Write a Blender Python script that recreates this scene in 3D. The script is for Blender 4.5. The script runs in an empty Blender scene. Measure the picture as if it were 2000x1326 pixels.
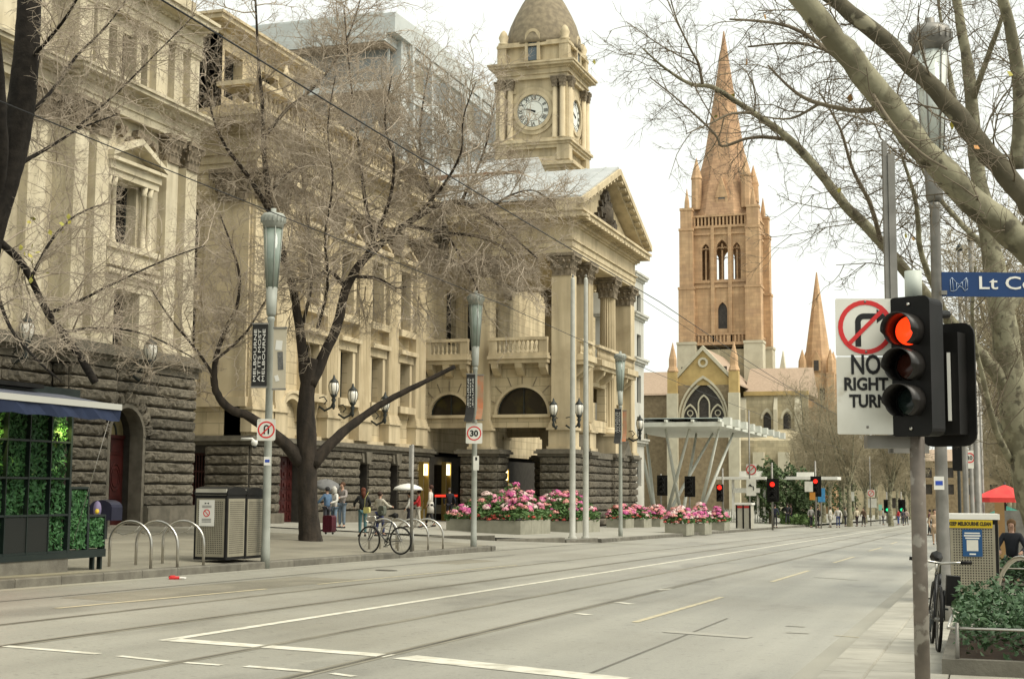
import bpy, bmesh, math, random
import numpy as np
from mathutils import Vector, Matrix
random.seed(7)
S = bpy.context.scene
COL = S.collection

# ------------------------------------------------------------------ camera
EYE = Vector((0, 0, 1.65))
YAW, PITCH, ROLL, FPX = 18.55, 6.02, 0.35, 2778.0
_y, _p, _r = (math.radians(a) for a in (YAW, PITCH, ROLL))
FW = Vector((-math.sin(_y)*math.cos(_p), math.cos(_y)*math.cos(_p), math.sin(_p)))
_rt = Vector((math.cos(_y), math.sin(_y), 0)); _up = _rt.cross(FW)
RT = math.cos(_r)*_rt + math.sin(_r)*_up
UP = math.cos(_r)*_up - math.sin(_r)*_rt
cam = bpy.data.cameras.new('camera'); cam.sensor_width = 36; cam.lens = 36*FPX/2000
cam.clip_start = .1; cam.clip_end = 4000
camo = bpy.data.objects.new('camera', cam); COL.objects.link(camo)
camo.matrix_world = Matrix(((RT.x, UP.x, -FW.x, EYE.x), (RT.y, UP.y, -FW.y, EYE.y), (RT.z, UP.z, -FW.z, EYE.z), (0, 0, 0, 1)))
S.camera = camo

# ------------------------------------------------------------------ sky, sun, exposure
SUN_EL, SUN_AZ = 52, 100          # azimuth measured clockwise from +Y (down the street)
W = bpy.data.worlds.new('World'); S.world = W; W.use_nodes = True
nt = W.node_tree; nt.nodes.clear()
sky = nt.nodes.new('ShaderNodeTexSky'); sky.sky_type = 'NISHITA'; sky.sun_disc = False
sky.sun_elevation = math.radians(SUN_EL); sky.sun_rotation = math.radians(SUN_AZ)
sky.air_density = 1.0; sky.dust_density = 4.0; sky.ozone_density = 1.0
hs = nt.nodes.new('ShaderNodeHueSaturation'); hs.inputs['Saturation'].default_value = .2
mx = nt.nodes.new('ShaderNodeMix'); mx.data_type = 'RGBA'; mx.inputs[0].default_value = .9
mx.inputs[7].default_value = (4.40, 4.56, 4.22, 1)      # even cloud layer
bg = nt.nodes.new('ShaderNodeBackground'); bg.inputs[1].default_value = .1
wo = nt.nodes.new('ShaderNodeOutputWorld')
nt.links.new(sky.outputs[0], hs.inputs['Color']); nt.links.new(hs.outputs[0], mx.inputs[6])
nt.links.new(mx.outputs[2], bg.inputs[0]); nt.links.new(bg.outputs[0], wo.inputs[0])
sun = bpy.data.lights.new('sun', 'SUN'); sun.energy = 1.5; sun.angle = math.radians(40); sun.color = (1, .93, .80)
suno = bpy.data.objects.new('sun', sun); COL.objects.link(suno)
_e, _a = math.radians(SUN_EL), math.radians(SUN_AZ)
suno.rotation_euler = Vector((-math.sin(_a)*math.cos(_e), -math.cos(_a)*math.cos(_e), -math.sin(_e))).to_track_quat('-Z', 'Y').to_euler()
S.view_settings.view_transform = 'Standard'; S.view_settings.look = 'None'
S.view_settings.exposure = 1.34; S.view_settings.gamma = 1; S.view_settings.use_curve_mapping = False
S.render.engine = 'CYCLES'
S.cycles.use_denoising = True; S.cycles.max_bounces = 6; S.cycles.diffuse_bounces = 2; S.cycles.glossy_bounces = 3
S.cycles.transmission_bounces = 4; S.cycles.caustics_reflective = False; S.cycles.caustics_refractive = False

# ------------------------------------------------------------------ survey: sight lines from the camera to real planes
def ray(x, y): return FW + (x-1000)/FPX*RT - (y-663)/FPX*UP
def onX(x, y, X): d = ray(x, y); return EYE + d*(X/d.x)
def onY(x, y, Y): d = ray(x, y); return EYE + d*(Y/d.y)
def onD(x, y, D): return EYE + ray(x, y)*D
GX, GY = -.020, -.013
XKL, XKR = -14.75, -1.55
def zroad(X, Y): return GX*X + GY*Y
def zl(X, Y): return GX*X + GY*Y + .14 - .012*(X-XKL)
def zr(X, Y): return GX*XKR + GY*Y + .13 - .004*(X-XKR)
def zg(X, Y): return zl(X, Y) if X < XKL else (zroad(X, Y) if X < XKR else zr(X, Y))
def RD(x, y): d = ray(x, y); t = -1.65/(d.z-GX*d.x-GY*d.y); return EYE + d*t
def GL(x, y): d = ray(x, y); t = (-1.65+.14+.012*XKL)/(d.z-GX*d.x-GY*d.y+.012*d.x); return EYE + d*t
def GR(x, y): d = ray(x, y); t = (-1.65+GX*XKR+.13+.004*XKR)/(d.z-GY*d.y+.004*d.x); return EYE + d*t

# ------------------------------------------------------------------ mesh helpers
def wloc(o):
    v = Vector((0, 0, 0))
    while o is not None: v += o.location; o = o.parent
    return v
class MB:
    def __init__(s): s.v = []; s.f = []; s.sm = []
    def add(s, vs, fs, smooth=False):
        n = len(s.v); s.v += [tuple(p) for p in vs]; s.f += [tuple(i+n for i in f) for f in fs]; s.sm += [smooth]*len(fs); return s
    def box(s, x0, x1, y0, y1, z0, z1):
        if x0 > x1: x0, x1 = x1, x0
        if y0 > y1: y0, y1 = y1, y0
        vs = [(x, y, z) for z in (z0, z1) for y in (y0, y1) for x in (x0, x1)]
        return s.add(vs, [(0, 2, 3, 1), (4, 5, 7, 6), (0, 1, 5, 4), (2, 6, 7, 3), (0, 4, 6, 2), (1, 3, 7, 5)])
    def obox(s, c, size, rz=0, rx=0, ry=0):
        m = Matrix.Rotation(rz, 3, 'Z') @ Matrix.Rotation(ry, 3, 'Y') @ Matrix.Rotation(rx, 3, 'X')
        c = Vector(c); h = [a/2 for a in size]
        vs = [c + m @ Vector((x*h[0], y*h[1], z*h[2])) for z in (-1, 1) for y in (-1, 1) for x in (-1, 1)]
        return s.add(vs, [(0, 2, 3, 1), (4, 5, 7, 6), (0, 1, 5, 4), (2, 6, 7, 3), (0, 4, 6, 2), (1, 3, 7, 5)])
    def prism(s, poly, ax, a0, a1, smooth=False):
        # poly: 2-D outline; ax 'x': (y,z), 'y': (x,z), 'z': (x,y)
        g = {'x': lambda p, a: (a, p[0], p[1]), 'y': lambda p, a: (p[0], a, p[1]), 'z': lambda p, a: (p[0], p[1], a)}[ax]
        n = len(poly); vs = [g(p, a0) for p in poly] + [g(p, a1) for p in poly]
        area = sum(poly[i][0]*poly[(i+1) % n][1]-poly[(i+1) % n][0]*poly[i][1] for i in range(n))
        flip = (area < 0) ^ (ax == 'y') ^ (a1 < a0)
        fs = [(i, (i+1) % n, n+(i+1) % n, n+i) for i in range(n)]
        caps = [tuple(reversed(range(n))), tuple(range(n, 2*n))]
        if flip: fs = [tuple(reversed(f)) for f in fs]; caps = [tuple(reversed(f)) for f in caps]
        s.add(vs, fs, smooth); k = len(s.v)-2*n
        s.f += [tuple(i+k for i in f) for f in caps]; s.sm += [False, False]; return s
    def tube(s, pts, rad, n=6, cap=True, smooth=True):
        pts = [Vector(p) for p in pts]
        if not hasattr(rad, '__len__'): rad = [rad]*len(pts)
        vs = []; u = None; m = len(pts)
        for i, p in enumerate(pts):
            t = (pts[min(i+1, m-1)]-pts[max(i-1, 0)])
            t = t.normalized() if t.length > 1e-9 else Vector((0, 0, 1))
            if u is None: u = t.orthogonal().normalized()
            else:
                u = u - t*u.dot(t); u = u.normalized() if u.length > 1e-6 else t.orthogonal().normalized()
            w = t.cross(u)
            for k in range(n):
                a = 2*math.pi*k/n; vs.append(p + (u*math.cos(a)+w*math.sin(a))*rad[i])
        fs = [(i*n+k, i*n+(k+1) % n, (i+1)*n+(k+1) % n, (i+1)*n+k) for i in range(m-1) for k in range(n)]
        s.add(vs, fs, smooth)
        if cap:
            b = len(s.v)-m*n
            s.f += [tuple(b+k for k in reversed(range(n))), tuple(b+(m-1)*n+k for k in range(n))]; s.sm += [False, False]
        return s
    def lathe(s, prof, c=(0, 0, 0), n=16, smooth=True, a0=0.0, sx=1, sy=1):
        vs = [(c[0]+r*sx*math.cos(a0+2*math.pi*k/n), c[1]+r*sy*math.sin(a0+2*math.pi*k/n), c[2]+z) for r, z in prof for k in range(n)]
        m = len(prof)
        fs = [(i*n+k, i*n+(k+1) % n, (i+1)*n+(k+1) % n, (i+1)*n+k) for i in range(m-1) for k in range(n)]
        s.add(vs, fs, smooth); b = len(s.v)-m*n
        s.f += [tuple(b+k for k in reversed(range(n))), tuple(b+(m-1)*n+k for k in range(n))]; s.sm += [False, False]
        return s
    def quad(s, a, b, c, d): return s.add([a, b, c, d], [(0, 1, 2, 3)])
    def xform(s, m): s.v = [tuple(m @ Vector(p)) for p in s.v]; return s
    def mesh(s, name, mat, off=Vector((0, 0, 0))):
        me = bpy.data.meshes.new(name)
        me.from_pydata([(x-off.x, y-off.y, z-off.z) for x, y, z in s.v], [], s.f)
        me.polygons.foreach_set('use_smooth', s.sm)
        for m in (mat if isinstance(mat, (list, tuple)) else [mat]): me.materials.append(m)
        me.update(); return me
    def build(s, name, mat, parent=None, local=False, pivot=None):
        off = Vector((0, 0, 0)) if local else wloc(parent)
        o = bpy.data.objects.new(name, None)
        piv = Vector(pivot) if pivot is not None else None
        if piv is not None: me = s.mesh(name, mat, piv); loc = piv-off
        else: me = s.mesh(name, mat, off); loc = Vector((0, 0, 0))
        bpy.data.objects.remove(o); o = bpy.data.objects.new(name, me); COL.objects.link(o)
        o.parent = parent; o.location = loc; return o
def place(name, me, parent, loc, scale=(1, 1, 1), rz=0, local=False, rot=None):
    o = bpy.data.objects.new(name, me); COL.objects.link(o); o.parent = parent
    o.location = Vector(loc) - (Vector((0, 0, 0)) if local else wloc(parent)); o.scale = scale
    o.rotation_euler = rot if rot else (0, 0, rz); return o
def tag(o, label=None, cat=None, group=None, kind=None):
    if label: o['label'] = label
    if cat: o['category'] = cat
    if group: o['group'] = group
    if kind: o['kind'] = kind
    return o
def empty(name, loc, rz=0, label=None, cat=None, group=None):
    o = bpy.data.objects.new(name, None); o.empty_display_size = .3; COL.objects.link(o)
    o.location = loc; o.rotation_euler = (0, 0, rz); return tag(o, label, cat, group)
def copy_tree(o, parent=None):
    c = o.copy(); COL.objects.link(c); c.parent = parent
    for ch in o.children: copy_tree(ch, c)
    return c
TMP = bpy.data.scenes.new('workbench')
def evaluated(o):
    TMP.collection.objects.link(o); vl = TMP.view_layers[0]; vl.update(); dg = vl.depsgraph; dg.update()
    return bpy.data.meshes.new_from_object(o.evaluated_get(dg))
def textmesh(body, size, width=None, bold=0.0):
    cu = bpy.data.curves.new('t', 'FONT'); cu.body = body; cu.size = size; cu.align_x = 'CENTER'; cu.align_y = 'CENTER'
    cu.extrude = .003; cu.offset = bold; cu.resolution_u = 3
    o = bpy.data.objects.new('t', cu); me = evaluated(o)
    bpy.data.objects.remove(o); bpy.data.curves.remove(cu)
    if width:
        xs = [v.co.x for v in me.vertices]; w = max(xs)-min(xs); k = width/w; c = (max(xs)+min(xs))/2
        for v in me.vertices: v.co.x = (v.co.x-c)*k
    return me
def lettering(body, size, mat, parent, loc, rot, width=None, bold=0.0, name='lettering'):
    me = textmesh(body, size, width, bold); me.materials.clear(); me.materials.append(mat)
    o = bpy.data.objects.new(name, me); COL.objects.link(o); o.parent = parent; o.location = loc; o.rotation_euler = rot
    o['label'] = 'lettering reading ' + body.replace('\n', ' '); return o

# ------------------------------------------------------------------ materials
def mat(name, col, col2=None, rough=.8, scale=2.0, bump=0.0, bscale=20.0, metal=0.0, rand=0.0, streak=0.0, spec=.3, lo=.35, hi=.65, emit=None, estr=0, alpha=None, stretch=(1, 1, 1), detail=5.0, stain=None, ashlar=None):
    m = bpy.data.materials.new(name); m.use_nodes = True; n = m.node_tree.nodes; l = m.node_tree.links
    b = n['Principled BSDF']; b.inputs['Roughness'].default_value = rough; b.inputs['Metallic'].default_value = metal
    b.inputs['Specular IOR Level'].default_value = spec
    c4 = lambda c: (*c, 1)
    if col2 is None: b.inputs['Base Color'].default_value = c4(col); cur = None
    geo = n.new('ShaderNodeNewGeometry')
    def noise(sc, det=detail, st=(1, 1, 1)):
        mp = n.new('ShaderNodeMapping'); mp.inputs['Scale'].default_value = st; l.new(geo.outputs['Position'], mp.inputs[0])
        t = n.new('ShaderNodeTexNoise'); t.inputs['Scale'].default_value = sc; t.inputs['Detail'].default_value = det; l.new(mp.outputs[0], t.inputs['Vector']); return t
    def ramp(src, a, bb):
        r = n.new('ShaderNodeMapRange'); r.inputs[1].default_value = a; r.inputs[2].default_value = bb; l.new(src, r.inputs[0]); return r.outputs[0]
    def mix(fac, a, bb, mode='MIX'):
        x = n.new('ShaderNodeMix'); x.data_type = 'RGBA'; x.blend_type = mode
        if hasattr(fac, 'links'): l.new(fac, x.inputs[0])
        else: x.inputs[0].default_value = fac
        for s_, v in ((6, a), (7, bb)):
            if hasattr(v, 'links'): l.new(v, x.inputs[s_])
            else: x.inputs[s_].default_value = c4(v)
        return x.outputs[2]
    if col2 is not None:
        cur = mix(ramp(noise(scale, st=stretch).outputs[0], lo, hi), col, col2)
    if streak:
        cur = mix(ramp(noise(1.6, 6, (1, 1, .09)).outputs[0], .45, .75), cur if cur else col, tuple(c*(1-streak) for c in (col2 or col)))
    if stain:
        cur = mix(ramp(noise(stain[1], 6).outputs[0], stain[2], stain[3]), cur if cur else col, stain[0])
    if ashlar:
        sx_ = n.new('ShaderNodeSeparateXYZ'); l.new(geo.outputs['Position'], sx_.inputs[0]); ad = n.new('ShaderNodeMath'); l.new(sx_.outputs[0], ad.inputs[0]); l.new(sx_.outputs[1], ad.inputs[1])
        cb_ = n.new('ShaderNodeCombineXYZ'); l.new(ad.outputs[0], cb_.inputs[0]); l.new(sx_.outputs[2], cb_.inputs[1])
        bt = n.new('ShaderNodeTexBrick'); l.new(cb_.outputs[0], bt.inputs['Vector']); bt.inputs['Scale'].default_value = 1; bt.inputs['Brick Width'].default_value = ashlar[0]; bt.inputs['Row Height'].default_value = ashlar[1]; bt.inputs['Mortar Size'].default_value = ashlar[2]; bt.inputs['Mortar Smooth'].default_value = .3; bt.inputs['Bias'].default_value = 0
        v = ashlar[3]; bt.inputs['Color1'].default_value = (1-v, 1-v, 1-v*1.1, 1); bt.inputs['Color2'].default_value = (1+v, 1+v*.9, 1+v*.7, 1); bt.inputs['Mortar'].default_value = (ashlar[4],)*3+(1,)
        cur = mix(1.0, cur if cur else col, bt.outputs['Color'], 'MULTIPLY')
    if rand:
        oi = n.new('ShaderNodeObjectInfo'); r = n.new('ShaderNodeMapRange'); r.inputs[3].default_value = 1-rand; r.inputs[4].default_value = 1+rand
        l.new(oi.outputs['Random'], r.inputs[0]); h = n.new('ShaderNodeHueSaturation'); l.new(r.outputs[0], h.inputs['Value'])
        if cur: l.new(cur, h.inputs['Color'])
        else: h.inputs['Color'].default_value = c4(col)
        cur = h.outputs[0]
    if cur: l.new(cur, b.inputs['Base Color'])
    if bump:
        bn = n.new('ShaderNodeBump'); bn.inputs['Strength'].default_value = bump; bn.inputs['Distance'].default_value = .03
        l.new(noise(bscale, 6).outputs[0], bn.inputs['Height']); l.new(bn.outputs[0], b.inputs['Normal'])
    if emit: b.inputs['Emission Color'].default_value = c4(emit); b.inputs['Emission Strength'].default_value = estr
    if alpha is not None: b.inputs['Alpha'].default_value = alpha
    return m
M = {}
M['cream'] = mat('cream_stone', (.61, .55, .405), (.51, .45, .315), .85, 1.2, .12, 14, streak=.34, stain=((.27, .225, .155), .55, .62, .8))
M['gold'] = mat('gold_stone', (.58, .49, .325), (.49, .405, .26), .88, .9, .1, 10, streak=.36, stain=((.27, .215, .135), .5, .58, .8))
M['goldw'] = mat('gold_ashlar', (.57, .48, .315), (.48, .395, .25), .88, .9, .1, 10, streak=.36, stain=((.27, .215, .135), .5, .58, .8), ashlar=(1.25, .48, .018, .07, .62))
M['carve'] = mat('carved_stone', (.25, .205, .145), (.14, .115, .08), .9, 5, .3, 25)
M['blue'] = mat('bluestone', (.15, .132, .098), (.072, .063, .047), .85, 9, .6, 26, rand=.26)
M['blue_s'] = mat('bluestone_smooth', (.155, .138, .105), (.10, .09, .068), .8, 3, .2, 30)
M['joint'] = mat('stone_joint', (.045, .04, .031), (.03, .026, .021), .9, 4)
M['dark'] = mat('window_glass', (.010, .009, .008), None, .3, spec=.08)
M['void'] = mat('dark_interior', (.02, .017, .013), (.012, .01, .008), .9, 1)
M['door'] = mat('oxblood_paint', (.055, .012, .010), (.035, .009, .008), .4, 4, .05)
M['iron'] = mat('dark_iron', (.03, .035, .032), (.02, .024, .022), .5, 8)
M['opal'] = mat('opal_glass', (.72, .70, .62), None, .25)
M['asphalt'] = mat('asphalt', (.335, .325, .27), (.29, .28, .232), .5, .35, .22, 60, lo=.3, hi=.7, stain=((.215, .20, .152), .16, .5, .8), spec=.5)
def road_wear(m):
    n = m.node_tree.nodes; l = m.node_tree.links; b = n['Principled BSDF']; src = b.inputs['Base Color'].links[0].from_socket
    geo = n.new('ShaderNodeNewGeometry'); cur = src
    for sc, st, lo, hi, k in ((1.1, (1, .035, 1), .40, .70, .76), (.7, (1.0, .4, 1), .58, .66, .80), (9, (1, 1, 1), .60, .70, .74), (38, (1, 1, 1), .45, .65, .86)):
        mp = n.new('ShaderNodeMapping'); mp.inputs['Scale'].default_value = st; l.new(geo.outputs['Position'], mp.inputs[0]); t = n.new('ShaderNodeTexNoise'); t.inputs['Scale'].default_value = sc; t.inputs['Detail'].default_value = 9; l.new(mp.outputs[0], t.inputs['Vector'])
        r = n.new('ShaderNodeMapRange'); r.inputs[1].default_value = lo; r.inputs[2].default_value = hi; r.inputs[3].default_value = 1; r.inputs[4].default_value = k; l.new(t.outputs[0], r.inputs[0])
        h = n.new('ShaderNodeHueSaturation'); l.new(cur, h.inputs['Color']); l.new(r.outputs[0], h.inputs['Value']); cur = h.outputs[0]
    l.new(cur, b.inputs['Base Color'])
M['paving'] = mat('paving', (.27, .252, .195), (.215, .20, .155), .6, .8, .15, 30, stain=((.165, .153, .118), .3, .55, .8))
M['pave_l'] = mat('pale_paving', (.33, .32, .27), (.28, .27, .225), .7, .5, .1, 30)
M['kerb'] = mat('kerb_stone', (.16, .15, .12), (.11, .102, .082), .8, 4, .25, 30, rand=.15)
road_wear(M['asphalt']); road_wear(M['paving'])
M['slab'] = mat('bluestone_slab', (.36, .343, .285), (.29, .276, .226), .6, 3, .15, 40, rand=.10)
M['paintw'] = mat('white_road_paint', (.62, .60, .50), (.40, .38, .30), .6, 5, lo=.45, hi=.72, detail=8)
M['painty'] = mat('yellow_road_paint', (.52, .46, .30), (.37, .335, .24), .6, 6, lo=.4, hi=.66, detail=8)
M['rail'] = mat('tram_rail_steel', (.15, .14, .11), (.10, .092, .072), .4, 3, metal=.4)
M['grey'] = mat('grey_green_paint', (.31, .325, .285), (.25, .262, .228), .45, 3)
M['steel'] = mat('stainless', (.5, .48, .43), None, .28, metal=1)
M['galv'] = mat('galvanised', (.25, .24, .215), (.185, .178, .158), .5, 6, metal=.45)
M['poled'] = mat('weathered_pole', (.22, .19, .16), (.115, .10, .085), .6, 4, metal=.25, stain=((.30, .28, .245), 9, .55, .62))
M['black'] = mat('black_plastic', (.009, .009, .008), (.014, .013, .012), .5, 5, spec=.14)
M['white'] = mat('white_paint', (.72, .71, .65), (.64, .63, .57), .5, 2)
M['signw'] = mat('sign_white', (.66, .65, .58), (.56, .55, .48), .45, 3, stain=((.40, .36, .27), 4, .62, .75))
M['red'] = mat('sign_red', (.55, .03, .03), None, .5)
M['ink'] = mat('sign_black', (.012, .012, .012), None, .5)

UPV = Vector((0, 0, 1))
def rv(r):
    while True:
        v = Vector((r.uniform(-1, 1), r.uniform(-1, 1), r.uniform(-1, 1)))
        if .05 < v.length < 1: return v.normalized()
# ------------------------------------------------------------------ ground, road, footpaths
def sheet(name, poly, zf, m, n=1, parent=None):
    mb = MB(); mb.add([(x, y, zf(x, y)) for x, y in poly], [tuple(range(len(poly)))]); return mb.build(name, m, parent)
def strip(name, xs, ys, zf, m):
    mb = MB(); nx = len(xs)
    mb.add([(x, y, zf(x, y)) for y in ys for x in xs], [(j*nx+i, j*nx+i+1, (j+1)*nx+i+1, (j+1)*nx+i) for j in range(len(ys)-1) for i in range(nx-1)])
    return mb.build(name, m)
YS = [-30, 0, 50, 100, 200, 330]
o = strip('ground', [-900, -45, XKL, XKR, 30, 900], [-300, 330, 335, 1800], lambda x, y: zroad(max(-45, min(30, x)), max(-60, min(y, 330)))-.35-(.5 if y > 331 else 0), M['paving']); tag(o, kind='structure')
road = strip('road', [XKL-.02, XKR+.02], YS, zroad, M['asphalt']); tag(road, kind='structure')
# left footpath in two stretches with the crossover (driveway) between them
arc = [(XKL-2.2+2.2*math.cos(a), 42.1+2.2*math.sin(a)) for a in [i*math.pi/16 for i in range(9)]]
fpl = sheet('footpath', [(-45, -30), (XKL-.3, -30)] + [(x-.3 if i < 5 else x, y-(.3 if i > 3 else 0)) for i, (x, y) in enumerate(arc)] + [(-45, 44.0)], zl, M['paving']); tag(fpl, kind='structure')
far_edge = [(XKL-.25, 330), (XKL-.25, 55.2), (-15.6, 52.8), (-17.6, 50.6), (-21, 49.8), (-45, 49.8)]
fpf = sheet('footpath', far_edge + [(-45, 330)], zl, M['pave_l']); tag(fpf, kind='structure')
drv = strip('driveway', [-45, -30, -23, -18, XKL+.02], [41, 57], lambda x, y: zroad(x, y)+.008+max(0, min(1, (XKL-x)/7.0))*(.14-.012*(x-XKL)-.05), M['asphalt']); tag(drv, kind='structure')
fpr = strip('footpath', [XKR+.3, 30], YS, lambda x, y: zr(x, y)-.03, M['joint']); tag(fpr, kind='structure')
fpr2 = strip('footpath', [XKR+.3, 30], [26.2, 330], zr, M['slab']); tag(fpr2, kind='structure')
# kerb stones, one block each
def kerb_block(w, l, h, name):
    mb = MB(); b = .02
    mb.prism([(-w/2, 0), (w/2, 0), (w/2, h-b), (w/2-b, h), (-w/2+b, h), (-w/2, h-b)], 'y', -l/2+.006, l/2-.006); return mb.mesh(name, M['kerb'])
KB = kerb_block(.3, 1.2, .34, 'kerb_stone'); KB2 = kerb_block(.3, 2.4, .34, 'kerb_stone'); KW = kerb_block(.42, 1.2, .34, 'kerb_stone'); KW.materials.clear(); KW.materials.append(M['slab'])
tilt = math.atan(GY)
def krb(me, par, x, y, zt, rz=0):
    o = place('kerb_stone', me, par, (x, y, zt-.34)); o.rotation_euler = (tilt, random.uniform(-.004, .004), rz); return o
y = 9.0
while y < 41.6: krb(KB, fpl, XKL-.15, y, zl(XKL-.15, y)+.004); y += 1.2
for i in range(4):
    a = (i+.5)*math.pi/8; x, yy = XKL-2.2+2.05*math.cos(a), 42.0+2.05*math.sin(a)
    o = krb(KB, fpl, x, yy, zl(x, yy)+.002-.02*i, a); o.scale = (1, .68, 1)
y = 56.4
while y < 128: krb(KB2, fpf, XKL-.12, y, zl(XKL-.12, y)+.004); y += 2.4
for (a, b) in zip(far_edge[1:4], far_edge[2:5]):
    c = ((a[0]+b[0])/2, (a[1]+b[1])/2); L = math.hypot(a[0]-b[0], a[1]-b[1])
    o = krb(KB2, fpf, c[0], c[1], zl(*c)+.003, math.atan2(b[1]-a[1], b[0]-a[0])-math.pi/2); o.scale = (1, L/2.4, 1)
y = 6.0
while y < 60: krb(KW, fpr, XKR+.21, y, zr(XKR+.21, y)+.004); y += 1.2
# near paving slabs on the right-hand footpath
mb = MB(); b = .006
mb.add([(sx*.5, sy*.5, 0) for sx, sy in ((-1, -1), (1, -1), (1, 1), (-1, 1))] + [(sx*(.5-b), sy*(.5-b), 1) for sx, sy in ((-1, -1), (1, -1), (1, 1), (-1, 1))], [(4, 5, 6, 7), (0, 1, 5, 4), (1, 2, 6, 5), (2, 3, 7, 6), (3, 0, 4, 7)])
SL = mb.mesh('paving_slab', M['slab'])
for j in range(24):
    for i in range(5):
        x = XKR+.42+.36+i*.72; y = 4.6+j*.9+(.45 if i % 2 else 0)
        o = place('paving_slab', SL, fpr, (x, y, zr(x, y)-.034+random.uniform(-.002, .002)), (.71, .89, .034)); o.rotation_euler = (tilt, 0, 0)
# tram rails, painted markings: thin sheets over the asphalt
def ribbon(name, pts, w, m, dz=.004, parent=road, zf=zroad):
    mb = MB()
    for i in range(len(pts)-1):
        a, b = Vector(pts[i]), Vector(pts[i+1]); d = (b-a).normalized(); nrm = Vector((-d.y, d.x))*w/2
        q = [a-nrm, b-nrm, b+nrm, a+nrm]; q = [(p.x, p.y, zf(p.x, p.y)+dz) for p in q]; mb.quad(q[3], q[2], q[1], q[0]) if False else mb.quad(*q)
    return mb.build(name, m, parent)
M['bed'] = mat('rail_bed', (.235, .22, .168), (.19, .178, .136), .6, 1.5, .2, 60)
M['rail'] = mat('tram_rail_steel', (.075, .068, .054), (.15, .14, .11), .45, 1.6, metal=.2, lo=.4, hi=.62, stretch=(1, .5, 1)); M['rail_f'] = mat('tram_rail_dusty', (.11, .10, .08), (.25, .235, .18), .5, 1.4, lo=.40, hi=.52, stretch=(1, .45, 1))
for X in (-11.05, -9.6, -7.4, -5.98):
    faint = X in (-11.05, -7.4)
    ribbon('tram_rail', [(X, -20), (X, 330)], .045 if faint else .055, M['rail_f'] if faint else M['rail'], .006)
    ribbon('rail_bed', [(X+.0, -20), (X+.0, 330)], .13 if faint else .18, M['bed'], .003)
def line_px(a, b, w, m, name='painted_line', dz=.0055):
    p, q = RD(*a), RD(*b); return ribbon(name, [(p.x, p.y), (q.x, q.y)], w, m, dz)
ribbon('painted_line', [(-8.58, 13.7), (-8.56, 60), (-8.5, 190)], .135, M['paintw'], .0055)
for a, b, w in (((330, 1249), (508, 1262), .30), ((514, 1262), (762, 1281), .27), ((790, 1283), (1215, 1328), .42),
                ((0, 1261), (192, 1277), .13), ((232, 1281), (332, 1292), .10), ((362, 1294), (432, 1299), .10), ((480, 1301), (612, 1312), .13), ((648, 1315), (692, 1321), .10)):
    line_px(a, b, w, M['paintw'])
for a, b in (((1240, 1215), (1410, 1166)), ((1507, 1136), (1580, 1114)), ((1628, 1099), (1668, 1087)), ((1697, 1076), (1722, 1069)), ((1740, 1062), (1752, 1058))):
    line_px(a, b, .10, M['painty'])
line_px((110, 1188), (520, 1150), .10, M['painty']); line_px((620, 1141), (1010, 1103), .08, M['painty'])
for a, b, w, m in (((1300, 1233), (1465, 1245), .30, 'pave_l'), ((1590, 1127), (1676, 1133), .13, 'pave_l'), ((1630, 1241), (1688, 1246), .05, 'painty'), ((1125, 1198), (1152, 1201), .16, 'paintw'), ((1205, 1176), (1236, 1180), .16, 'paintw'), ((1285, 1152), (1312, 1150), .10, 'paintw'), ((1535, 1222), (1572, 1224), .10, 'pave_l'), ((1535, 1235), (1580, 1237), .10, 'pave_l')):
    line_px(a, b, w, M[m], 'painted_mark', .0065)
mp = mat('road_patch', (.15, .143, .118), (.125, .12, .1), .7, 2, .2, 60)
mg = mat('gutter_dirt', (.31, .298, .245), (.26, .25, .205), .65, 1.3, .2, 40, stretch=(1, .3, 1)); ribbon('gutter', [(XKR-.17, -10), (XKR-.17, 120)], .34, mg, .002); ribbon('gutter', [(XKL+.16, 5), (XKL+.16, 41)], .3, mg, .0025)
gm = mat('iron_cover', (.10, .093, .075), (.06, .056, .045), .5, 12, .3, 60)
for x, y, w_, l_ in ((-12.6, 29, .5, .9),):
    mb = MB(); mb.lathe([(w_/2, 0), (w_/2-.02, .004)], (0, 0, 0), 20); o = mb.build('manhole_cover', gm, road, local=True); o.location = (x, y, zroad(x, y)+.006); o.rotation_euler = (math.atan(GY), -math.atan(GX), 0)
mp2 = mat('road_patch_wide', (.265, .247, .19), (.225, .21, .16), .6, 1.2, .2, 60); road_wear(mp2)
for x, y0, y1, w_ in ((-12.4, 18, 25.5, 1.3), (-12.9, 33, 36, .9)): ribbon('asphalt_patch', [(x, y0), (x+.08, y1)], w_, mp2, .002)
ribbon('asphalt_patch', [(-3.7, 8.5), (-3.7, 21)], .035, mp, .0045); ribbon('asphalt_patch', [(-13.2, 14), (-13.3, 40)], .05, mp, .0045)
# ------------------------------------------------------------------ masonry kit
def stone_mesh(seed, n=11):
    r = random.Random(seed); mb = MB(); prof = [(-.5, .0), (-.45, .62), (-.3, .93), (.02, 1.0), (.30, .93), (.45, .62), (.5, 0)]
    us = [-.5+i/n for i in range(n+1)]
    vs = []
    for u in us:
        edge = .55 if u in (us[0], us[-1]) else 1
        for z, w in prof:
            j = 0 if w == 0 else r.uniform(-.26, .12)
            vs.append(((w*edge+j) if w else 0, u + (r.uniform(-.02, .02) if 0 < w and abs(u) < .5 else 0), z + (r.uniform(-.04, .04) if w > .5 else 0)))
    k = len(prof)
    fs = [(i*k+j, (i+1)*k+j, (i+1)*k+j+1, i*k+j+1) for i in range(n) for j in range(k-1)]
    mb.add(vs, fs, False); mb.add([vs[j] for j in range(k)], [tuple(range(k))]); mb.add([vs[n*k+j] for j in range(k)], [tuple(reversed(range(k)))])
    return mb.mesh('stone_block', M['blue'])
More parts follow.
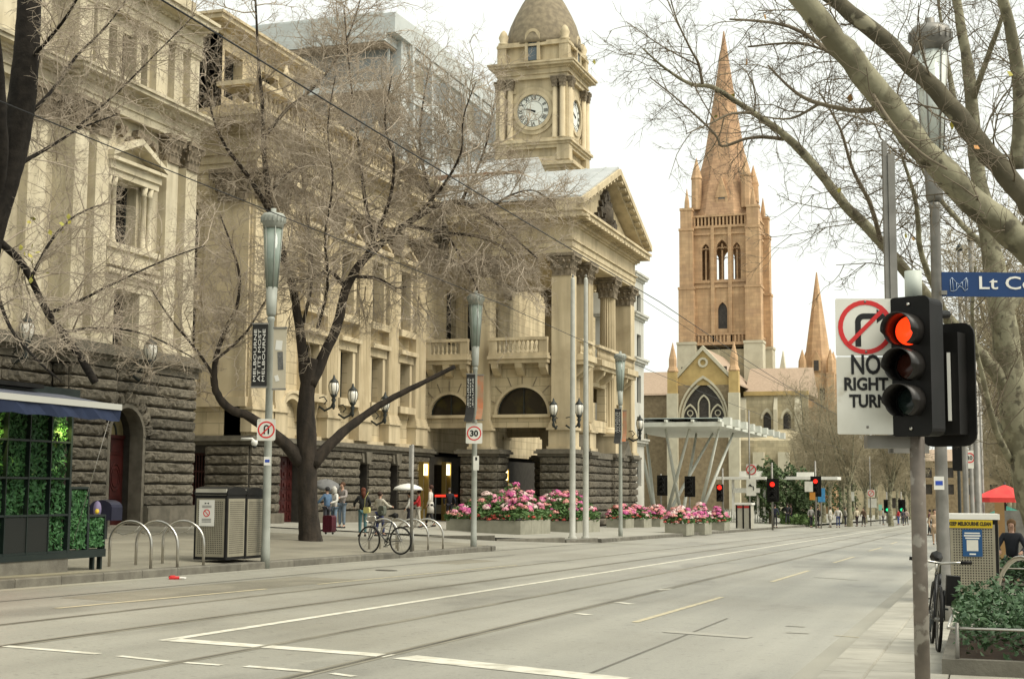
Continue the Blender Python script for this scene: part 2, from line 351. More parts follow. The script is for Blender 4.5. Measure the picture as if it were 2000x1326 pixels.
STONES = [stone_mesh(i) for i in range(5)]
def stones_x(root, X, y0, y1, z0, z1, n, proud=.16, lens=2.6, cut=None):
    """rock-faced courses on a face looking to +X"""
    h = (z1-z0)/n
    for i in range(n):
        zc = z0+(i+.5)*h; segs = [(y0, y1)]
        if cut: segs = cut(zc, y0, y1)
        for a, b in segs:
            k = max(1, round((b-a)/lens)); sh = 0
            for j in range(k):
                u0, u1 = a+(b-a)*j/k, a+(b-a)*(j+1)/k
                place('stone_block', random.choice(STONES), root, (X, (u0+u1)/2, zc), (proud, u1-u0-.02, h*.92))
def stones_y(root, Y, x0, x1, z0, z1, n, proud=.16, lens=2.6):
    """the same on a face looking to -Y"""
    h = (z1-z0)/n
    for i in range(n):
        zc = z0+(i+.5)*h; k = max(1, round((x1-x0)/lens))
        for j in range(k):
            u0, u1 = x0+(x1-x0)*j/k, x0+(x1-x0)*(j+1)/k
            place('stone_block', random.choice(STONES), root, ((u0+u1)/2, Y, zc), (proud, u1-u0-.02, h*.92), rz=-math.pi/2)
def wall_x(mb, X, th, y0, y1, z0, z1, holes):
    ys = sorted({y0, y1, *[h[0] for h in holes], *[h[1] for h in holes]}); zs = sorted({z0, z1, *[h[2] for h in holes], *[h[3] for h in holes]})
    ys = [a for a in ys if y0 <= a <= y1]; zs = [a for a in zs if z0 <= a <= z1]
    for i in range(len(ys)-1):
        run = None
        for j in range(len(zs)-1):
            cy, cz = (ys[i]+ys[i+1])/2, (zs[j]+zs[j+1])/2
            solid = not any(h[0] < cy < h[1] and h[2] < cz < h[3] for h in holes)
            if solid: run = (run[0], zs[j+1]) if run else (zs[j], zs[j+1])
            if (not solid or j == len(zs)-2) and run: mb.box(X-th, X, ys[i], ys[i+1], run[0], run[1]); run = None
def wall_y(mb, Y, th, x0, x1, z0, z1, holes):
    t = MB(); wall_x(t, 0, th, x0, x1, z0, z1, holes)
    # map (x,y,z)->(y, Y - x, z): local +X looks to -Y
    mb.add([(p[1], Y-p[0], p[2]) for p in t.v], [tuple(reversed(f)) for f in t.f])
def arch_x(mb, X, th, yc, r, zs, zt, half, n=16):
    """spandrel over a round arch: opening centre yc radius r springing at zs, filled to zt, half-width half"""
    pts = [(yc-half, zs), (yc-half, zt), (yc+half, zt), (yc+half, zs)] + [(yc+r*math.cos(math.pi*i/n), zs+r*math.sin(math.pi*i/n)) for i in range(n+1)]
    for i in range(n):
        a0, a1 = math.pi*i/n, math.pi*(i+1)/n
        p0, p1 = (yc+r*math.cos(a0), zs+r*math.sin(a0)), (yc+r*math.cos(a1), zs+r*math.sin(a1))
        def outer(a):
            c, s_ = math.cos(a), math.sin(a); k = min(half/abs(c) if abs(c) > 1e-6 else 1e9, (zt-zs)/s_ if s_ > 1e-6 else 1e9); return (yc+k*c, zs+k*s_)
        q0, q1 = outer(a0), outer(a1); ac = math.atan2(zt-zs, half)
        poly = [p0, q0]
        for ca in (ac, math.pi-ac):
            if a0 < ca < a1: poly.append((yc+(half if ca < 1.57 else -half), zt))
        poly += [q1, p1]; mb.prism(poly, 'x', X-th, X)
def arch_y(mb, Y, th, xc, r, zs, zt, half, n=16):
    t = MB(); arch_x(t, 0, th, xc, r, zs, zt, half, n); mb.add([(p[1], Y-p[0], p[2]) for p in t.v], [tuple(reversed(f)) for f in t.f])
def ring_x(mb, X0, X1, yc, zs, r0, r1, a0=0, a1=math.pi, n=16):
    for i in range(n):
        a, b = a0+(a1-a0)*i/n, a0+(a1-a0)*(i+1)/n
        mb.prism([(yc+r*math.cos(t), zs+r*math.sin(t)) for r, t in ((r0, a), (r1, a), (r1, b), (r0, b))], 'x', X0, X1)
def ring_y(mb, Y0, Y1, xc, zs, r0, r1, a0=0, a1=math.pi, n=16):
    for i in range(n):
        a, b = a0+(a1-a0)*i/n, a0+(a1-a0)*(i+1)/n
        mb.prism([(xc+r*math.cos(t), zs+r*math.sin(t)) for r, t in ((r0, a), (r1, a), (r1, b), (r0, b))], 'y', Y0, Y1)
def cornice(root, x0, x1, y0, y1, z, steps, m, name='cornice', ext=(1, 1, 1, 1)):
    """stepped moulding round a block: steps of (height, projection); ext switches the sides -x,+x,-y,+y"""
    mb = MB()
    for i, (dz, p) in enumerate(steps):
        mb.box(x0-p*ext[0], x1+p*ext[1], y0-p*ext[2], y1+p*ext[3], z, z+dz); z += dz
    return mb.build(name, m, root), z
def dentils_x(root, X, y0, y1, z, h, d, pitch, m):
    mb = MB(); k = int((y1-y0)/pitch)
    for i in range(k): a = y0+i*pitch; mb.box(X, X+d, a, a+pitch*.55, z, z+h)
    return tag(mb.build('dentils', m, root), kind='stuff')
def dentils_y(root, Y, x0, x1, z, h, d, pitch, m):
    mb = MB(); k = int((x1-x0)/pitch)
    for i in range(k): a = x0+i*pitch; mb.box(a, a+pitch*.55, Y-d, Y, z, z+h)
    return tag(mb.build('dentils', m, root), kind='stuff')
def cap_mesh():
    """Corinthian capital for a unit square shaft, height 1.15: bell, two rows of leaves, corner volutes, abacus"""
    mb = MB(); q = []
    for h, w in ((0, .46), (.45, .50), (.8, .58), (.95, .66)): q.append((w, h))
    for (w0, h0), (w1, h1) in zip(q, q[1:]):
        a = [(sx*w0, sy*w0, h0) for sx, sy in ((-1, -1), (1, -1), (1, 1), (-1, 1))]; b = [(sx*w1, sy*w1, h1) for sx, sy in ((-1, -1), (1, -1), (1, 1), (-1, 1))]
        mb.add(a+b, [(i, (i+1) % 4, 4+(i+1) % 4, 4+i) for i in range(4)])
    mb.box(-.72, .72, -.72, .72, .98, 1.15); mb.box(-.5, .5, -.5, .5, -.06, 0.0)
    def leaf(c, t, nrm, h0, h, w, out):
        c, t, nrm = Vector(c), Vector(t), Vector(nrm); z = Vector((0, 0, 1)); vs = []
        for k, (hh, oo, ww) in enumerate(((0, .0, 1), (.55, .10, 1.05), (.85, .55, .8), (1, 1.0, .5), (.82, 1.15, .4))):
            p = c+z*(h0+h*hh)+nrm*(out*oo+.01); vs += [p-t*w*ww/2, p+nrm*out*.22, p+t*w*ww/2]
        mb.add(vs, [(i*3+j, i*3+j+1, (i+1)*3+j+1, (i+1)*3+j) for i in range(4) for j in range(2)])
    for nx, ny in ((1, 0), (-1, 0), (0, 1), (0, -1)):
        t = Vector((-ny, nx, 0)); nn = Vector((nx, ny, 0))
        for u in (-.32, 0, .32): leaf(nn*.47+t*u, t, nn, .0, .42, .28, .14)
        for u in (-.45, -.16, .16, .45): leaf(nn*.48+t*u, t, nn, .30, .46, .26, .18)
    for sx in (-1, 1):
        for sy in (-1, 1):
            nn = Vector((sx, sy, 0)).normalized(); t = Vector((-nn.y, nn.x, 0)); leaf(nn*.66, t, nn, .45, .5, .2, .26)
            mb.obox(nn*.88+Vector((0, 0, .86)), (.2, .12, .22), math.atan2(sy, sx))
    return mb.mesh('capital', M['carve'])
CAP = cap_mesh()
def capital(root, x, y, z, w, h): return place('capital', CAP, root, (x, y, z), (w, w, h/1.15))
def fluted_x(X, d, y0, y1, z0, z1, n):
    w = (y1-y0)/(n+.5); poly = [(X-d, y0), (X, y0)]
    for i in range(n):
        a = y0+w*(i+.3); poly += [(X, a), (X-w*.38, a+w*.2), (X-w*.38, a+w*.62), (X, a+w*.82)]
    poly += [(X, y1), (X-d, y1)]; mb = MB(); mb.prism(poly, 'z', z0, z1); return mb
def pil_base(mb, x0, x1, y0, y1, z):
    for dz, p, z0 in ((.16, .12, 0), (.12, .08, .16), (.10, .04, .28)): mb.box(x0-p, x1+p, y0-p, y1+p, z+z0, z+z0+dz)
def window_x(root, X, y0, y1, z0, z1, bars=(1, 1), m='dark', fm='iron', name='window'):
    """timber window set in an opening that faces +X"""
    f = MB(); t = .07
    f.box(X-.05, X+.03, y0, y0+t, z0, z1); f.box(X-.05, X+.03, y1-t, y1, z0, z1); f.box(X-.05, X+.03, y0+t, y1-t, z0, z0+t); f.box(X-.05, X+.03, y0+t, y1-t, z1-t, z1)
    for i in range(bars[0]): a = y0+(y1-y0)*(i+1)/(bars[0]+1); f.box(X-.04, X+.02, a-.025, a+.025, z0+t, z1-t)
    for i in range(bars[1]): a = z0+(z1-z0)*(i+1)/(bars[1]+1); f.box(X-.035, X+.015, y0+t, y1-t, a-.025, a+.025)
    w = f.build(name, M[fm], root); g = MB(); g.box(X-.03, X-.01, y0+t, y1-t, z0+t, z1-t); g.build('pane', M[m], w); return w
def baluster_mesh():
    mb = MB(); mb.lathe([(.09, 0), (.09, .06), (.05, .09), (.04, .14), (.085, .28), (.075, .36), (.04, .52), (.04, .6), (.08, .64), (.08, .7)], n=8); return mb.mesh('baluster', M['gold'])
BAL = baluster_mesh()
def pediment_x(mb, X, d, y0, y1, z, rise, t=.18):
    yc = (y0+y1)/2
    for s in (-1, 1):
        e = yc+s*(y1-y0)/2; poly = [(e, z), (yc, z+rise), (yc, z+rise+t*1.25), (e, z+t)]
        mb.prism(poly, 'x', X, X+d)
    mb.prism([(y0+.1, z), (y1-.1, z), (yc, z+rise)], 'x', X-.05, X+.04)

# ------------------------------------------------------------------ civic building (corner pavilion on the far left)
XP = -28.5
def YP(x, y=600, X=XP): return onX(x, y, X).y
zb = zl(XP, 44)
pav = empty('civic_building', (XP, 44, zb), 0, 'cream stone civic office building with dark rock-faced base behind the kiosk', 'building')
# upper wall
up_holes = [(41.95, 43.42, 6.25, 8.45), (41.95, 43.42, 10.0, 12.35)]
att = [(41.05, 41.62), (41.95, 42.85), (43.15, 43.85)]
mb = MB(); wall_x(mb, XP-.35, .7, 39.3, 47.05, 6.4, 14.6, up_holes)
wall_x(mb, XP-.35, .7, 39.3, 47.05, 15.6, 20.4, [(a, b, 15.85, 17.75) for a, b in att]); wall_x(mb, XP-.36, .69, 39.3, 47.05, 14.6, 15.6, [])
mb.box(XP-9, XP-1.05, 46.4, 47.0, -.5, 20.4); mb.build('wall', M['cream'], pav)
mb = MB(); wall_x(mb, XP-.9, .7, 16, 39.3, 6.4, 24, [(34.5, 36.2, 7, 9.2), (34.5, 36.2, 10.6, 13.2), (28, 29.7, 7, 9.2), (28, 29.7, 10.6, 13.2)]); mb.box(XP-9, XP-1.6, 16, 17, 0, 24); mb.build('wall', M['cream'], pav)
for (a, b, c, d) in up_holes: window_x(pav, XP-.78, a, b, c, d, (1, 2))
for a, b in att: window_x(pav, XP-.72, a, b, 15.85, 17.75, (0, 1))
for y0 in (34.5, 28):
    for z0, z1 in ((7, 9.2), (10.6, 13.2)): window_x(pav, XP-1.4, y0, y0+1.7, z0, z1, (1, 2))
mb = MB(); mb.box(XP-5, XP-1.06, 39.4, 46.9, 6.2, 6.3); mb.box(XP-2.6, XP-2.5, 17, 46.4, 0, 20); mb.build('back_wall', M['void'], pav)
# giant pilasters
for a, b in ((39.25, 40.0), (40.45, 41.2), (44.8, 45.57), (46.12, 46.9)):
    mb = MB(); mb.box(XP-.36, XP, a, b, 6.9, 13.65); pil_base(mb, XP-.3, XP, a, b, 6.5); mb.build('pilaster', M['cream'], pav)
    capital(pav, XP-.30, (a+b)/2, 13.65, .76, .98)
for a, b in ((37.6, 38.5), (32.5, 33.4), (30.6, 31.5), (25.5, 26.4)):
    mb = MB(); mb.box(XP-.92, XP-.55, a, b, 6.9, 13.65); pil_base(mb, XP-.85, XP-.55, a, b, 6.5); mb.build('pilaster', M['cream'], pav)
    capital(pav, XP-.85, (a+b)/2, 13.65, .9, .98)
# entablature, attic pilasters, top cornice
cornice(pav, XP-1.0, XP-.02, 39.3, 47.0, 14.62, [(.28, .02), (.06, .08), (.30, .05), (.08, .16), (.10, .30), (.14, .62), (.10, .70)], M['cream'], 'entablature', (0, 1, 1, 0))
cornice(pav, XP-1.6, XP-.6, 16, 39.2, 14.62, [(.28, .02), (.06, .08), (.30, .05), (.08, .16), (.10, .30), (.14, .62), (.10, .70)], M['cream'], 'entablature', (0, 1, 0, 0))
dentils_x(pav, XP+.1, 38.9, 47, 15.27, .13, .14, .28, M['cream'])
for a, b in ((39.3, 40.1), (40.3, 41.0), (44.0, 44.75), (45.2, 45.75), (46.3, 46.95)):
    mb = MB(); mb.box(XP-.36, XP-.06, a, b, 15.7, 18.05)
    for dz, p, z0 in ((.1, .06, 18.05), (.1, .12, 18.15), (.08, .06, 15.75)): mb.box(XP-.36, XP-.06+p, a-p, b+p, z0, z0+dz)
    mb.build('attic_pilaster', M['cream'], pav)
for a, b in ((37.4, 38.5), (33, 34), (30, 31)):
    mb = MB(); mb.box(XP-.92, XP-.6, a, b, 15.7, 21); mb.build('attic_pilaster', M['cream'], pav)
for a, b in ((41.62, 41.95), (42.85, 43.15)):
    mb = MB(); mb.box(XP-.36, XP-.16, a, b, 15.8, 17.8); mb.build('mullion', M['cream'], pav)
cornice(pav, XP-1.0, XP-.05, 39.3, 47.0, 18.26, [(.3, .05), (.1, .12), (.35, .08), (.1, .25), (.16, .75), (.12, .85)], M['cream'], 'top_cornice', (0, 1, 1, 0))
dentils_x(pav, XP+.02, 39, 47, 18.98, .14, .16, .3, M['cream'])
# upper window: twin colonnettes, entablature and pediment, balconied sill
mb = MB(); mb.box(XP-.36, XP-.02, 41.25, 44.35, 12.38, 12.62); mb.box(XP-.36, XP+.06, 41.2, 44.4, 12.62, 12.9); mb.box(XP-.36, XP+.22, 41.12, 44.5, 12.9, 13.02); pediment_x(mb, XP-.36, .62, 41.1, 44.5, 13.02, .72); mb.build('window_pediment', M['cream'], pav)
for yy in (41.42, 41.76, 43.62, 43.98):
    mb = MB(); mb.lathe([(.14, 10.06), (.14, 10.16), (.105, 10.2), (.09, 12.05), (.13, 12.08), (.10, 12.15), (.15, 12.38)], (XP-.17, yy, 0), 10); mb.build('colonnette', M['cream'], pav)
mb = MB(); mb.box(XP-.36, XP+.1, 41.22, 44.4, 9.86, 10.06); mb.box(XP-.36, XP-.03, 41.3, 44.3, 9.42, 9.86); mb.box(XP-.36, XP+.12, 41.22, 44.4, 9.26, 9.42); mb.build('window_sill', M['cream'], pav)
mb = MB(); mb.box(XP-.36, XP-.06, 41.3, 44.3, 8.5, 8.75); mb.box(XP-.36, XP, 41.28, 44.33, 8.75, 8.98); mb.box(XP-.36, XP+.14, 41.22, 44.4, 8.98, 9.14)
mb.box(XP-.36, XP-.1, 41.4, 41.9, 6.5, 8.5); mb.box(XP-.36, XP-.1, 43.46, 44.0, 6.5, 8.5); mb.build('window_surround', M['cream'], pav)
mb = MB()
r_ = random.Random(3)
for i in range(26):
    a = r_.uniform(41.35, 44.6); mb.obox((XP-.28+r_.uniform(0, .12), a, 13.98+r_.uniform(-.1, .42)*(1-abs(a-42.9)/2.2)), (.22, r_.uniform(.14, .34), r_.uniform(.1, .24)), 0, r_.uniform(-.8, .8))
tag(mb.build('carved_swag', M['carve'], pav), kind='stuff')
# rock-faced base with arched door
cornice(pav, XP-.9, XP+.12, 39.2, 47.15, 5.72, [(.25, .06), (.12, .2), (.16, .38), (.1, .12), (.15, .04)], M['blue_s'], 'base_cornice', (0, 1, 1, 0))
cornice(pav, XP-1.6, XP-.5, 16, 39.2, 5.72, [(.25, .06), (.12, .2), (.16, .38), (.1, .12), (.15, .04)], M['blue_s'], 'base_cornice', (0, 1, 0, 0))
DY, DR, DS = 42.62, 1.0, 3.42
mb = MB(); wall_x(mb, XP+.06, 1.3, 39.3, 47.05, zb-.6, 5.72, [(DY-DR, DY+DR, zb-.6, DS), (DY-DR-.2, DY+DR+.2, DS, DS+DR+.4)])
mb.box(XP-1.9, XP-.52, 16, 39.2, zb-.3, 5.72)
arch_x(mb, XP+.06, 1.3, DY, DR, DS, DS+DR+.4, DR+.2); mb.build('base_wall', M['joint'], pav)
def pavcut(z, a, b):
    out = []; hw = DR+.14
    if z > DS: dz = z-DS; hw = math.sqrt(max(0, (DR+.42)**2-dz*dz)) if dz < DR+.42 else 0
    if hw > .05 and z > zb: return [(a, DY-hw), (DY+hw, b)]
    return [(a, b)]
stones_x(pav, XP+.06, 39.3, 47.05, 1.0, 5.7, 12, .2, 2.4, pavcut)
stones_y(pav, 39.29, XP-.5, XP+.06, 1.0, 5.7, 12, .15)
stones_x(pav, XP-.52, 24, 39.1, 1.0, 5.7, 12, .2, 2.6)
mb = MB(); ring_x(mb, XP-.4, XP+.16, DY, DS, DR-.02, DR+.14, 0, math.pi, 12); mb.box(XP-.4, XP+.14, DY-DR-.14, DY-DR+.02, zb, DS); mb.box(XP-.4, XP+.14, DY+DR-.02, DY+DR+.14, zb, DS); mb.build('door_surround', M['blue_s'], pav)
for i in range(9):
    a = math.pi*(i+.5)/9; o = place('voussoir', STONES[i % 5], pav, (XP+.06, DY+(DR+.32)*math.cos(a), DS+(DR+.32)*math.sin(a)), (.18, .36, .46), rot=(a-math.pi/2, 0, 0))
for a, b in ((39.2, DY-DR-.15), (DY+DR+.15, 47.2)):
    mb = MB(); mb.box(XP-.4, XP+.34, a, b, zb-.5, .93); mb.box(XP-.4, XP+.28, a, b, .93, 1.0); mb.build('plinth', M['blue_s'], pav)
dr = MB(); dr.box(XP-.75, XP-.66, DY-DR, DY+DR, zb, DS); d0 = dr.build('door', M['door'], pav)
for z0, z1 in ((.75, 1.15), (1.25, 2.7), (2.8, 3.3)):
    for a, b in ((DY-.86, DY-.08), (DY+.08, DY+.86)):
        mb = MB(); mb.box(XP-.66, XP-.63, a, b, z0, z1); mb.box(XP-.63, XP-.61, a+.08, b-.08, z0+.08, z1-.08); mb.build('door_panel', M['door'], d0)
for r0, r1 in ((.24, .28), (.36, .4)):
    mb = MB(); ring_x(mb, XP-.61, XP-.585, DY+.46, 2.0, r0, r1, 0, 2*math.pi, 20); mb.xform(Matrix.Translation((0, DY+.46, 2.0)) @ Matrix.Diagonal((1, .8, 1.25, 1)) @ Matrix.Translation((0, -DY-.46, -2.0))); mb.build('door_roundel', M['door'], d0)
mb = MB(); mb.box(XP-.70, XP-.60, DY-DR, DY+DR, DS-.06, DS+.06); mb.build('transom', M['door'], pav)
mb = MB(); mb.prism([(DY+.98*math.cos(math.pi*i/14), DS+.06+.95*math.sin(math.pi*i/14)) for i in range(15)], 'x', XP-.7, XP-.68); mb.build('fanlight', mat('fanlight_glass', (.30, .25, .13), (.2, .17, .09), .3, 3), pav)
mb = MB(); ring_x(mb, XP-.68, XP-.64, DY, DS+.06, .5, .56); mb.box(XP-.68, XP-.645, DY-.03, DY+.03, DS, DS+1); mb.build('fanlight_bar', M['iron'], pav)
# ------------------------------------------------------------------ town hall: main range, portico, clock tower
XM, YN = -29.0, 52.2
th = empty('town_hall', (XM, 62, zl(XM, 62)), 0, 'golden stone town hall with columned portico, pediment and domed clock tower', 'town hall')
zt0 = zl(XM, 62)-.5
# main range walls
lowW = [(61.0, 62.35), (64.6, 65.95), (57.4, 58.75), (68.2, 69.5), (75.5, 77), (79, 80.6), (83, 84.5)]
holes = [(a, b, 5.9, 8.2) for a, b in lowW] + [(a, b, 9.9, 13.0) for a, b in lowW]
mb = MB(); wall_x(mb, XM-.3, .8, YN, 108, 3.7, 15.2, holes); wall_y(mb, YN, .7, -42, XM, 3.7, 17.8, [(-32.9, -31.6, 6.2, 9.2), (-32.9, -31.6, 10.4, 13.4)]); mb.build('wall', M['goldw'], th)
mb = MB(); mb.box(-45, -30.2, YN+.8, 108, -.5, 15.1); mb.build('inner_core', M['void'], th)
for a, b, c, d in holes: window_x(th, XM-.62, a, b, c, d, (1, 1))
for z0, z1 in ((6.2, 9.2), (10.4, 13.4)):
    mb = MB(); mb.box(-32.9, -31.6, YN+.4, YN+.45, z0, z1); w = mb.build('window', M['dark'], th); mb = MB(); mb.box(-32.29, -32.21, YN+.36, YN+.4, z0, z1); mb.build('glazing_bar', M['iron'], w)
    mb = MB(); mb.box(-33.1, -31.4, YN-.25, YN, z1+.25, z1+.5); mb.box(-33.05, -31.45, YN-.12, YN, z1, z1+.25); mb.box(-33.1, -31.4, YN-.2, YN, z0-.3, z0); mb.build('window_surround', M['gold'], th)
for a, b in lowW[:4]:
    mb = MB()
    for z0, z1 in ((5.9, 8.2), (9.9, 13.0)):
        mb.box(XM-.3, XM-.02, a-.3, a-.003, z0, z1); mb.box(XM-.3, XM-.02, b+.003, b+.3, z0, z1)
        mb.box(XM-.3, XM+.05, a-.35, b+.35, z1, z1+.4); mb.box(XM-.3, XM+.3, a-.5, b+.5, z1+.4, z1+.62); mb.box(XM-.3, XM+.2, a-.4, b+.4, z0-.35, z0)
    pediment_x(mb, XM-.3, .5, a-.5, b+.5, 13.62, .55, .14); mb.build('window_surround', M['gold'], th)
# end pavilion and fluted giant pilasters on pedestals
def pil(y0, y1, fl, zb_=5.0, zt_=13.7, X=XM):
    mb = fluted_x(X+.12, .42, y0, y1, zb_+.38, zt_, fl) if fl else MB().box(X-.3, X+.12, y0, y1, zb_+.38, zt_)
    pil_base(mb, X-.2, X+.12, y0, y1, zb_); mb.build('pilaster', M['gold'], th); capital(th, X-.28, (y0+y1)/2, zt_, (y1-y0)*.95, 1.25)
    mb = MB(); mb.box(X-.3, X+.22, y0-.12, y1+.12, 3.95, zb_-.12); mb.box(X-.3, X+.3, y0-.2, y1+.2, zb_-.12, zb_); mb.build('pedestal', M['gold'], th)
for a, b, f in ((52.25, 53.9, 0), (54.3, 55.2, 0), (59.3, 60.5, 6), (62.8, 64.1, 7), (66.4, 67.6, 6), (70.0, 71.4, 7)): pil(a, b, f)
mb = MB(); mb.box(-31.2, XM-.1, YN-.12, YN, 5.4, 13.7); mb.box(-31.3, XM, YN-.25, YN, 5.0, 5.4); mb.build('pilaster', M['gold'], th); capital(th, -29.9, YN+.35, 13.7, 1.3, 1.25)
ST = [(.35, .05), (.35, .10), (.08, .2), (.75, .06), (.1, .18), (.22, .32), (.28, .85), (.14, .95)]
cornice(th, -45, XM+.12, YN, 72, 14.95, ST, M['gold'], 'entablature', (0, 1, 1, 0))
dentils_x(th, XM+.3, YN, 72, 16.72, .18, .2, .34, M['gold'])
# parapet, attic storey set back
mb = MB(); mb.box(-31, XM-.1, YN+.2, 108, 17.2, 17.9); mb.box(-31, XM-.05, YN+.15, 108, 18.75, 18.95); mb.build('parapet', M['gold'], th)
for y0 in [YN+.5+i*.42 for i in range(44)]: place('baluster', BAL, th, (XM-.5, y0, 17.9), (1.5, 1.5, 1.22))
mb = MB(); wall_x(mb, -31.6, .8, YN+1, 61.6, 17.2, 21.6, [(54+i*3.4, 55.6+i*3.4, 18.8, 20.9) for i in range(2)]); wall_y(mb, YN+1, .6, -45, -31.6, 17.2, 21.6, [(-34.7, -33.7, 19.2, 20.6)]); mb.build('attic_wall', M['goldw'], th)
mb = MB(); mb.box(-44, -33, YN+1.7, 61, 15.3, 21.5); mb.build('attic_core', M['void'], th)
for i in range(2): window_x(th, -32.1, 54+i*3.4, 55.6+i*3.4, 18.8, 20.9, (1, 1))
cornice(th, -45, -31.6, YN+1, 61.6, 21.5, [(.2, .1), (.15, .3), (.2, .7), (.12, .8)], M['gold'], 'attic_cornice', (0, 1, 1, 1))
mb = MB(); mb.box(-44, -31.2, 61.7, 96, 15.2, 18.3); mb.build('roof_deck', M['gold'], th)
mb = MB(); mb.prism([(-45, 22.15), (-31.8, 22.15), (-36, 23.4), (-45, 23.4)], 'y', YN+2, 61); mb.build('roof', mat('slate_roof', (.12, .12, .125), (.09, .09, .095), .7, 3), th)
for y0 in (56, 61, 66, 71):
    mb = MB(); mb.lathe([(.25, 18.95), (.25, 19.2), (.1, 19.3), (.35, 19.75), (.3, 20.0), (.38, 20.1), (.12, 20.25), (.05, 20.6)], (XM-.6, y0, 0), 10); mb.build('urn', M['gold'], th)
# base: rock-faced courses, red door, windows with big keystones
cornice(th, -45, XM+.3, YN-.1, 72.2, 3.42, [(.16, .02), (.12, .18), (.10, .06)], M['blue_s'], 'base_cornice', (0, 1, 1, 0))
bw = [(62.95, 63.9, .55, 2.95), (66.65, 67.65, .55, 2.95)]
mb = MB(); wall_x(mb, XM+.12, 1, YN, 108, zt0, 3.42, [(54.85, 56.95, zt0, 3.05)] + bw + [(72.8, 75.3, zt0, 3), (76.6, 79.2, zt0, 3), (81, 84, zt0, 3)]); wall_y(mb, YN, .8, -45, XM-.9, zt0, 3.42, [(-32.9, -30.95, zt0, 3.1)]); mb.build('base_wall', M['joint'], th)
def basecut(z, a, b):
    cuts = [(54.75, 57.05)] if z < 3.1 else []
    if .5 < z < 3.0: cuts += [(62.9, 63.95), (66.6, 67.7)]
    out = []; s = a
    for c, d in cuts: out.append((s, c)); s = d
    out.append((s, b)); return out
stones_x(th, XM+.12, YN+.02, 71.9, .62, 3.40, 7, .2, 3.0, basecut); stones_y(th, YN, -30.9, XM+.1, .62, 3.40, 7, .2)
for a, b in ((YN, 54.8), (57, 72)):
    mb = MB(); mb.box(XM, XM+.42, a, b, zt0, .60); mb.build('plinth', M['blue_s'], th)
for a, b, c, d in bw:
    window_x(th, XM-.4, a, b, c, d, (0, 1)); mb = MB(); yc = (a+b)/2; mb.prism([(yc-.22, 2.85), (yc+.22, 2.85), (yc+.36, 3.42), (yc-.36, 3.42)], 'x', XM+.1, XM+.46); mb.prism([(yc-.5, 2.92), (yc-.26, 2.92), (yc-.4, 3.35), (yc-.62, 3.35)], 'x', XM+.1, XM+.36); mb.build('keystone', M['blue_s'], th)
mb = MB(); mb.box(XM-.45, XM-.36, 54.85, 56.95, zt0, 3.05); d1 = mb.build('door', M['door'], th)
for i in range(4):
    for j in range(6): mb = MB(); a = 54.93+i*.51; z0 = .2+j*.47; mb.box(XM-.36, XM-.33, a, a+.43, z0, z0+.39); mb.box(XM-.33, XM-.28, a+.13, a+.3, z0+.12, z0+.27); mb.build('door_panel', M['door'], d1)
g0 = MB(); g0.box(-32.95, -30.95, YN+.3, YN+.36, .05, .15); g0.box(-32.95, -30.95, YN+.3, YN+.36, 3.0, 3.1); g0 = g0.build('gate', M['door'], th)
for i in range(15): mb = MB(); a = -32.9+i*.135; mb.box(a, a+.045, YN+.29, YN+.34, .1, 3.05); mb.build('gate_bar', M['door'], g0)
for z0 in (.8, 1.5, 2.3): mb = MB(); mb.box(-32.95, -30.95, YN+.28, YN+.33, z0, z0+.06); mb.build('gate_bar', M['door'], g0)
# round-headed niche over the red door
mb = MB(); ring_x(mb, XM-.3, XM+.1, 56, 4.6, .95, 1.2); ring_x(mb, XM-.3, XM+.18, 56, 4.6, 1.2, 1.32); mb.build('archivolt', M['gold'], th)
mb = MB(); mb.box(XM-.3, XM-.05, 57.05, 72, 3.72, 4.0); mb.box(XM-.3, XM+.05, 55.3, 59.2, 5.75, 5.95); mb.build('string_course', M['gold'], th)

# portico: front looks to +X at XF, north flank to -Y at YF
XF, YF, YB = -21.0, 72.5, 86.8
ZC0, ZC1, ZE = 4.95, 13.15, 14.3
PIERS = [(72.5, 73.5), (76.0, 77.0), (82.0, 83.0), (85.8, 86.8)]
def pier(x0, x1, y0, y1, m='gold', flx=0):
    mb = MB(); mb.box(x0, x1-(.1 if flx else 0), y0, y1, ZC0+.38, ZC1); pil_base(mb, x0, x1, y0, y1, ZC0); p = mb.build('column', M[m], th)
    if flx: fluted_x(x1, .1, y0+.05, y1-.05, ZC0+.45, ZC1, flx).build('fluting', M[m], p)
    capital(th, (x0+x1)/2, (y0+y1)/2, ZC1, max(x1-x0, y1-y0)*.98, ZE-ZC1)
    mb = MB(); mb.box(x0-.12, x1+.12, y0-.12, y1+.12, 3.8, ZC0-.14); mb.box(x0-.22, x1+.22, y0-.22, y1+.22, ZC0-.14, ZC0); mb.box(x0-.2, x1+.2, y0-.2, y1+.2, 3.8, 3.95); mb.build('pedestal', M['gold'], th)
pier(-22.1, XF, 72.5, 73.5); pier(-22.1, XF, 76.0, 77.0, flx=5); pier(-22.1, XF, 85.8, 86.8)
mb = MB(); prof = []
n = 40; vs = []
for k in range(2):
    z = (ZC0+.4, ZC1)[k]
    for i in range(n): r = (.52 if i % 2 else .46)*(1 if k == 0 else .88); vs.append((-21.55+r*math.cos(2*math.pi*i/n), 82.3+r*math.sin(2*math.pi*i/n), z))
mb.add(vs, [(i, (i+1) % n, n+(i+1) % n, n+i) for i in range(n)]); mb.lathe([(.68, ZC0), (.68, ZC0+.15), (.58, ZC0+.2), (.62, ZC0+.3), (.53, ZC0+.4)], (-21.55, 82.3, 0), 20); mb.build('column', M['gold'], th)
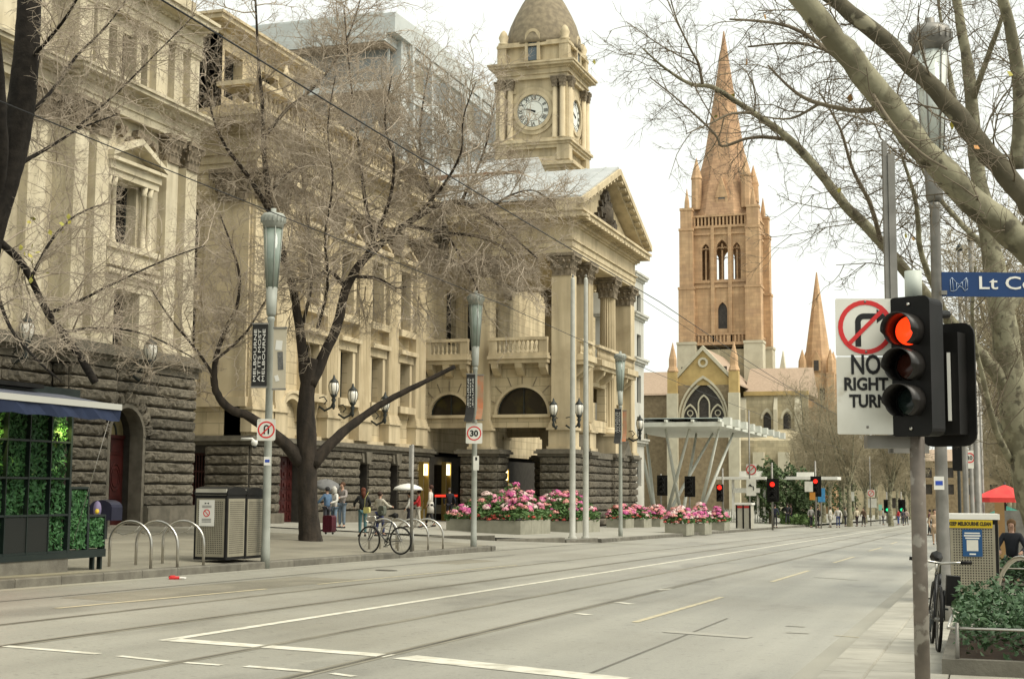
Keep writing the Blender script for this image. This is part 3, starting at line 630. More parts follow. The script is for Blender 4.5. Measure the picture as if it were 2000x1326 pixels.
capital(th, -21.55, 82.3, ZC1, .98, ZE-ZC1); mb = MB(); mb.box(-22.2, XF+.1, 81.6, 83, 3.8, ZC0-.14); mb.box(-22.3, XF+.2, 81.5, 83.1, ZC0-.14, ZC0); mb.build('pedestal', M['gold'], th)
for x0, x1 in ((-26.6, -25.6), (-30.4, -29.4)):
    pier(x0, x1, YF, YF+1.0); pier(x0, x1, YB-1, YB)
# arcade walls of the north flank (and the matching south flank)
for Yw, th_ in ((YF+.35, .7), (YB-.3, .5)):
    mb = MB(); wall_y(mb, Yw, th_, -29.4, -26.6, 5.65, 8.4, [(-29.22, -26.9, 5.65, 7.4)]); wall_y(mb, Yw, th_, -25.6, -22.1, 5.65, 8.4, [(-25.33, -22.37, 5.65, 7.4)])
    arch_y(mb, Yw, th_, -28.06, 1.16, 5.69, 7.4, 1.16); arch_y(mb, Yw, th_, -23.85, 1.48, 5.69, 7.4, 1.48)
    mb.box(-29.4, -26.6, Yw, Yw+th_, 4.98, 5.65); mb.box(-25.6, -22.1, Yw, Yw+th_, 4.98, 5.65); mb.build('arcade_wall', M['goldw'], th)
for xc, r in ((-28.06, 1.16), (-23.85, 1.48)):
    mb = MB(); ring_y(mb, YF+.3, YF+.4, xc, 5.69, r-.03, r+.12, n=20); mb.box(xc-r-.15, xc+r+.15, YF+.2, YF+.4, 5.52, 5.68); mb.build('archivolt', M['gold'], th)
    for i in range(1, 8):
        a = math.pi*i/8; mb = MB(); mb.obox((xc+(r+.42)*math.cos(a), YF+.34, 5.69+(r+.42)*math.sin(a)), (.52, .06, .03), 0, 0, -a); mb.build('voussoir_joint', M['carve'], th)
    mb = MB(); mb.prism([(xc+r*math.cos(math.pi*i/18), 5.69+r*math.sin(math.pi*i/18)) for i in range(19)], 'y', YF+.72, YF+.75); w = mb.build('lunette_window', mat('lunette_glass', (.028, .022, .014), (.06, .05, .015), .25, 1.5, lo=.5, hi=.7), th)  # yellowish patches paint the tree reflection into the pane colour
    mb = MB(); ring_y(mb, YF+.66, YF+.71, xc, 5.69, r-.06, r); mb.box(xc-.03, xc+.03, YF+.66, YF+.71, 5.7, 5.69+r); mb.build('lunette_frame', M['iron'], w)
# balconies
for xa, xb in ((-29.3, -26.7), (-25.5, -22.2)):
    mb = MB(); mb.box(xa, xb, YF-.45, YF+1, 8.4, 8.62); mb.box(xa-.05, xb+.05, YF-.6, YF+1, 8.62, 8.78); mb.box(xa, xb, YF-.52, YF+1, 8.78, 8.95); b0 = mb.build('balcony', M['gold'], th)
    for k in range(3):
        xx = xa+.3+(xb-xa-.6)*k/2; mb = MB(); mb.prism([(YF+.35, 7.75), (YF+.1, 7.8), (YF-.35, 8.15), (YF-.42, 8.4), (YF+.35, 8.4)], 'x', xx-.2, xx+.2); mb.build('bracket', M['gold'], b0)
    mb = MB(); mb.box(xa, xb, YF-.5, YF-.2, 9.62, 9.78); mb.box(xa, xa+.45, YF-.46, YF-.24, 8.95, 9.62); mb.box(xb-.45, xb, YF-.46, YF-.24, 8.95, 9.62); mb.build('handrail', M['gold'], b0)
    k = int((xb-xa-1)/.22)
    for i in range(k): place('baluster', BAL, b0, (xa+.6+i*(xb-xa-1.1)/max(1, k-1), YF-.35, 8.95), (.95, .95, .96))
# front bays
for a, b in ((73.5, 76.0), (77.0, 81.8), (83.0, 85.8)):
    r = (b-a)/2-.25; yc = (a+b)/2; zs = 5.69
    top = max(7.4, zs+r+.15) if r < 1.9 else 7.4
    mb = MB()
    if r < 1.9: arch_x(mb, -21.5, .5, yc, r, zs, 8.4, (b-a)/2)
    else: wall_x(mb, -21.5, .5, a, b, zs, 8.4, [(a+.4, b-.4, zs, 7.6)])
    mb.box(-22, -21.5, a, b, 4.98, 5.65); mb.build('arcade_wall', M['goldw'], th)
    mb = MB(); mb.box(-22, XF+.35, a+.1, b-.1, 8.4, 8.62); mb.box(-22, XF+.5, a+.05, b-.05, 8.62, 8.95); mb.box(XF+.05, XF+.35, a+.05, b-.05, 9.62, 9.78); b0 = mb.build('balcony', M['gold'], th)
    for z in (.3, .7): mb = MB(); mb.prism([(-21.5, 7.75), (-21.2, 7.8), (-20.75, 8.15), (-20.7, 8.4), (-21.5, 8.4)], 'y', a+(b-a)*z-.15, a+(b-a)*z+.15); mb.build('bracket', M['gold'], b0)
    k = int((b-a)/.28)
    for i in range(k): place('baluster', BAL, b0, (XF+.2, a+.2+i*(b-a-.4)/max(1, k-1), 8.95), (.95, .95, .96))
mb = MB(); mb.box(XM+.2, -21.6, YF+1, YB-.4, 8.5, 8.9); mb.build('loggia_floor', M['gold'], th)
mb = MB(); mb.box(XM+.2, -21.2, YF+.2, YB-.2, 14.35, 14.45); mb.build('loggia_ceiling', mat('ceiling_paint', (.16, .15, .12), (.08, .085, .075), .8, 1), th)
# rock-faced base of the portico, in blocks with passages between
BASE = [(-22.75, -20.85, 72.2, 74.0), (-27.25, -24.95, 72.2, 74.0), (-30.4, -29.2, 72.2, 73.6), (-22.75, -20.85, 75.7, 77.4), (-22.75, -20.85, 81.3, 83.3), (-22.75, -20.85, 85.4, 87.1), (-27.25, -24.95, 85.4, 87.1)]
for x0, x1, y0, y1 in BASE:
    mb = MB(); mb.box(x0+.14, x1-.14, y0+.14, y1-.14, zl(x0, y0)-.6, 3.45); mb.build('pier_core', M['joint'], th)
    stones_y(th, y0+.14, x0+.1, x1-.1, -.35, 3.42, 9, .18, 3); stones_x(th, x1-.14, y0+.1, y1-.1, -.35, 3.42, 9, .18, 3)
    cornice(th, x0, x1, y0, y1, 3.42, [(.14, .02), (.14, .18), (.10, .08)], M['blue_s'], 'base_cornice')
for a, b in ((74.0, 75.7), (77.4, 81.3), (83.3, 85.4)):
    mb = MB(); mb.box(-21.6, -21.15, a, b, zl(-21, 78)-.6, 3.4); mb.build('pier_core', M['joint'], th); stones_x(th, -21.15, a, b, -.35, 3.42, 9, .16, 3); mb = MB(); mb.box(-21.7, -20.95, a, b, 3.42, 3.75); mb.build('base_cornice', M['blue_s'], th)
    if b-a < 3: mb = MB(); yc = (a+b)/2; mb.prism([(a+.1, 3.75), (b-.1, 3.75), (yc, 4.65)], 'x', -21.3, -20.8); mb.build('gablet', M['blue_s'], th)
# entablature, pediment and roof of the portico
cornice(th, XM+1, XF-.02, YF+.02, YB-.02, ZE, ST, M['gold'], 'entablature', (0, 1, 1, 1))
dentils_y(th, YF-.28, XM+1.2, XF+.2, 16.06, .18, .2, .34, M['gold']); dentils_x(th, XF+.28, YF-.2, YB+.2, 16.06, .18, .2, .34, M['gold'])
mb = MB()
for i in range(12): a = XM+1.6+i*.66; mb.box(a, a+.26, YF-.88, YF-.3, 16.10, 16.24)
for i in range(22): a = YF-.4+i*.68; mb.box(XF+.3, XF+.88, a, a+.26, 16.10, 16.24)
tag(mb.build('modillions', M['gold'], th), kind='stuff')
yc, z0, z1, hw = (YF+YB)/2, 16.6, 19.75, (YB-YF)/2+.95
mb = MB(); mb.prism([(yc-hw+.9, z0), (yc+hw-.9, z0), (yc, z1-.5)], 'x', XF-.5, XF-.1); mb.build('tympanum', M['gold'], th)
for s in (-1, 1):
    e = yc+s*hw
    for (t0, t1, d, nm) in ((0, .28, .55, 'raking_cornice'), (.28, .62, .95, 'raking_cornice')):
        mb = MB(); mb.prism([(e, z0+t0-.12), (yc, z1+t0), (yc, z1+t1), (e, z0+t1-.12)], 'x', XF-.6, XF+d); mb.build(nm, M['gold'], th)
    mb = MB()
    for i in range(11):
        f = (i+.6)/11.5; yy = e+(yc-e)*f; zz = z0+(z1-z0)*f; mb.obox((XF+.6, yy, zz+.16), (.6, .28, .16), 0, math.atan2(z1-z0, (yc-e))*1 if s < 0 else math.atan2(z1-z0, yc-e)-math.pi)
    tag(mb.build('modillions', M['gold'], th), kind='stuff')
mb = MB(); r_ = random.Random(5)
for i in range(70):
    t = r_.random(); a = yc+r_.uniform(-1, 1)*2.6*(1-t)**.8; mb.obox((XF-.02+r_.uniform(0, .1), a, 16.9+t*2.1), (.25, r_.uniform(.15, .45), r_.uniform(.15, .4)), 0, r_.uniform(-1, 1))
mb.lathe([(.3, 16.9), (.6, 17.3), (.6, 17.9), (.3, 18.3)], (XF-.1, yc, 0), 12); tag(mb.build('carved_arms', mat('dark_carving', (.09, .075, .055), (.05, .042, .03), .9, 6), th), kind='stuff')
mb = MB(); mb.box(XM+1.2, XF-.1, YF-.3, YB+.3, 16.5, 17.2); mb.build('blocking_course', M['gold'], th)
mroof = mat('lead_roof', (.42, .435, .42), (.35, .365, .355), .45, 1.2, spec=.4)
for s in (-1, 1):
    e = yc+s*(hw-.1); mb = MB(); mb.prism([(e, z0+.52), (yc, z1+.64), (yc, z1+.76), (e, z0+.64)], 'x', -31, XF+.8); rf = mb.build('roof', mroof, th)
    for i in range(9): x = -30.6+i*1.2; mb = MB(); mb.prism([(e, z0+.62), (yc, z1+.74), (yc, z1+.81), (e, z0+.69)], 'x', x, x+.06); mb.build('roof_seam', mroof, rf)
mb = MB(); mb.prism([(yc-hw+.3, z0+.2), (yc+hw-.3, z0+.2), (yc, z1+.4)], 'x', -31, -30.6); mb.build('gable_wall', M['gold'], th)
# entrance: lit notices, brass frames, red ribbon
glow = mat('lit_notice', (.8, .7, .4), None, .5, emit=(1, .82, .42), estr=1.5); brass = mat('brass', (.42, .30, .09), None, .35, metal=.8)
for px, py in ((829, 917), (873, 917), (987, 928)):
    p = onX(px, py, XM+.5) if px < 950 else onX(px, py, XM+.6); y = p.y
    mb = MB(); mb.box(p.x-.15, p.x+.1, y-.42, y-.34, zt0, p.z+.35); mb.box(p.x-.15, p.x+.1, y+.34, y+.42, zt0, p.z+.35); mb.box(p.x-.15, p.x+.1, y-.42, y+.42, p.z+.35, p.z+.42); f = mb.build('notice_frame', brass, th)
    mb = MB(); mb.box(p.x-.1, p.x+.05, y-.32, y+.32, p.z-.3, p.z+.3); mb.build('lit_notice', glow, f); mb = MB(); mb.box(p.x+.05, p.x+.06, y-.05, y+.05, p.z-.15, p.z+.15); mb.build('notice_print', M['ink'], f)
lettering('205', .42, M['white'], th, onY(832, 620, YF-.02)-wloc(th), (math.pi/2, 0, 0), .42, .004)
# clock tower
tx0, tx1, ty0, ty1 = -36.8, -30.85, 105.5, 111.45; txc, tyc = (tx0+tx1)/2, (ty0+ty1)/2
mb = MB(); mb.box(tx0, tx1, ty0, ty1, 10, 27.2); tw = mb.build('tower', M['gold'], th)
mb = MB(); mb.box(tx0+.35, tx1-.35, ty0+.35, ty1-.35, 27.2, 34.0); mb.box(tx0+.3, tx1-.3, ty0+.3, ty1-.3, 34.9, 36.4); mb.build('clock_stage', M['gold'], tw)
cornice(tw, tx0, tx1, ty0, ty1, 26.0, [(.2, .1), (.2, .35), (.2, .6), (.15, .3)], M['gold'])
cornice(tw, tx0, tx1, ty0, ty1, 27.9, [(.25, .05), (.2, .2), (.2, .35), (.15, .15)], M['gold'])
cornice(tw, tx0, tx1, ty0, ty1, 33.6, [(.35, -.05), (.12, .08), (.3, .02), (.15, .2), (.2, .55), (.15, .65)], M['gold'])
dentils_y(tw, ty0-.1, tx0, tx1, 34.5, .14, .2, .3, M['gold']); dentils_x(tw, tx1+.1, ty0, ty1, 34.5, .14, .2, .3, M['gold'])
mb = MB(); mb.box(tx0-.05, tx1+.05, ty0-.05, ty1+.05, 36.3, 36.5); mb.box(tx0+.05, tx1-.05, ty0+.05, ty1-.05, 36.5, 36.7); mb.build('cornice', M['gold'], tw)
for cx, cy in ((tx0, ty0), (tx1, ty0), (tx1, ty1), (tx0, ty1)):
    sx, sy = (1 if cx == tx0 else -1), (1 if cy == ty0 else -1)
    mb = MB(); mb.box(cx-.1*sx, cx+.9*sx, cy-.1*sy, cy+.9*sy, 26.9, 28.6); mb.build('tower_pedestal', M['gold'], tw); mb = MB(); mb.box(cx+.0, cx+.75*sx, cy, cy+.75*sy, 34.9, 36.6); mb.build('tower_pedestal', M['gold'], tw)
    mb = MB(); mb.box(cx+.1*sx, cx+.7*sx, cy+.1*sy, cy+.7*sy, 28.6, 33.2); mb.build('tower_pier', M['gold'], tw)
    for ax, ay in ((cx+.45*sx, cy-.02*sy), (cx+1.1*sx, cy+.1*sy), (cx-.02*sx, cy+.45*sy), (cx+.1*sx, cy+1.1*sy)):
        mb = MB(); mb.lathe([(.3, 28.6), (.3, 28.75), (.24, 28.8), (.21, 32.85)], (ax, ay, 0), 12); mb.build('tower_column', M['gold'], tw); place('capital', CAP, tw, (ax, ay, 32.85), (.46, .46, .7))
for face in ('n', 'w'):
    mbR = MB(); mbF = MB(); mbN = MB(); mbH = MB(); mbA = MB()
    ringf = ring_y if face == 'n' else ring_x
    c = txc-.0 if face == 'n' else tyc; zc = 31.05
    pl = ty0+.35 if face == 'n' else tx1-.35; o = -1 if face == 'n' else 1
    ax = 'y' if face == 'n' else 'x'
    ringf(mbR, pl, pl+o*.22, c, zc, 1.34, 1.62, 0, 2*math.pi, 32); ringf(mbR, pl, pl+o*.12, c, zc, 1.62, 1.95, 0, 2*math.pi, 32); mbR.build('clock_surround', M['gold'], tw)
    mbF.prism([(c+1.34*math.cos(2*math.pi*i/32), zc+1.34*math.sin(2*math.pi*i/32)) for i in range(32)], ax, pl, pl+o*.06); cf = mbF.build('clock_face', mat('clock_white', (.72, .74, .68), None, .4), tw)
    ringf(mbN, pl+o*.06, pl+o*.075, c, zc, .78, .81, 0, 2*math.pi, 32); ringf(mbN, pl+o*.06, pl+o*.075, c, zc, 1.26, 1.3, 0, 2*math.pi, 32); mbN.build('minute_ring', M['iron'], cf)
    numer = ['XII', 'I', 'II', 'III', 'IIII', 'V', 'VI', 'VII', 'VIII', 'IX', 'X', 'XI']
    for k in range(12):
        a = -2*math.pi*k/12; me = textmesh(numer[k], .48, None, .008); me.materials.clear(); me.materials.append(M['ink'])
        rr = 1.03; u, v = rr*math.sin(-a), rr*math.cos(a)
        if face == 'n': place('numeral', me, cf, (c+u, pl-.08, zc+v), (.8, 1, 1), rot=(math.pi/2, -a*1, 0))
        else:
            ob = place('numeral', me, cf, (pl+.08, c+u, zc+v), (.8, 1, 1)); ob.rotation_euler = (Matrix.Rotation(math.pi/2, 3, 'Z') @ Matrix.Rotation(math.pi/2, 3, 'X') @ Matrix.Rotation(a, 3, 'Z')).to_euler()
    # hands near quarter to ten
    for ln, w_, hr in ((1.15, .05, (47.5/60)*2*math.pi), (.72, .08, (9.79/12)*2*math.pi)):
        u, v = math.sin(hr), math.cos(hr); q = [(c-w_*v-u*.2, zc+w_*u-v*.2), (c+w_*v-u*.2, zc-w_*u-v*.2), (c+u*ln, zc+v*ln)]; m2 = MB(); m2.prism(q, ax, pl+o*.09, pl+o*.11); m2.build('clock_hand', M['ink'], cf)
    for su in (-1, 1):
        for sv in (-1, 1):
            m2 = MB(); a0 = math.atan2(sv, su)
            if ax == 'y': m2.box(c+su*1.45, c+su*1.8, pl+o*.08, pl, zc+sv*1.5, zc+sv*1.9)
            else: m2.box(pl, pl+o*.08, c+su*1.45, c+su*1.8, zc+sv*1.5, zc+sv*1.9)
            m2.build('spandrel_panel', M['gold'], tw)
# dome with little arched lights
n = 8; prof = [(3.15, 36.6), (3.1, 37.0), (2.98, 37.8), (2.72, 38.7), (2.32, 39.6), (1.8, 40.6), (1.25, 41.5), (.9, 42.1)]
mb = MB(); mb.lathe(prof, (txc, tyc, 0), n*3, True, math.pi/8); mb.build('dome', mat('dome_lead', (.26, .215, .14), (.17, .14, .095), .8, 2.5, .2, 9), tw)
mb = MB(); mb.lathe([(.95, 42.0), (1.1, 42.2), (.8, 42.5), (.75, 43.6), (1, 43.8), (.5, 44.3), (.1, 45.5)], (txc, tyc, 0), 8); mb.build('lantern', M['gold'], tw)
for ax, (a, b) in (('y', (txc, ty0+.05)), ('x', (tyc, tx1-.05))):
    m2 = MB(); o = -1 if ax == 'y' else 1
    (ring_y if ax == 'y' else ring_x)(m2, b-o*1.2, b+o*.12, a, 37.1, .38, .62); 
    for s in (-1, 1):
        if ax == 'y': m2.box(a+s*.38, a+s*.62, b-.12, b+1.2, 35.1, 37.1)
        else: m2.box(b-1.2, b+.12, a+s*.38, a+s*.62, 35.1, 37.1)
    w = m2.build('dormer', M['gold'], tw); m2 = MB(); m2.prism([(a-.38, 35.15), (a+.38, 35.15)]+[(a+.38*math.cos(math.pi*i/10), 37.1+.38*math.sin(math.pi*i/10)) for i in range(11)], ax, b+o*.02, b-o*.1); m2.build('pane', mat('sky_glass', (.10, .13, .15), None, .1), w)
    m2 = MB(); m2.box(a-.38, a+.38, b-.06, b-.03, 36.2, 36.3) if ax == 'y' else m2.box(b+.03, b+.06, a-.38, a+.38, 36.2, 36.3); m2.build('glazing_bar', M['iron'], w)
for cx, cy in ((tx0+.4, ty0+.4), (tx1-.4, ty0+.4), (tx1-.4, ty1-.4), (tx0+.4, ty1-.4)):
    mb = MB(); mb.lathe([(.42, 36.6), (.45, 36.8), (.3, 36.9), (.42, 37.3), (.25, 37.7), (.08, 37.9)], (cx, cy, 0), 10); mb.build('urn', M['gold'], tw)
mb = MB(); mb.box(-44, -31.5, 95, 106, 10, 24.4); mb.build('brick_range', mat('red_brick', (.26, .15, .095), (.19, .115, .075), .9, 3, .2, 20), th)
mb = MB(); mb.prism([(95.3, 24.4), (100.5, 26.6), (105.4, 24.4)], 'x', -44, -31.7); mb.build('roof', mroof, th)

tw.location.z += .65
# ------------------------------------------------------------------ other buildings
mwhite = mat('white_panel', (.50, .525, .505), (.44, .465, .45), .5, .4); mglass = mat('office_glass', (.20, .22, .22), (.26, .275, .265), .15, .3, spec=.4); msoff = mat('brown_soffit', (.36, .285, .21), (.29, .23, .17), .8, 1)
XO = -60.0
ob = empty('office_building', (XO, 150, zl(-45, 150)), 0, 'white modern office block with angled window fins behind the town hall', 'building')
yo0 = onX(785, 100, XO).y
mb = MB(); mb.box(XO-35, XO-.5, yo0+1, 215, 0, 51); mb.build('wall', mwhite, ob)
ztop = 53.2
mb = MB(); mb.prism([(yo0-2, 51), (yo0-2, ztop), (yo0+8, ztop+.3), (215, ztop-.6), (215, 51)], 'x', XO-34, XO); mb.build('parapet', mwhite, ob)
mb = MB(); mb.box(XO-28, XO-5, yo0+6, 182, ztop-.2, ztop+3.2); mb.build('roof_plant', mwhite, ob)
for i in range(12):
    ya = yo0+3+i*5.6
    for r in range(3):
        z1 = 49.2-r*5.2; z0 = z1-2.7
        mb = MB(); mb.box(XO-.5, XO-.42, ya+1.6, ya+4.4, z0, z1); w = mb.build('window', mglass if (i+r) % 3 else mat('painted_lit_room', (.30, .27, .18), (.2, .18, .13), .2, .5), ob)  # some panes: room light imitated by a warmer glass colour, nothing emits
        mb = MB(); mb.prism([(XO-.5, ya+4.5), (XO+.35, ya+5.0), (XO+.3, ya+5.2), (XO-.5, ya+4.8)], 'z', z0-.3, z1+.2); mb.build('fin', mat('fin_grey', (.22, .245, .25), None, .4) if i == 0 and r == 0 else bpy.data.materials['fin_grey'], ob)
    for r in range(4):
        mb = MB(); z1 = 50.9-r*5.2; mb.box(XO-.5, XO-.15, ya-.3, ya+5.29, z1-1.1, z1); mb.build('spandrel', mwhite, ob)
    mb = MB(); mb.prism([(ya-.1, 51), (ya+.5, 51), (ya+1.6, 34), (ya+1.0, 34)], 'x', XO-.49, XO+.05); mb.build('raking_column', mwhite, ob)
for r in range(4):
    z1 = 50.9-r*5.4
    mb = MB(); mb.box(XO-40, XO-1.0, yo0-2.5, yo0+1, z1-.9, z1); mb.build('balcony_slab', mwhite, ob); mb = MB(); mb.box(XO-40, XO-1.1, yo0-2.3, yo0+.9, z1-1.15, z1-.9); mb.build('soffit', msoff, ob)
    mb = MB(); mb.box(XO-40, XO-1.4, yo0-.2, yo0, z1-4.4, z1-1.15); mb.build('window', mglass, ob)
    for k in range(7): mb = MB(); x = XO-1.5-k*5; mb.box(x-.12, x+.12, yo0-.35, yo0-.2, z1-4.4, z1-1.15); mb.build('mullion', mwhite, ob)
# pale corner building across the side street
XC = -26.5; cb = empty('corner_building', (XC, 135, zl(XC, 135)), 0, 'pale rendered corner building with projecting cornices beyond the portico', 'building')
mpale = mat('pale_render', (.52, .51, .45), (.44, .43, .375), .7, .8, streak=.15)
ya, yb = onX(1237, 700, XC).y, onX(1246, 700, XC).y
mb = MB(); wall_x(mb, XC, .6, ya, yb+2, -3, 18.6, [(ya+1.2+i*3.4, ya+2.6+i*3.4, 2+k*3.3, 4.2+k*3.3) for i in range(3) for k in range(5) if ya+2.6+i*3.4 < yb+1.6]); mb.box(-45, XC-.6, ya, yb+2, -3, 18.5); mb.build('wall', mpale, cb)
for i in range(3):
    for k in range(5 if ya+2.6+i*3.4 < yb+1.6 else 0): window_x(cb, XC-.3, ya+1.2+i*3.4, ya+2.6+i*3.4, 2+k*3.3, 4.2+k*3.3, (0, 1))
for z in (5.2, 11.6, 15.2, 18.4): cornice(cb, -45, XC, ya, yb+2, z, [(.2, .1), (.2, .3), (.15, .4)], mpale, 'cornice', (0, 1, 1, 1))
mb = MB(); mb.box(-44, XC-1, ya+1, yb, 18.9, 20.2); mb.build('parapet', mpale, cb)

# ------------------------------------------------------------------ cathedral
c_or = mat('orange_stone', (.58, .395, .23), (.47, .305, .175), .9, .5, .1, 5, streak=.15, stain=((.40, .26, .165), .35, .55, .8), ashlar=(1.5, .7, .03, .10, .8))
c_gr = mat('grey_stone', (.50, .44, .30), (.39, .335, .22), .9, .5, .1, 4, streak=.12, ashlar=(1.5, .7, .03, .12, .8))
c_ye = mat('yellow_stone', (.52, .38, .16), (.42, .30, .125), .9, .8); c_da = mat('brown_rubble', (.31, .245, .15), (.22, .17, .105), .95, 1.5)
c_li = mat('dressed_stone', (.56, .52, .39), (.48, .44, .325), .85, .8); c_tl = mat('roof_tile', (.41, .31, .225), (.33, .25, .18), .9, 2.5, .2, 6, stretch=(1, 1, 3))
c_wi = mat('leaded_glass', (.07, .06, .05), (.04, .035, .03), .4, 3)
YT = 285.0
def cx(x, y=600, Y=YT): return onY(x, y, Y).x
def cz(y, x=1410, Y=YT): return onY(x, y, Y).z
XT0, XT1 = cx(1343), cx(1473); XTC = (XT0+XT1)/2; WT = XT1-XT0; zcath = zroad(-45, 330)-.5
ca = empty('cathedral', (XTC, YT, zcath), 0, 'gothic stone cathedral with tall orange spire and gabled transept', 'cathedral')
def lancet(yc_, w, zs, n=8):
    """pointed outline above a springing line"""
    pts = []
    for i in range(n+1): a = math.pi/3*i/n; pts.append((yc_-w/2+w*math.cos(a), zs+w*math.sin(a)))
    for i in range(n-1, -1, -1): a = math.pi/3*i/n; pts.append((yc_+w/2-w*math.cos(a), zs+w*math.sin(a)))
    return pts
def lancet_spandrel_y(mb, Y, t, xc, w, zs, ztop):
    pts = lancet(xc, w, zs); 
    for p, q in zip(pts, pts[1:]): mb.prism([p, (p[0], ztop), (q[0], ztop), q], 'y', Y, Y+t)
def lancet_spandrel_x(mb, X, t, yc_, w, zs, ztop):
    pts = lancet(yc_, w, zs)
    for p, q in zip(pts, pts[1:]): mb.prism([p, (p[0], ztop), (q[0], ztop), q], 'x', X-t, X)
tw2 = MB().box(XT0, XT1, YT, YT+WT, zcath, cz(682)).build('tower', c_gr, ca)
zA, zB, zC, zD, zE = cz(668), cz(560), cz(500), cz(445), cz(425)
zo0, zos = cz(546), cz(488)
L3 = [(cx(1379), 1.6), (cx(1411), 2.4), (cx(1440), 1.6)]
for side in range(4):
    t = MB(); hh = [(c-w/2, c+w/2, zo0, zos+w) for c, w in L3] + [(cx(1411)-.95, cx(1411)+.95, cz(642), cz(606)+1.6)]
    wall_y(t, YT, .9, XT0, XT1, zA, zD, hh if side % 2 == 0 else hh[:3])
    for c, w in L3: lancet_spandrel_y(t, YT, .9, c, w, zos, zos+w)
    if side == 0: lancet_spandrel_y(t, YT, .9, cx(1411), 1.9, cz(606), cz(606)+1.9*.87)
    m4 = Matrix.Translation((XTC, YT+WT/2, 0)) @ Matrix.Rotation(side*math.pi/2, 4, 'Z') @ Matrix.Translation((-XTC, -YT-WT/2, 0)); t.xform(m4); t.build('tower_wall', c_or, tw2)
    for c, w in L3:
        t = MB(); t.box(c-.13, c+.13, YT+.3, YT+.6, zo0, zos+w*.55)
        for s in (-1, 1): ring_y(t, YT+.3, YT+.55, c+s*w/4, zos, w/4-.1, w/4+.06, n=6)
        t.xform(m4); t.build('tracery', c_or, tw2)
    # string courses, parapet, blind panels
    for z, h, p in ((zA-.6, .6, .5), (zB-.2, .5, .25), (cz(552), .35, .3), (zD-1.4, .4, .35), (zD, .5, .45), (zE+.2, .35, .4)):
        t = MB(); t.box(XT0-p, XT1+p, YT-p, YT-.002, z, z+h); t.xform(m4); t.build('string_course', c_or, tw2)
    if side in (0, 3, 1):
        t = MB()
        for i in range(15): x = XT0+1.6+i*(WT-3.2)/14; t.box(x-.17, x+.17, YT-.25, YT+.05, zD+.5, zE+.2)
        for i in range(15): x = XT0+1.6+i*(WT-3.2)/14; t.box(x-.17, x+.17, YT-.45, YT-.2, zA, zA+1.4)
        t.box(XT0, XT1, YT-.5, YT-.15, zA+1.4, zA+1.75); t.xform(m4); tag(t.build('parapet', c_or, tw2), kind='stuff')
    for xx in (cx(1393), cx(1427)):
        t = MB(); t.box(xx-.35, xx+.35, YT-.45, YT-.001, zA, zD); t.xform(m4); t.build('shaft', c_or, tw2)
t = MB(); t.box(cx(1411)-.95, cx(1411)+.95, YT+.5, YT+.6, cz(642), cz(606)+1.6); t.build('window', c_wi, tw2)
t = MB(); t.box(XT0+1, XT1-1, YT+1, YT+WT-1, zA-1, zo0-2); t.build('floor', c_da, tw2)
for sx in (0, 1):
    for sy in (0, 1):
        x, y = (XT0, XT1)[sx], (YT, YT+WT)[sy]; b = 1.25
        for z0, z1, k in ((zcath, zA, 1.5), (zA, zB, 1.25), (zB, zD, 1.1), (zD, cz(405), .95)):
            t = MB(); t.box(x-b*k, x+b*k, y-b*k, y+b*k, z0, z1); t.box(x-b*k-.12, x+b*k+.12, y-b*k-.12, y+b*k+.12, z1-.5, z1); t.build('buttress', c_or if z0 >= zA-1 else c_li, tw2)
        t = MB(); r = 1.1; t.lathe([(r, cz(405)), (r*.95, cz(345)), (r*1.1, cz(343)), (.06, cz(302))], (x+(1-2*sx)*1.7, y+(1-2*sy)*1.7, 0), 8, False); t.build('turret', c_or, tw2)
        t = MB(); t.lathe([(.55, cz(405)), (.5, cz(392)), (.05, cz(365))], (x, y, 0), 6, False); t.build('pinnacle', c_or, tw2)
def cs(y): return onY(1411, y, YT+WT/2).z
sp = MB(); rb = cx(1411+58)-cx(1411); sp.lathe([(rb*1.30, cs(432)), (rb*1.14, cs(392)), (rb*.72, cs(305)), (rb*.40, cs(200)), (.12, cs(62))], (XTC, YT+WT/2, 0), 8, False, math.pi/8)
spo = sp.build('spire', mat('spire_stone', (.51, .33, .195), (.38, .235, .14), .9, .7, .2, 5, stain=((.34, .215, .135), .5, .5, .75), ashlar=(1.2, .6, .04, .12, .75)), tw2)
for yy in (250, 200, 150, 110):
    k = (yy-66)/(445-66); t = MB(); t.lathe([(rb*1.05*k+.16, cs(yy)), (rb*1.05*k+.16, cs(yy)+.45)], (XTC, YT+WT/2, 0), 8, False, math.pi/8); t.build('spire_band', c_or, spo)
for side in range(4):
    t = MB(); c = cx(1411); a = math.pi/2*side
    m4 = Matrix.Translation((XTC, YT+WT/2, 0)) @ Matrix.Rotation(a, 4, 'Z') @ Matrix.Translation((-XTC, -YT-WT/2, 0))
    t.box(c-1.25, c-.7, YT+.1, YT+4, cz(425), cz(385)); t.box(c+.7, c+1.25, YT+.1, YT+4, cz(425), cz(385)); t.prism([(c-1.35, cz(385)), (c+1.35, cz(385)), (c, cz(345))], 'y', YT+.0, YT+5); t.xform(m4); l_ = t.build('lucarne', c_or, spo)
    t = MB(); t.box(c-.7, c+.7, YT+.25, YT+.35, cz(420), cz(385)); t.xform(m4); t.build('louvre', mat('louvre_grey', (.20, .20, .19), None, .8) if side == 0 else bpy.data.materials['louvre_grey'], l_)
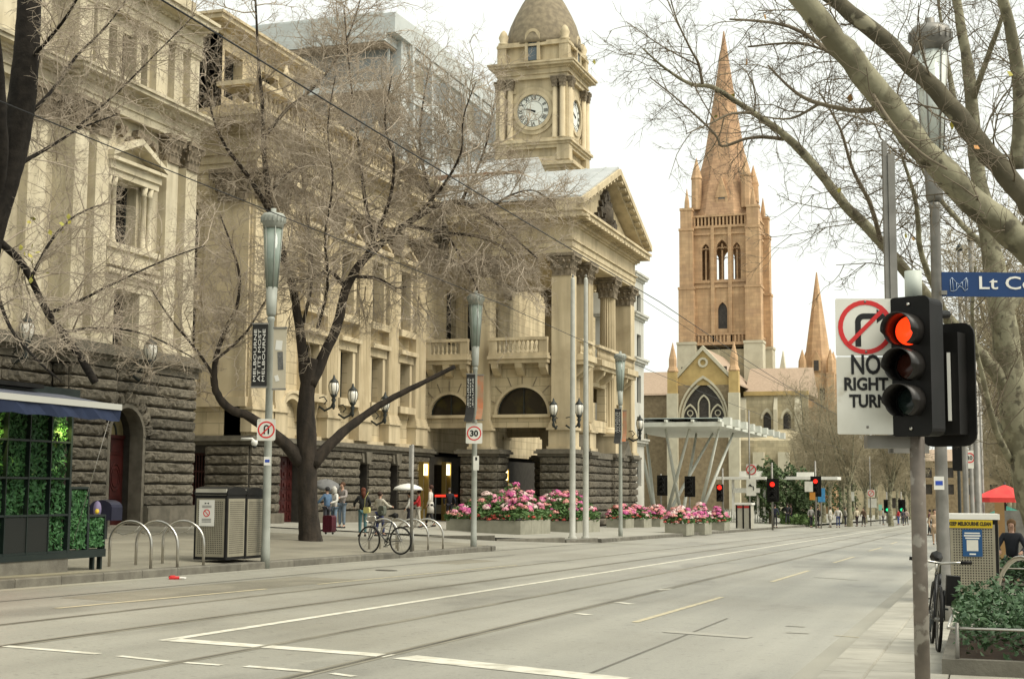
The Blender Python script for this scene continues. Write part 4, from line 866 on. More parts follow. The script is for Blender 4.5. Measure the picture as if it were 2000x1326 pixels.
# north transept gable
YG = 262.0
def gx(x, y=800): return onY(x, y, YG).x
def gz_(y, x=1373): return onY(x, y, YG).z
xa, xb, xm = gx(1312), gx(1436), gx(1374)
zev, zap = gz_(752), gz_(684); wsp = gz_(797); WW = gx(1420)-gx(1330)
t = MB(); wall_y(t, YG, 1, xa, xb, zcath, zev, [(xm-WW/2, xm+WW/2, gz_(830), zev)]); 
pts = lancet(xm, WW, wsp-2.2)
for p, q in zip(pts, pts[1:]): t.prism([p, (p[0], max(zev+.02, p[1])), (q[0], max(zev+.02, q[1])), q], 'y', YG, YG+1)
t.build('transept_wall', c_da, ca)
t = MB(); t.prism([(xa, zev), (xb, zev), (xm, zap)], 'y', YG+.02, YG+.98); t.build('gable', c_ye, ca)
for s in (-1, 1):
    e = xm+s*(xb-xm+.5); t = MB(); t.prism([(e, zev-.3), (xm, zap), (xm, zap+.9), (e, zev+.5)], 'y', YG-.4, YG+.6); t.build('coping', c_li, ca)
    t = MB(); t.prism([(e, zev), (xm, zap+.3), (xm, zap+.6), (e, zev+.3)], 'y', YG+.6, YT+2); t.build('transept_roof', c_tl, ca)
t = MB(); ring_y(t, YG-.3, YG+.2, xm, gz_(708), .55, .95, 0, 2*math.pi, 12); t.build('roundel', c_li, ca)
for k in range(2):
    t = MB(); w = WW+.3-k*1.0; y0 = YG-.35+k*.4; o_ = lancet(xm, w+.6, wsp-2.2); i_ = lancet(xm, w, wsp-2.2)
    for a, b, c, d in zip(o_, o_[1:], i_[1:], i_): t.prism([a, b, c, d], 'y', y0, y0+.5)
    for s in (-1, 1): t.box(xm+s*(w/2), xm+s*(w/2+.3), y0, y0+.5, gz_(830), wsp-2.2)
    t.build('window_arch', c_li, ca)
t = MB(); t.box(xm-WW/2, xm+WW/2, YG+.75, YG+.8, gz_(830), zap-3); t.build('leaded_window', c_wi, ca)
for c, w, zs in ((xm-WW*.3, WW*.3, wsp-1.6), (xm, WW*.24, wsp+.6), (xm+WW*.3, WW*.3, wsp-1.6)):
    t = MB(); o_, i_ = lancet(c, w+.25, zs), lancet(c, w-.2, zs)
    for a, b, cc, d in zip(o_, o_[1:], i_[1:], i_): t.prism([a, b, cc, d], 'y', YG+.35, YG+.7)
    for s in (-1, 1): t.box(c+s*w/2-.12, c+s*w/2+.12, YG+.35, YG+.7, gz_(830), zs)
    if w > WW*.26: t.box(c-.1, c+.1, YG+.4, YG+.65, gz_(830), zs); ring_y(t, YG+.4, YG+.65, c, zs+w*.28, w*.17, w*.17+.15, 0, 2*math.pi, 10)
    t.build('tracery', c_li, ca)
for x in (gx(1315), gx(1435)):
    t = MB(); t.box(x-1, x+1, YG-1.2, YG+.3, zcath, gz_(768)); t.build('buttress', c_li, ca); t = MB(); t.box(x-.9, x+.9, YG-1, YG+.6, gz_(768), gz_(726)); t.build('turret', c_ye, ca)
    t = MB(); t.lathe([(1.0, gz_(726)), (1.1, gz_(724)), (.75, gz_(715)), (.75, gz_(700)), (.05, gz_(668))], (x, YG-.2, 0), 6, False); t.build('pinnacle', c_or, ca)
# nave to the west and chancel to the east
YV = 272.0
def nx(x, y=800): return onY(x, y, YV).x
def nz(y, x=1520): return onY(x, y, YV).z
wins = [(nx(1498), 1.5), (nx(1537), 1.5)]
t = MB(); wall_y(t, YV, .9, xb, nx(1578), zcath, nz(772), [(c-w/2, c+w/2, nz(842), nz(814)+w) for c, w in wins])
for c, w in wins: lancet_spandrel_y(t, YV, .9, c, w, nz(818), nz(814)+w)
t.build('nave_wall', c_gr, ca)
for c, w in wins:
    t = MB(); t.box(c-w/2, c+w/2, YV+.5, YV+.55, nz(842), nz(814)+w); t.build('window', c_wi, ca); t = MB(); o_, i_ = lancet(c, w+.9, nz(818)), lancet(c, w+.1, nz(818))
    for a, b, cc, d in zip(o_, o_[1:], i_[1:], i_): t.prism([a, b, cc, d], 'y', YV-.2, YV+.1)
    t.build('window_arch', c_li, ca)
for x0, x1 in ((nx(1445), nx(1458)), (nx(1553), nx(1566)), (nx(1512), nx(1519))):
    t = MB(); t.box(x0, x1, YV-1.2, YV, zcath, nz(800)); t.prism([(YV-1.2, nz(800)), (YV, nz(800)), (YV, nz(775))], 'x', x0, x1); t.build('buttress', c_li, ca)
t = MB(); t.box(xb, nx(1580), YV-.4, YV+.2, nz(772), nz(764)); t.build('parapet', c_ye, ca)
t = MB(); t.prism([(YV+.6, nz(770)), (YV+8, nz(712)), (YV+16, nz(770))], 'x', xb, nx(1580)); t.build('nave_roof', c_tl, ca)
t = MB(); t.box(nx(1180), xa, YV, YV+.9, zcath, nz(765)); t.box(nx(1180), xa, YV-6, YV-5.2, zcath, nz(800)); t.build('chancel_wall', c_da, ca)
t = MB(); t.prism([(YV-.4, nz(768)), (YV+9, nz(714)), (YV+18, nz(768))], 'x', nx(1180), xa+4); t.build('chancel_roof', c_tl, ca)
t = MB(); t.box(xb, nx(1580), YV-7, YV-6.3, zcath, nz(862)); t.prism([(YV-7, nz(862)), (YV, nz(838)), (YV, nz(862))], 'x', xb, nx(1560)); t.build('aisle', c_gr, ca)
for i in range(4): x = gx(1380)+i*4.6; t = MB(); t.box(x-1, x+1, YV-8.4, YV-7, zcath, nz(885)); t.build('buttress', c_li, ca)
# north-west tower with its own spire
YW = 300.0
def wx(x, y=700): return onY(x, y, YW).x
def wz(y, x=1590): return onY(x, y, YW).z
x0, x1 = wx(1567), wx(1622); xc_ = (x0+x1)/2; w_ = x1-x0
t = MB(); wl = [(xc_-1.6, xc_-.5, wz(782), wz(758)), (xc_+.5, xc_+1.6, wz(782), wz(758))]; wall_y(t, YW, .8, x0, x1, zcath, wz(735), wl); t.box(x0, x1, YW+.9, YW+w_, zcath, wz(735)); ntw = t.build('tower', c_or, ca)
t = MB(); t.lathe([(w_*.54, wz(735)), (w_*.5, wz(700)), (w_*.46, wz(690)), (.1, wz(528))], (xc_, YW+w_/2, 0), 8, False, math.pi/8); t.build('spire', c_or, ntw)
for a, b, c, d in wl: t = MB(); t.box(a, b, YW+.5, YW+.6, c, d); t.build('window', c_wi, ntw)
t = MB(); t.box(xc_-.9, xc_+.9, YW-.3, YW+4, wz(725), wz(706)); t.prism([(xc_-1.1, wz(706)), (xc_+1.1, wz(706)), (xc_, wz(685))], 'y', YW-.3, YW+5); l_ = t.build('lucarne', c_or, ntw); t = MB(); t.box(xc_-.5, xc_+.5, YW-.36, YW-.3, wz(724), wz(704)); t.build('louvre', c_wi, l_)
for sx in (x0, x1):
    for sy in (YW, YW+w_):
        t = MB(); t.box(sx-.8, sx+.8, sy-.8, sy+.8, zcath, wz(728)); t.build('buttress', c_or, ntw); t = MB(); t.lathe([(.9, wz(728)), (.8, wz(705)), (.05, wz(682))], (sx, sy, 0), 6, False); t.build('pinnacle', c_or, ntw)
t = MB(); t.prism([(x0-3.5, wz(795)), (x0-.4, wz(795)), (x0-1.6, wz(700))], 'y', YW-18, YW-16.5); t.build('gable', c_li, ca)

# ------------------------------------------------------------------ low buildings closing the end of the street
for i, (x0, x1, Y, y0, m, lab) in enumerate(((1640, 1790, 345, 925, c_gr, 'low buff building far behind the avenue trees on the left'), (1790, 2120, 360, 900, c_da, 'brown building far at the end of the street behind the right poles'))):
    a, b = onY(x0, 1000, Y), onY(x1, y0, Y); o = empty('distant_building', ((a.x+b.x)/2, Y, zcath), 0, lab, 'building'); n = int((b.x-a.x)/5); holes = [(a.x+2+j*5, a.x+3.8+j*5, b.z-4-k*4, b.z-1.6-k*4) for j in range(n) for k in range(2)]
    t = MB(); wall_y(t, Y, .6, a.x, b.x, zcath-2, b.z, holes); t.box(a.x, b.x, Y+.9, Y+14, zcath-2, b.z-.1); t.build('wall', m, o); t = MB(); t.prism([(Y-.4, b.z), (Y+7, b.z+3), (Y+14.5, b.z)], 'x', a.x-.5, b.x+.5); t.build('roof', c_tl, o)
    for h in holes: t = MB(); t.box(h[0], h[1], Y+.4, Y+.5, h[2], h[3]); t.build('window', c_wi, o)
# ------------------------------------------------------------------ station canopy and things at the far crossing
msteel = mat('canopy_steel', (.62, .63, .56), (.55, .56, .495), .45, 1.5); mroofg = mat('canopy_glass', (.50, .57, .55), (.44, .50, .485), .15, .8)
YS0 = 114.0; XS1 = onY(1410, 830, YS0).x; YS1 = onX(1498, 850, XS1).y; XS0 = onY(1180, 830, YS0).x
zS = onY(1330, 836, YS0).z
cn = empty('station_canopy', ((XS0+XS1)/2, (YS0+YS1)/2, zl(-30, 130)), 0, 'pale steel and glass station canopy on slanting struts before the cathedral', 'canopy')
mb = MB(); mb.box(XS0, XS1, YS0, YS1, zS+.13, zS+.25); mb.box(XS0, XS1, YS0, YS0+.3, zS+.25, zS+.5); mb.box(XS1-.3, XS1, YS0+.3, YS1, zS+.25, zS+.5); mb.build('deck', msteel, cn)
mb = MB(); mb.box(XS0, XS1-.4, YS0+.4, YS1-.2, zS+.8, zS+.86); mb.build('roof_glass', mroofg, cn)
for i in range(9): x = XS1-.2-i*2.2; mb = MB(); mb.box(x-.08, x+.08, YS0-.25, YS1, zS+.51, zS+.7); mb.build('roof_beam', msteel, cn)
for i in range(9): y = YS0+1.5+i*4; mb = MB(); mb.box(XS1-.1, XS1+.5, y-.5, y+.5, zS+.3, zS+.9); mb.build('roof_louvre', msteel, cn)
def zgl(p): return zl(p.x, p.y)
for b, tops in (((1300, 1005), ((1347, 838), (1392, 838))), ((1363, 1003), ((1404, 840), (1432, 846))), ((1280, 1005), ((1246, 838), (1262, 838))), ((1332, 1003), ((1300, 838), (1360, 838)))):
    q = onY(b[0], b[1], YS0+6); q.z = zgl(q)
    for i, t in enumerate(tops):
        e = onY(t[0], t[1], YS0+(2 if i == 0 else 11)); e.z = zS; mb = MB(); mb.tube([q, q.lerp(e, .5), e], [.15, .14, .10], 8); mb.build('strut', msteel, cn)
# white shelter
D = 118
sh = empty('tram_shelter', onD(1450, 1010, D), 0, 'white flat-roofed shelter beyond the far crossing', 'shelter')
def wb(root, name, x0, y0, x1, y1, D, dep, m, parent=None):
    a, b = onD(x0, y1, D), onD(x1, y0, D); mb = MB(); mb.box(a.x, b.x, a.y, a.y+dep, a.z, b.z); return mb.build(name, m, parent or root)
wb(sh, 'roof', 1398, 931, 1500, 936, D, 3, M['white']); wb(sh, 'roof', 1500, 931, 1640, 936, D+1, 3, M['white']); wb(sh, 'panel', 1444, 920, 1490, 931, D, 1.2, M['white']); wb(sh, 'panel', 1432, 953, 1486, 962, D, .3, M['white']); wb(sh, 'panel', 1556, 922, 1590, 931, D+1, .3, M['white'])
for x in (1431, 1480, 1492): wb(sh, 'post', x-1.5, 936, x+1.5, 1006, D, .15, M['white'])
# far street objects
def far_signal(px, ytop, ybase, ylamp, D, col, label, side=0, off=False, board=True):
    b = onD(px, ybase, D); b.z = zg(b.x, b.y); r = empty('traffic_light', b, 0, label, 'traffic light', 'traffic lights at the far crossing'); t = onD(px, ytop, D); t.x, t.y = b.x, b.y
    mb = MB(); mb.tube([b, t], .07, 8); mb.build('pole', M['galv'], r)
    c = onD(px+side, ylamp+12*(100/D)*.9, D); mb = MB(); mb.box(c.x-.24, c.x+.24, b.y-.34, b.y-.1, c.z-.62, c.z+.62); 
    mb.box(c.x-.42, c.x+.42, b.y-.12, b.y-.09, c.z-.8, c.z+.8) if board else None
    h = mb.build('signal_head', M['black'], r)
    for k in range(3):
        on = (k == (2 if col == 'green' else 0)) and not off; z = c.z+.4-.4*k
        m = bpy.data.materials.get('lens_'+col) if on else M['ink']
        mb = MB(); mb.lathe([(.0, 0), (.17, .0), (.17, .03), (.1, .06), (.0, .07)], (0, 0, 0), 12); mb.xform(Matrix.Translation((c.x, b.y-.35, z)) @ Matrix.Rotation(math.pi/2, 4, 'X')); mb.build('lens', m, h)
        mb = MB()
        for i in range(10):
            a0, a1 = math.pi*(-.1+1.2*i/10), math.pi*(-.1+1.2*(i+1)/10); mb.quad((c.x+.19*math.cos(a0), b.y-.35, z+.19*math.sin(a0)), (c.x+.19*math.cos(a1), b.y-.35, z+.19*math.sin(a1)), (c.x+.19*math.cos(a1), b.y-.6, z+.19*math.sin(a1)), (c.x+.19*math.cos(a0), b.y-.6, z+.19*math.sin(a0)))
        mb.build('visor', M['black'], h)
    return r
mat('lens_red', (.7, .05, .03), None, .3, emit=(1, .02, .01), estr=.7); mat('lens_green', (.05, .6, .3), None, .3, emit=(.02, .8, .3), estr=.5)
far_signal(1509, 903, 1030, 946, 98, 'red', 'red traffic light in front of the narrow evergreen tree')
far_signal(1594, 900, 1022, 940, 112, 'red', 'red traffic light beside the blue sign at the far crossing', -1)
far_signal(1412, 914, 1010, 952, 104, 'red', 'red traffic light on a slim pole right of the flower boxes', -6, board=False)
far_signal(1347, 930, 1000, 940, 110, 'red', 'unlit traffic light under the station canopy', 0, True); far_signal(1291, 925, 1000, 938, 112, 'red', 'unlit traffic light beside the portico corner under the canopy edge', 2, True)
far_signal(1733, 960, 1024, 982, 170, 'green', 'left one of two green traffic lights far down the street'); far_signal(1761, 960, 1024, 982, 171, 'green', 'right one of two green traffic lights far down the street')
def board(px, y0, y1, x0, x1, D, m, label, posttop=None, ybase=1020, post=True, name='street_sign', ring=None, arrow=None, cat='sign'):
    b = onD(px, ybase, D); b.z = zg(b.x, b.y); r = empty(name, b, 0, label, cat)
    a, c = onD(x0, y1, D), onD(x1, y0, D); t = onD(px, posttop or y0, D)
    if post: mb = MB(); mb.tube([b, Vector((b.x, b.y, t.z))], .05, 8); mb.build('post', M['galv'], r)
    mb = MB(); mb.box(a.x, c.x, b.y-.1, b.y-.07, a.z, c.z); p = mb.build('board', m, r)
    xc, zc, w = (a.x+c.x)/2, (a.z+c.z)/2, (c.x-a.x)
    if ring: mb = MB(); ring_y(mb, b.y-.12, b.y-.1, xc, zc+ring[1], ring[0]*.8, ring[0], 0, 2*math.pi, 18); mb.obox((xc, b.y-.115, zc+ring[1]), (ring[0]*1.8, .01, ring[0]*.16), 0, 0, -math.pi/4); mb.build('red_ring', M['red'], p)
    if arrow: 
        mb = MB(); s_ = arrow; mb.prism([(xc-.42*s_, zc+.2*s_), (xc-.15*s_, zc+.5*s_), (xc-.12*s_, zc+.3*s_), (xc+.25*s_, zc+.05*s_), (xc+.3*s_, zc-.4*s_), (xc+.42*s_, zc-.4*s_), (xc+.38*s_, zc+.15*s_), (xc-.05*s_, zc+.42*s_), (xc-.1*s_, zc+.12*s_)][:7], 'y', b.y-.125, b.y-.105); mb.build('arrow', M['ink'], p)
    return r
board(1465, 935, 968, 1457, 1476, 92, M['signw'], 'white left-arrow sign behind the far litter bin', 800, 1025, arrow=.45)
board(1466, 906, 928, 1456, 1476, 92.4, M['signw'], 'small no right turn roundel above the white left-arrow sign', post=False, ring=(.33, 0))
board(1604, 953, 980, 1597, 1611, 113, mat('sign_blue', (.05, .22, .45), (.08, .3, .55), .5, 8), 'upright blue sign beside the far red traffic light', 953, 1020)
board(1586, 961, 976, 1581, 1592, 111.5, mat('sign_orange', (.5, .22, .04), None, .5), 'small orange sign under the far red traffic light', post=False)
board(1579, 940, 960, 1571, 1587, 111, M['signw'], 'white panel sign left of the far red traffic light', post=False)
board(1662, 960, 978, 1656, 1668, 140, M['signw'], 'plain white sign among the avenue trees', 960, 1024); board(1701, 956, 970, 1694, 1708, 138, M['signw'], 'red and white no entry roundel far down the street', 890, 1024, ring=(.3, 0)); board(1702, 973, 991, 1695, 1712, 138.3, M['signw'], 'white plate below the far no entry roundel', post=False)
board(1719, 985, 996, 1716, 1723, 160, mat('sign_green', (.25, .5, .4), None, .5), 'small green sign near the green traffic lights', 985, 1022)
# low fence with pickets at the far crossing
fb = onD(1440, 1015, 121); fb.z = zl(fb.x, fb.y); fc = empty('railing', fb, 0, 'low picket railing beside the far litter bin', 'railing')
for i in range(26):
    p = onD(1392+i*4.6, 1000, 121); mb = MB(); mb.box(p.x-.035, p.x+.035, p.y-.03, p.y+.03, zl(p.x, p.y), zl(p.x, p.y)+1.1); mb.build('picket', msteel, fc)
for h in (.25, .95): a, c = onD(1392, 1000, 121), onD(1509, 1000, 121); mb = MB(); mb.tube([(a.x, a.y, zl(a.x, a.y)+h), (c.x, c.y, zl(c.x, c.y)+h)], .04, 6); mb.build('rail', msteel, fc)
r_ = random.Random(9); lw = MB()
for i in range(900): q = onD(r_.uniform(1525, 1590), 1010, r_.uniform(118, 128)); c = Vector((q.x, q.y, zg(q.x, q.y)+r_.uniform(.05, .8))); a = rv(r_)*.2; b_ = Vector((r_.uniform(-.1, .1), r_.uniform(-.1, .1), .12)); lw.add([c-a, c+b_, c+a, c-b_], [(0, 1, 2, 3)])
tag(lw.build('ground_cover', mat('ground_cover_leaf', (.12, .19, .06), (.08, .13, .04), .7, 2)), 'low green planting beside the far crossing', 'plants', kind='stuff')
# ------------------------------------------------------------------ trees
bark_e = mat('elm_bark', (.045, .035, .026), (.022, .018, .014), .95, 6, .6, 14, stretch=(1, 1, .3))
bark_k = mat('dark_bark', (.022, .018, .014), (.010, .008, .006), .95, 7, .6, 14)
twig_e = mat('elm_twig', (.47, .40, .31), (.33, .275, .21), .9, 3)
bark_p = mat('plane_bark', (.27, .255, .17), (.165, .152, .098), .85, 3.2, .3, 16, lo=.46, hi=.54, stain=((.10, .09, .06), 5, .58, .64))
bark_d = mat('plane_bark_dark', (.12, .105, .068), (.065, .058, .038), .9, 4, .3, 16, stain=((.28, .26, .18), 4, .60, .66))
twig_p = mat('plane_twig', (.19, .16, .11), (.125, .10, .07), .9, 3)
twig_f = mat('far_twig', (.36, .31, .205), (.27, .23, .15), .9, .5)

def rv(r): 
    while True:
        v = Vector((r.uniform(-1, 1), r.uniform(-1, 1), r.uniform(-1, 1)))
        if .05 < v.length < 1: return v.normalized()
MINR = .0045
def smooth_path(pts, k=3):
    """Catmull-Rom through (Vector, radius) control points"""
    out = []
    for i in range(len(pts)-1):
        p0, p1, p2, p3 = pts[max(i-1, 0)], pts[i], pts[i+1], pts[min(i+2, len(pts)-1)]
        for j in range(k):
            t = j/k; a = p1[0]*2; b = (p2[0]-p0[0])*t; c = (p0[0]*2-p1[0]*5+p2[0]*4-p3[0])*t*t; d = (p1[0]*3-p0[0]-p2[0]*3+p3[0])*t**3
            out.append(((a+b+c+d)*.5, p1[1]+(p2[1]-p1[1])*t))
    out.append(pts[-1]); return out
def grow(mb, p, d, L, r, lvl, g, kids, up, curl, sides=3, seg=4, store=None):
    pts = [p]; dd = d.copy()
    for i in range(seg):
        dd = (dd + rv(g)*curl + UPV*up*(.4+.6*i/seg)).normalized(); pts.append(pts[-1]+dd*(L/seg))
    rad = [r*(1-.62*i/seg) for i in range(seg+1)]
    mb.tube(pts, rad, sides if lvl < 2 else 4, False, lvl >= 2)
    if store is not None and lvl == 0: store.append(pts[-1])
    if lvl > 0:
        n = kids[lvl-1]; n = max(1, int(n*g.uniform(.7, 1.3)))
        for k in range(n):
            f = g.uniform(.18, 1.0); i = min(seg-1, int(f*seg)); q = pts[i].lerp(pts[i+1], f*seg-i)
            ax = (pts[i+1]-pts[i]).normalized(); side = rv(g); side = (side-ax*side.dot(ax)).normalized()
            nd = (ax*g.uniform(.45, .9)+side*g.uniform(.6, 1.0)).normalized()
            grow(mb, q, nd, L*g.uniform(.35, .62), max(MINR, r*.55), lvl-1, g, kids, up, curl, sides, 4 if lvl > 1 else 3, store)
def limb_part(root, pts, mat_, name='limb', n=9, wob=.0, seed=0, ridge=0.0):
    g = random.Random(seed); sp_ = smooth_path(pts, 4); mb = MB()
    if ridge:
        sp_ = smooth_path(pts, 9); mb.tube([p for p, r in sp_], [r for p, r in sp_], n, True); ph = [g.uniform(-1, 1) for _ in range(n)]
        for i, (p, r) in enumerate(sp_):
            ph = [.78*a+.62*g.uniform(-1, 1) for a in ph]
            for k_ in range(n): v = Vector(mb.v[i*n+k_]); mb.v[i*n+k_] = tuple(p+(v-p)*(1+ridge*max(-1.4, min(1.4, ph[k_]))))
        mb.build(name, mat_, root); return sp_
    mb.tube([p+rv(g)*wob*r for p, r in sp_], [r*(1+g.uniform(-.07, .07)) for p, r in sp_], n, True); mb.build(name, mat_, root); return sp_
def spawn(mb, path, g, every, Lr, rr, lvl, kids, up, curl, outw=.5, skip=0.0, store=None, bias=None):
    tot = 0; nxt = g.uniform(0, every); ln = sum((path[i+1][0]-path[i][0]).length for i in range(len(path)-1))
    for i in range(len(path)-1):
        a, b = path[i][0], path[i+1][0]; s_ = (b-a).length
        while nxt < tot+s_:
            f = (nxt-tot)/max(s_, 1e-6); q = a.lerp(b, f); fr = nxt/ln
            if fr >= skip:
                ax = (b-a).normalized(); sd = rv(g); sd = (sd-ax*sd.dot(ax)).normalized(); d = (ax*g.uniform(.2, .9)+sd*g.uniform(.5, 1)+UPV*g.uniform(-.1, .35))
                if bias is not None: d = d + bias
                grow(mb, q, d.normalized(), g.uniform(*Lr)*(1.1-.4*fr), min(path[i][1]*.5, g.uniform(*rr)), lvl, g, kids, up, curl, store=store)
            nxt += every*g.uniform(.6, 1.4)
        tot += s_
def mesh_np(name, V, F, m, parent):
    off = np.array(wloc(parent)); V = (V-off).astype(np.float32); me = bpy.data.meshes.new(name); me.vertices.add(len(V)); me.vertices.foreach_set('co', V.ravel())
    me.loops.add(F.size); me.loops.foreach_set('vertex_index', F.ravel().astype(np.int32)); me.polygons.add(len(F)); me.polygons.foreach_set('loop_start', np.arange(0, F.size, 4, dtype=np.int32)); me.polygons.foreach_set('loop_total', np.full(len(F), 4, dtype=np.int32))
    me.update(); me.materials.append(m); o = bpy.data.objects.new(name, me); COL.objects.link(o); o.parent = parent; return o
def sprays(seed, n, L, r, lvl, kids, up, curl):
    out = []
    for i in range(n):
        g = random.Random(seed+i); mb = MB(); st = []; grow(mb, Vector((0, 0, 0)), Vector((0, 0, 1)), L*g.uniform(.8, 1.2), r, lvl, g, kids, up, curl, store=st); out.append((np.array(mb.v, dtype=np.float32), np.array(mb.f, dtype=np.int64), st))
    return out
def spray_along(path, g, every, S_, acc, skip=0, scale=(.7, 1.3), droop=0.0, ends=None, upb=.25):
    ln = sum((path[i+1][0]-path[i][0]).length for i in range(len(path)-1)); tot = 0; nxt = g.uniform(0, every)
    for i in range(len(path)-1):
        a, b = path[i][0], path[i+1][0]; s_ = (b-a).length
        while nxt < tot+s_:
            f = (nxt-tot)/max(s_, 1e-6); q = a.lerp(b, f); fr = nxt/ln
            if fr >= skip:
                ax = (b-a).normalized(); sd = rv(g); sd = (sd-ax*sd.dot(ax)).normalized(); d = (ax*g.uniform(.1, .9)+sd*g.uniform(.5, 1)+UPV*(g.uniform(-.15, .35)+upb-.25-droop)).normalized()
                V, F, st = g.choice(S_); k = g.uniform(*scale)*(1.12-.4*fr); R_ = np.array((d.to_track_quat('Z', 'Y').to_matrix() @ Matrix.Rotation(g.uniform(0, 6.28), 3, 'Z'))); acc.append((V @ R_.T * k + np.array(q), F))
                if ends is not None: e = g.choice(st); ends.append(Vector(R_ @ np.array(e) * k)+q)
            nxt += every*g.uniform(.6, 1.4)
        tot += s_
def merge(acc, name, m, parent):
    n = 0; Fs = []
    for V, F in acc: Fs.append(F+n); n += len(V)
    return mesh_np(name, np.concatenate([a[0] for a in acc]), np.concatenate(Fs), m, parent)
def P(D, lst, dr=1.0): return [(onD(x, y, D+o), r*dr) for x, y, o, r in lst]

# big elm in front of the town hall
base = GL(608, 1056); DE = (base-EYE).dot(FW)
elm = empty('elm_tree', base, 0, 'large bare dark-barked tree with tangled twigs on the left footpath', 'tree')
g = random.Random(11)
trunk = [(608, 1075, 0, .60), (606, 1050, 0, .50), (603, 1015, 0, .43), (600, 960, 0, .41), (600, 900, 0, .42), (599, 850, 0, .41), (598, 790, 0, .36), (604, 735, 0, .31), (612, 700, 0, .2)]
tr = limb_part(elm, P(DE, trunk, .70), bark_e, 'trunk', 30, .10, 1, ridge=.055)
limbs = [
 ([(592, 905, 0, .30), (545, 855, -.3, .22), (490, 815, -.6, .18), (450, 798, -.8, .16), (425, 770, -.9, .15), (418, 735, -1, .13), (424, 690, -1, .10), (442, 640, -1, .08), (462, 600, -1, .065), (468, 540, -.9, .05), (452, 480, -.8, .04), (430, 420, -.7, .025)], .35),
 ([(418, 735, -1, .07), (385, 685, -1.3, .05), (335, 625, -1.6, .035), (292, 560, -1.8, .02)], .1),
 ([(425, 700, -1, .06), (480, 650, -.5, .045), (520, 585, -.2, .03), (555, 540, 0, .02)], .1),
 ([(612, 905, 0, .28), (655, 858, .3, .20), (710, 812, .8, .155), (770, 775, 1.2, .125), (830, 745, 1.5, .10), (888, 716, 1.8, .085)], 1),
 ([(600, 760, 0, .27), (590, 680, .2, .2), (582, 620, .3, .17), (572, 560, .4, .155), (550, 490, .5, .145), (531, 420, .5, .135), (521, 350, .5, .12), (515, 280, .4, .10), (512, 200, .3, .08), (505, 120, .2, .06), (500, 20, 0, .04), (495, -80, 0, .03)], .3),
 ([(531, 420, .5, .11), (485, 345, .1, .09), (440, 285, -.2, .06), (415, 225, -.5, .04), (400, 150, -.7, .025)], .2),
 ([(515, 270, .4, .08), (560, 215, .8, .065), (612, 172, 1.1, .055), (660, 112, 1.3, .04), (690, 45, 1.5, .03), (715, -40, 1.6, .02)], .1),
 ([(528, 375, .5, .06), (560, 340, 1.0, .05), (590, 325, 1.5, .04), (614, 322, 1.9, .03)], .1),
 ([(606, 750, 0, .27), (635, 690, .3, .2), (660, 630, .6, .19), (674, 570, .9, .18), (700, 520, 1.1, .17), (740, 480, 1.3, .15), (790, 440, 1.6, .13), (850, 405, 1.9, .115), (900, 395, 2.1, .10), (945, 420, 2.2, .08), (975, 440, 2.3, .06), (1010, 470, 2.3, .045), (1050, 505, 2.3, .03)], .45),
 ([(674, 560, .9, .09), (642, 530, .6, .075), (600, 547, .2, .06), (560, 552, 0, .04)], .1),
 ([(690, 540, 1, .07), (740, 545, 1.5, .055), (770, 562, 1.8, .05), (795, 560, 2, .035)], .1),
 ([(735, 483, 1.3, .10), (718, 420, 1.0, .08), (708, 350, .8, .065), (700, 280, .6, .05), (690, 200, .5, .04), (680, 110, .4, .03), (672, 20, .3, .02)], .1),
 ([(850, 405, 1.9, .08), (830, 340, 2.3, .06), (820, 270, 2.6, .05), (828, 190, 2.8, .035), (842, 120, 2.9, .025)], .1),
 ([(790, 440, 1.6, .09), (870, 455, 2.4, .07), (930, 462, 2.9, .055), (980, 482, 3.3, .04), (1030, 525, 3.6, .025)], .1),
 ([(900, 395, 2.1, .07), (928, 340, 2.6, .055), (950, 280, 3.0, .04), (965, 205, 3.2, .025)], .1),
 ([(712, 505, 1.1, .09), (755, 410, .3, .07), (770, 320, -.2, .055), (752, 240, -.6, .04), (765, 150, -.9, .025)], .1),
 ([(800, 435, 1.6, .07), (860, 370, 1.0, .06), (900, 300, .6, .045), (905, 230, .4, .03), (930, 160, .2, .02)], .1),
 ([(620, 640, .4, .07), (640, 560, -1, .055), (635, 460, -2, .045), (650, 360, -2.6, .035), (640, 250, -3, .025), (655, 150, -3.2, .018)], .15),
 ([(590, 640, .3, .08), (610, 540, 1.5, .06), (600, 430, 2.6, .05), (590, 330, 3.2, .04), (600, 220, 3.5, .025)], .15),
 ([(945, 420, 2.2, .06), (990, 385, 2.8, .045), (1040, 372, 3.2, .03), (1080, 395, 3.5, .02)], .1),
 ([(870, 455, 2.4, .05), (905, 510, 2.2, .035), (930, 560, 2.0, .025), (935, 600, 2.0, .015)], .2),
]
MINR = .0052
SE = sprays(500, 14, 1.9, .024, 3, (4, 5, 6), .02, .38); acc = []
for i, (l, sk) in enumerate(limbs):
    path = limb_part(elm, P(DE, l, .78), bark_e, 'limb', 9, .10, 20+i)
    if sk < 1: spray_along(path, g, .15 if i < 8 else .12, SE, acc, sk, (.55, 1.25))
for x, y, L in ((790, 560, 1.6), (700, 560, 1.6), (930, 470, 1.5), (980, 480, 1.3), (880, 460, 1.6), (840, 470, 1.4), (1010, 500, 1.2)):
    for k in range(4):
        q0 = onD(x+k*14, y, DE+1.0+k*.6); spray_along([(q0, .02), (q0-UPV*.4*L, .01)], g, .3, SE, acc, 0, (.5, .9), .8)
tag(merge(acc, 'twigs', twig_e, elm), kind='stuff')

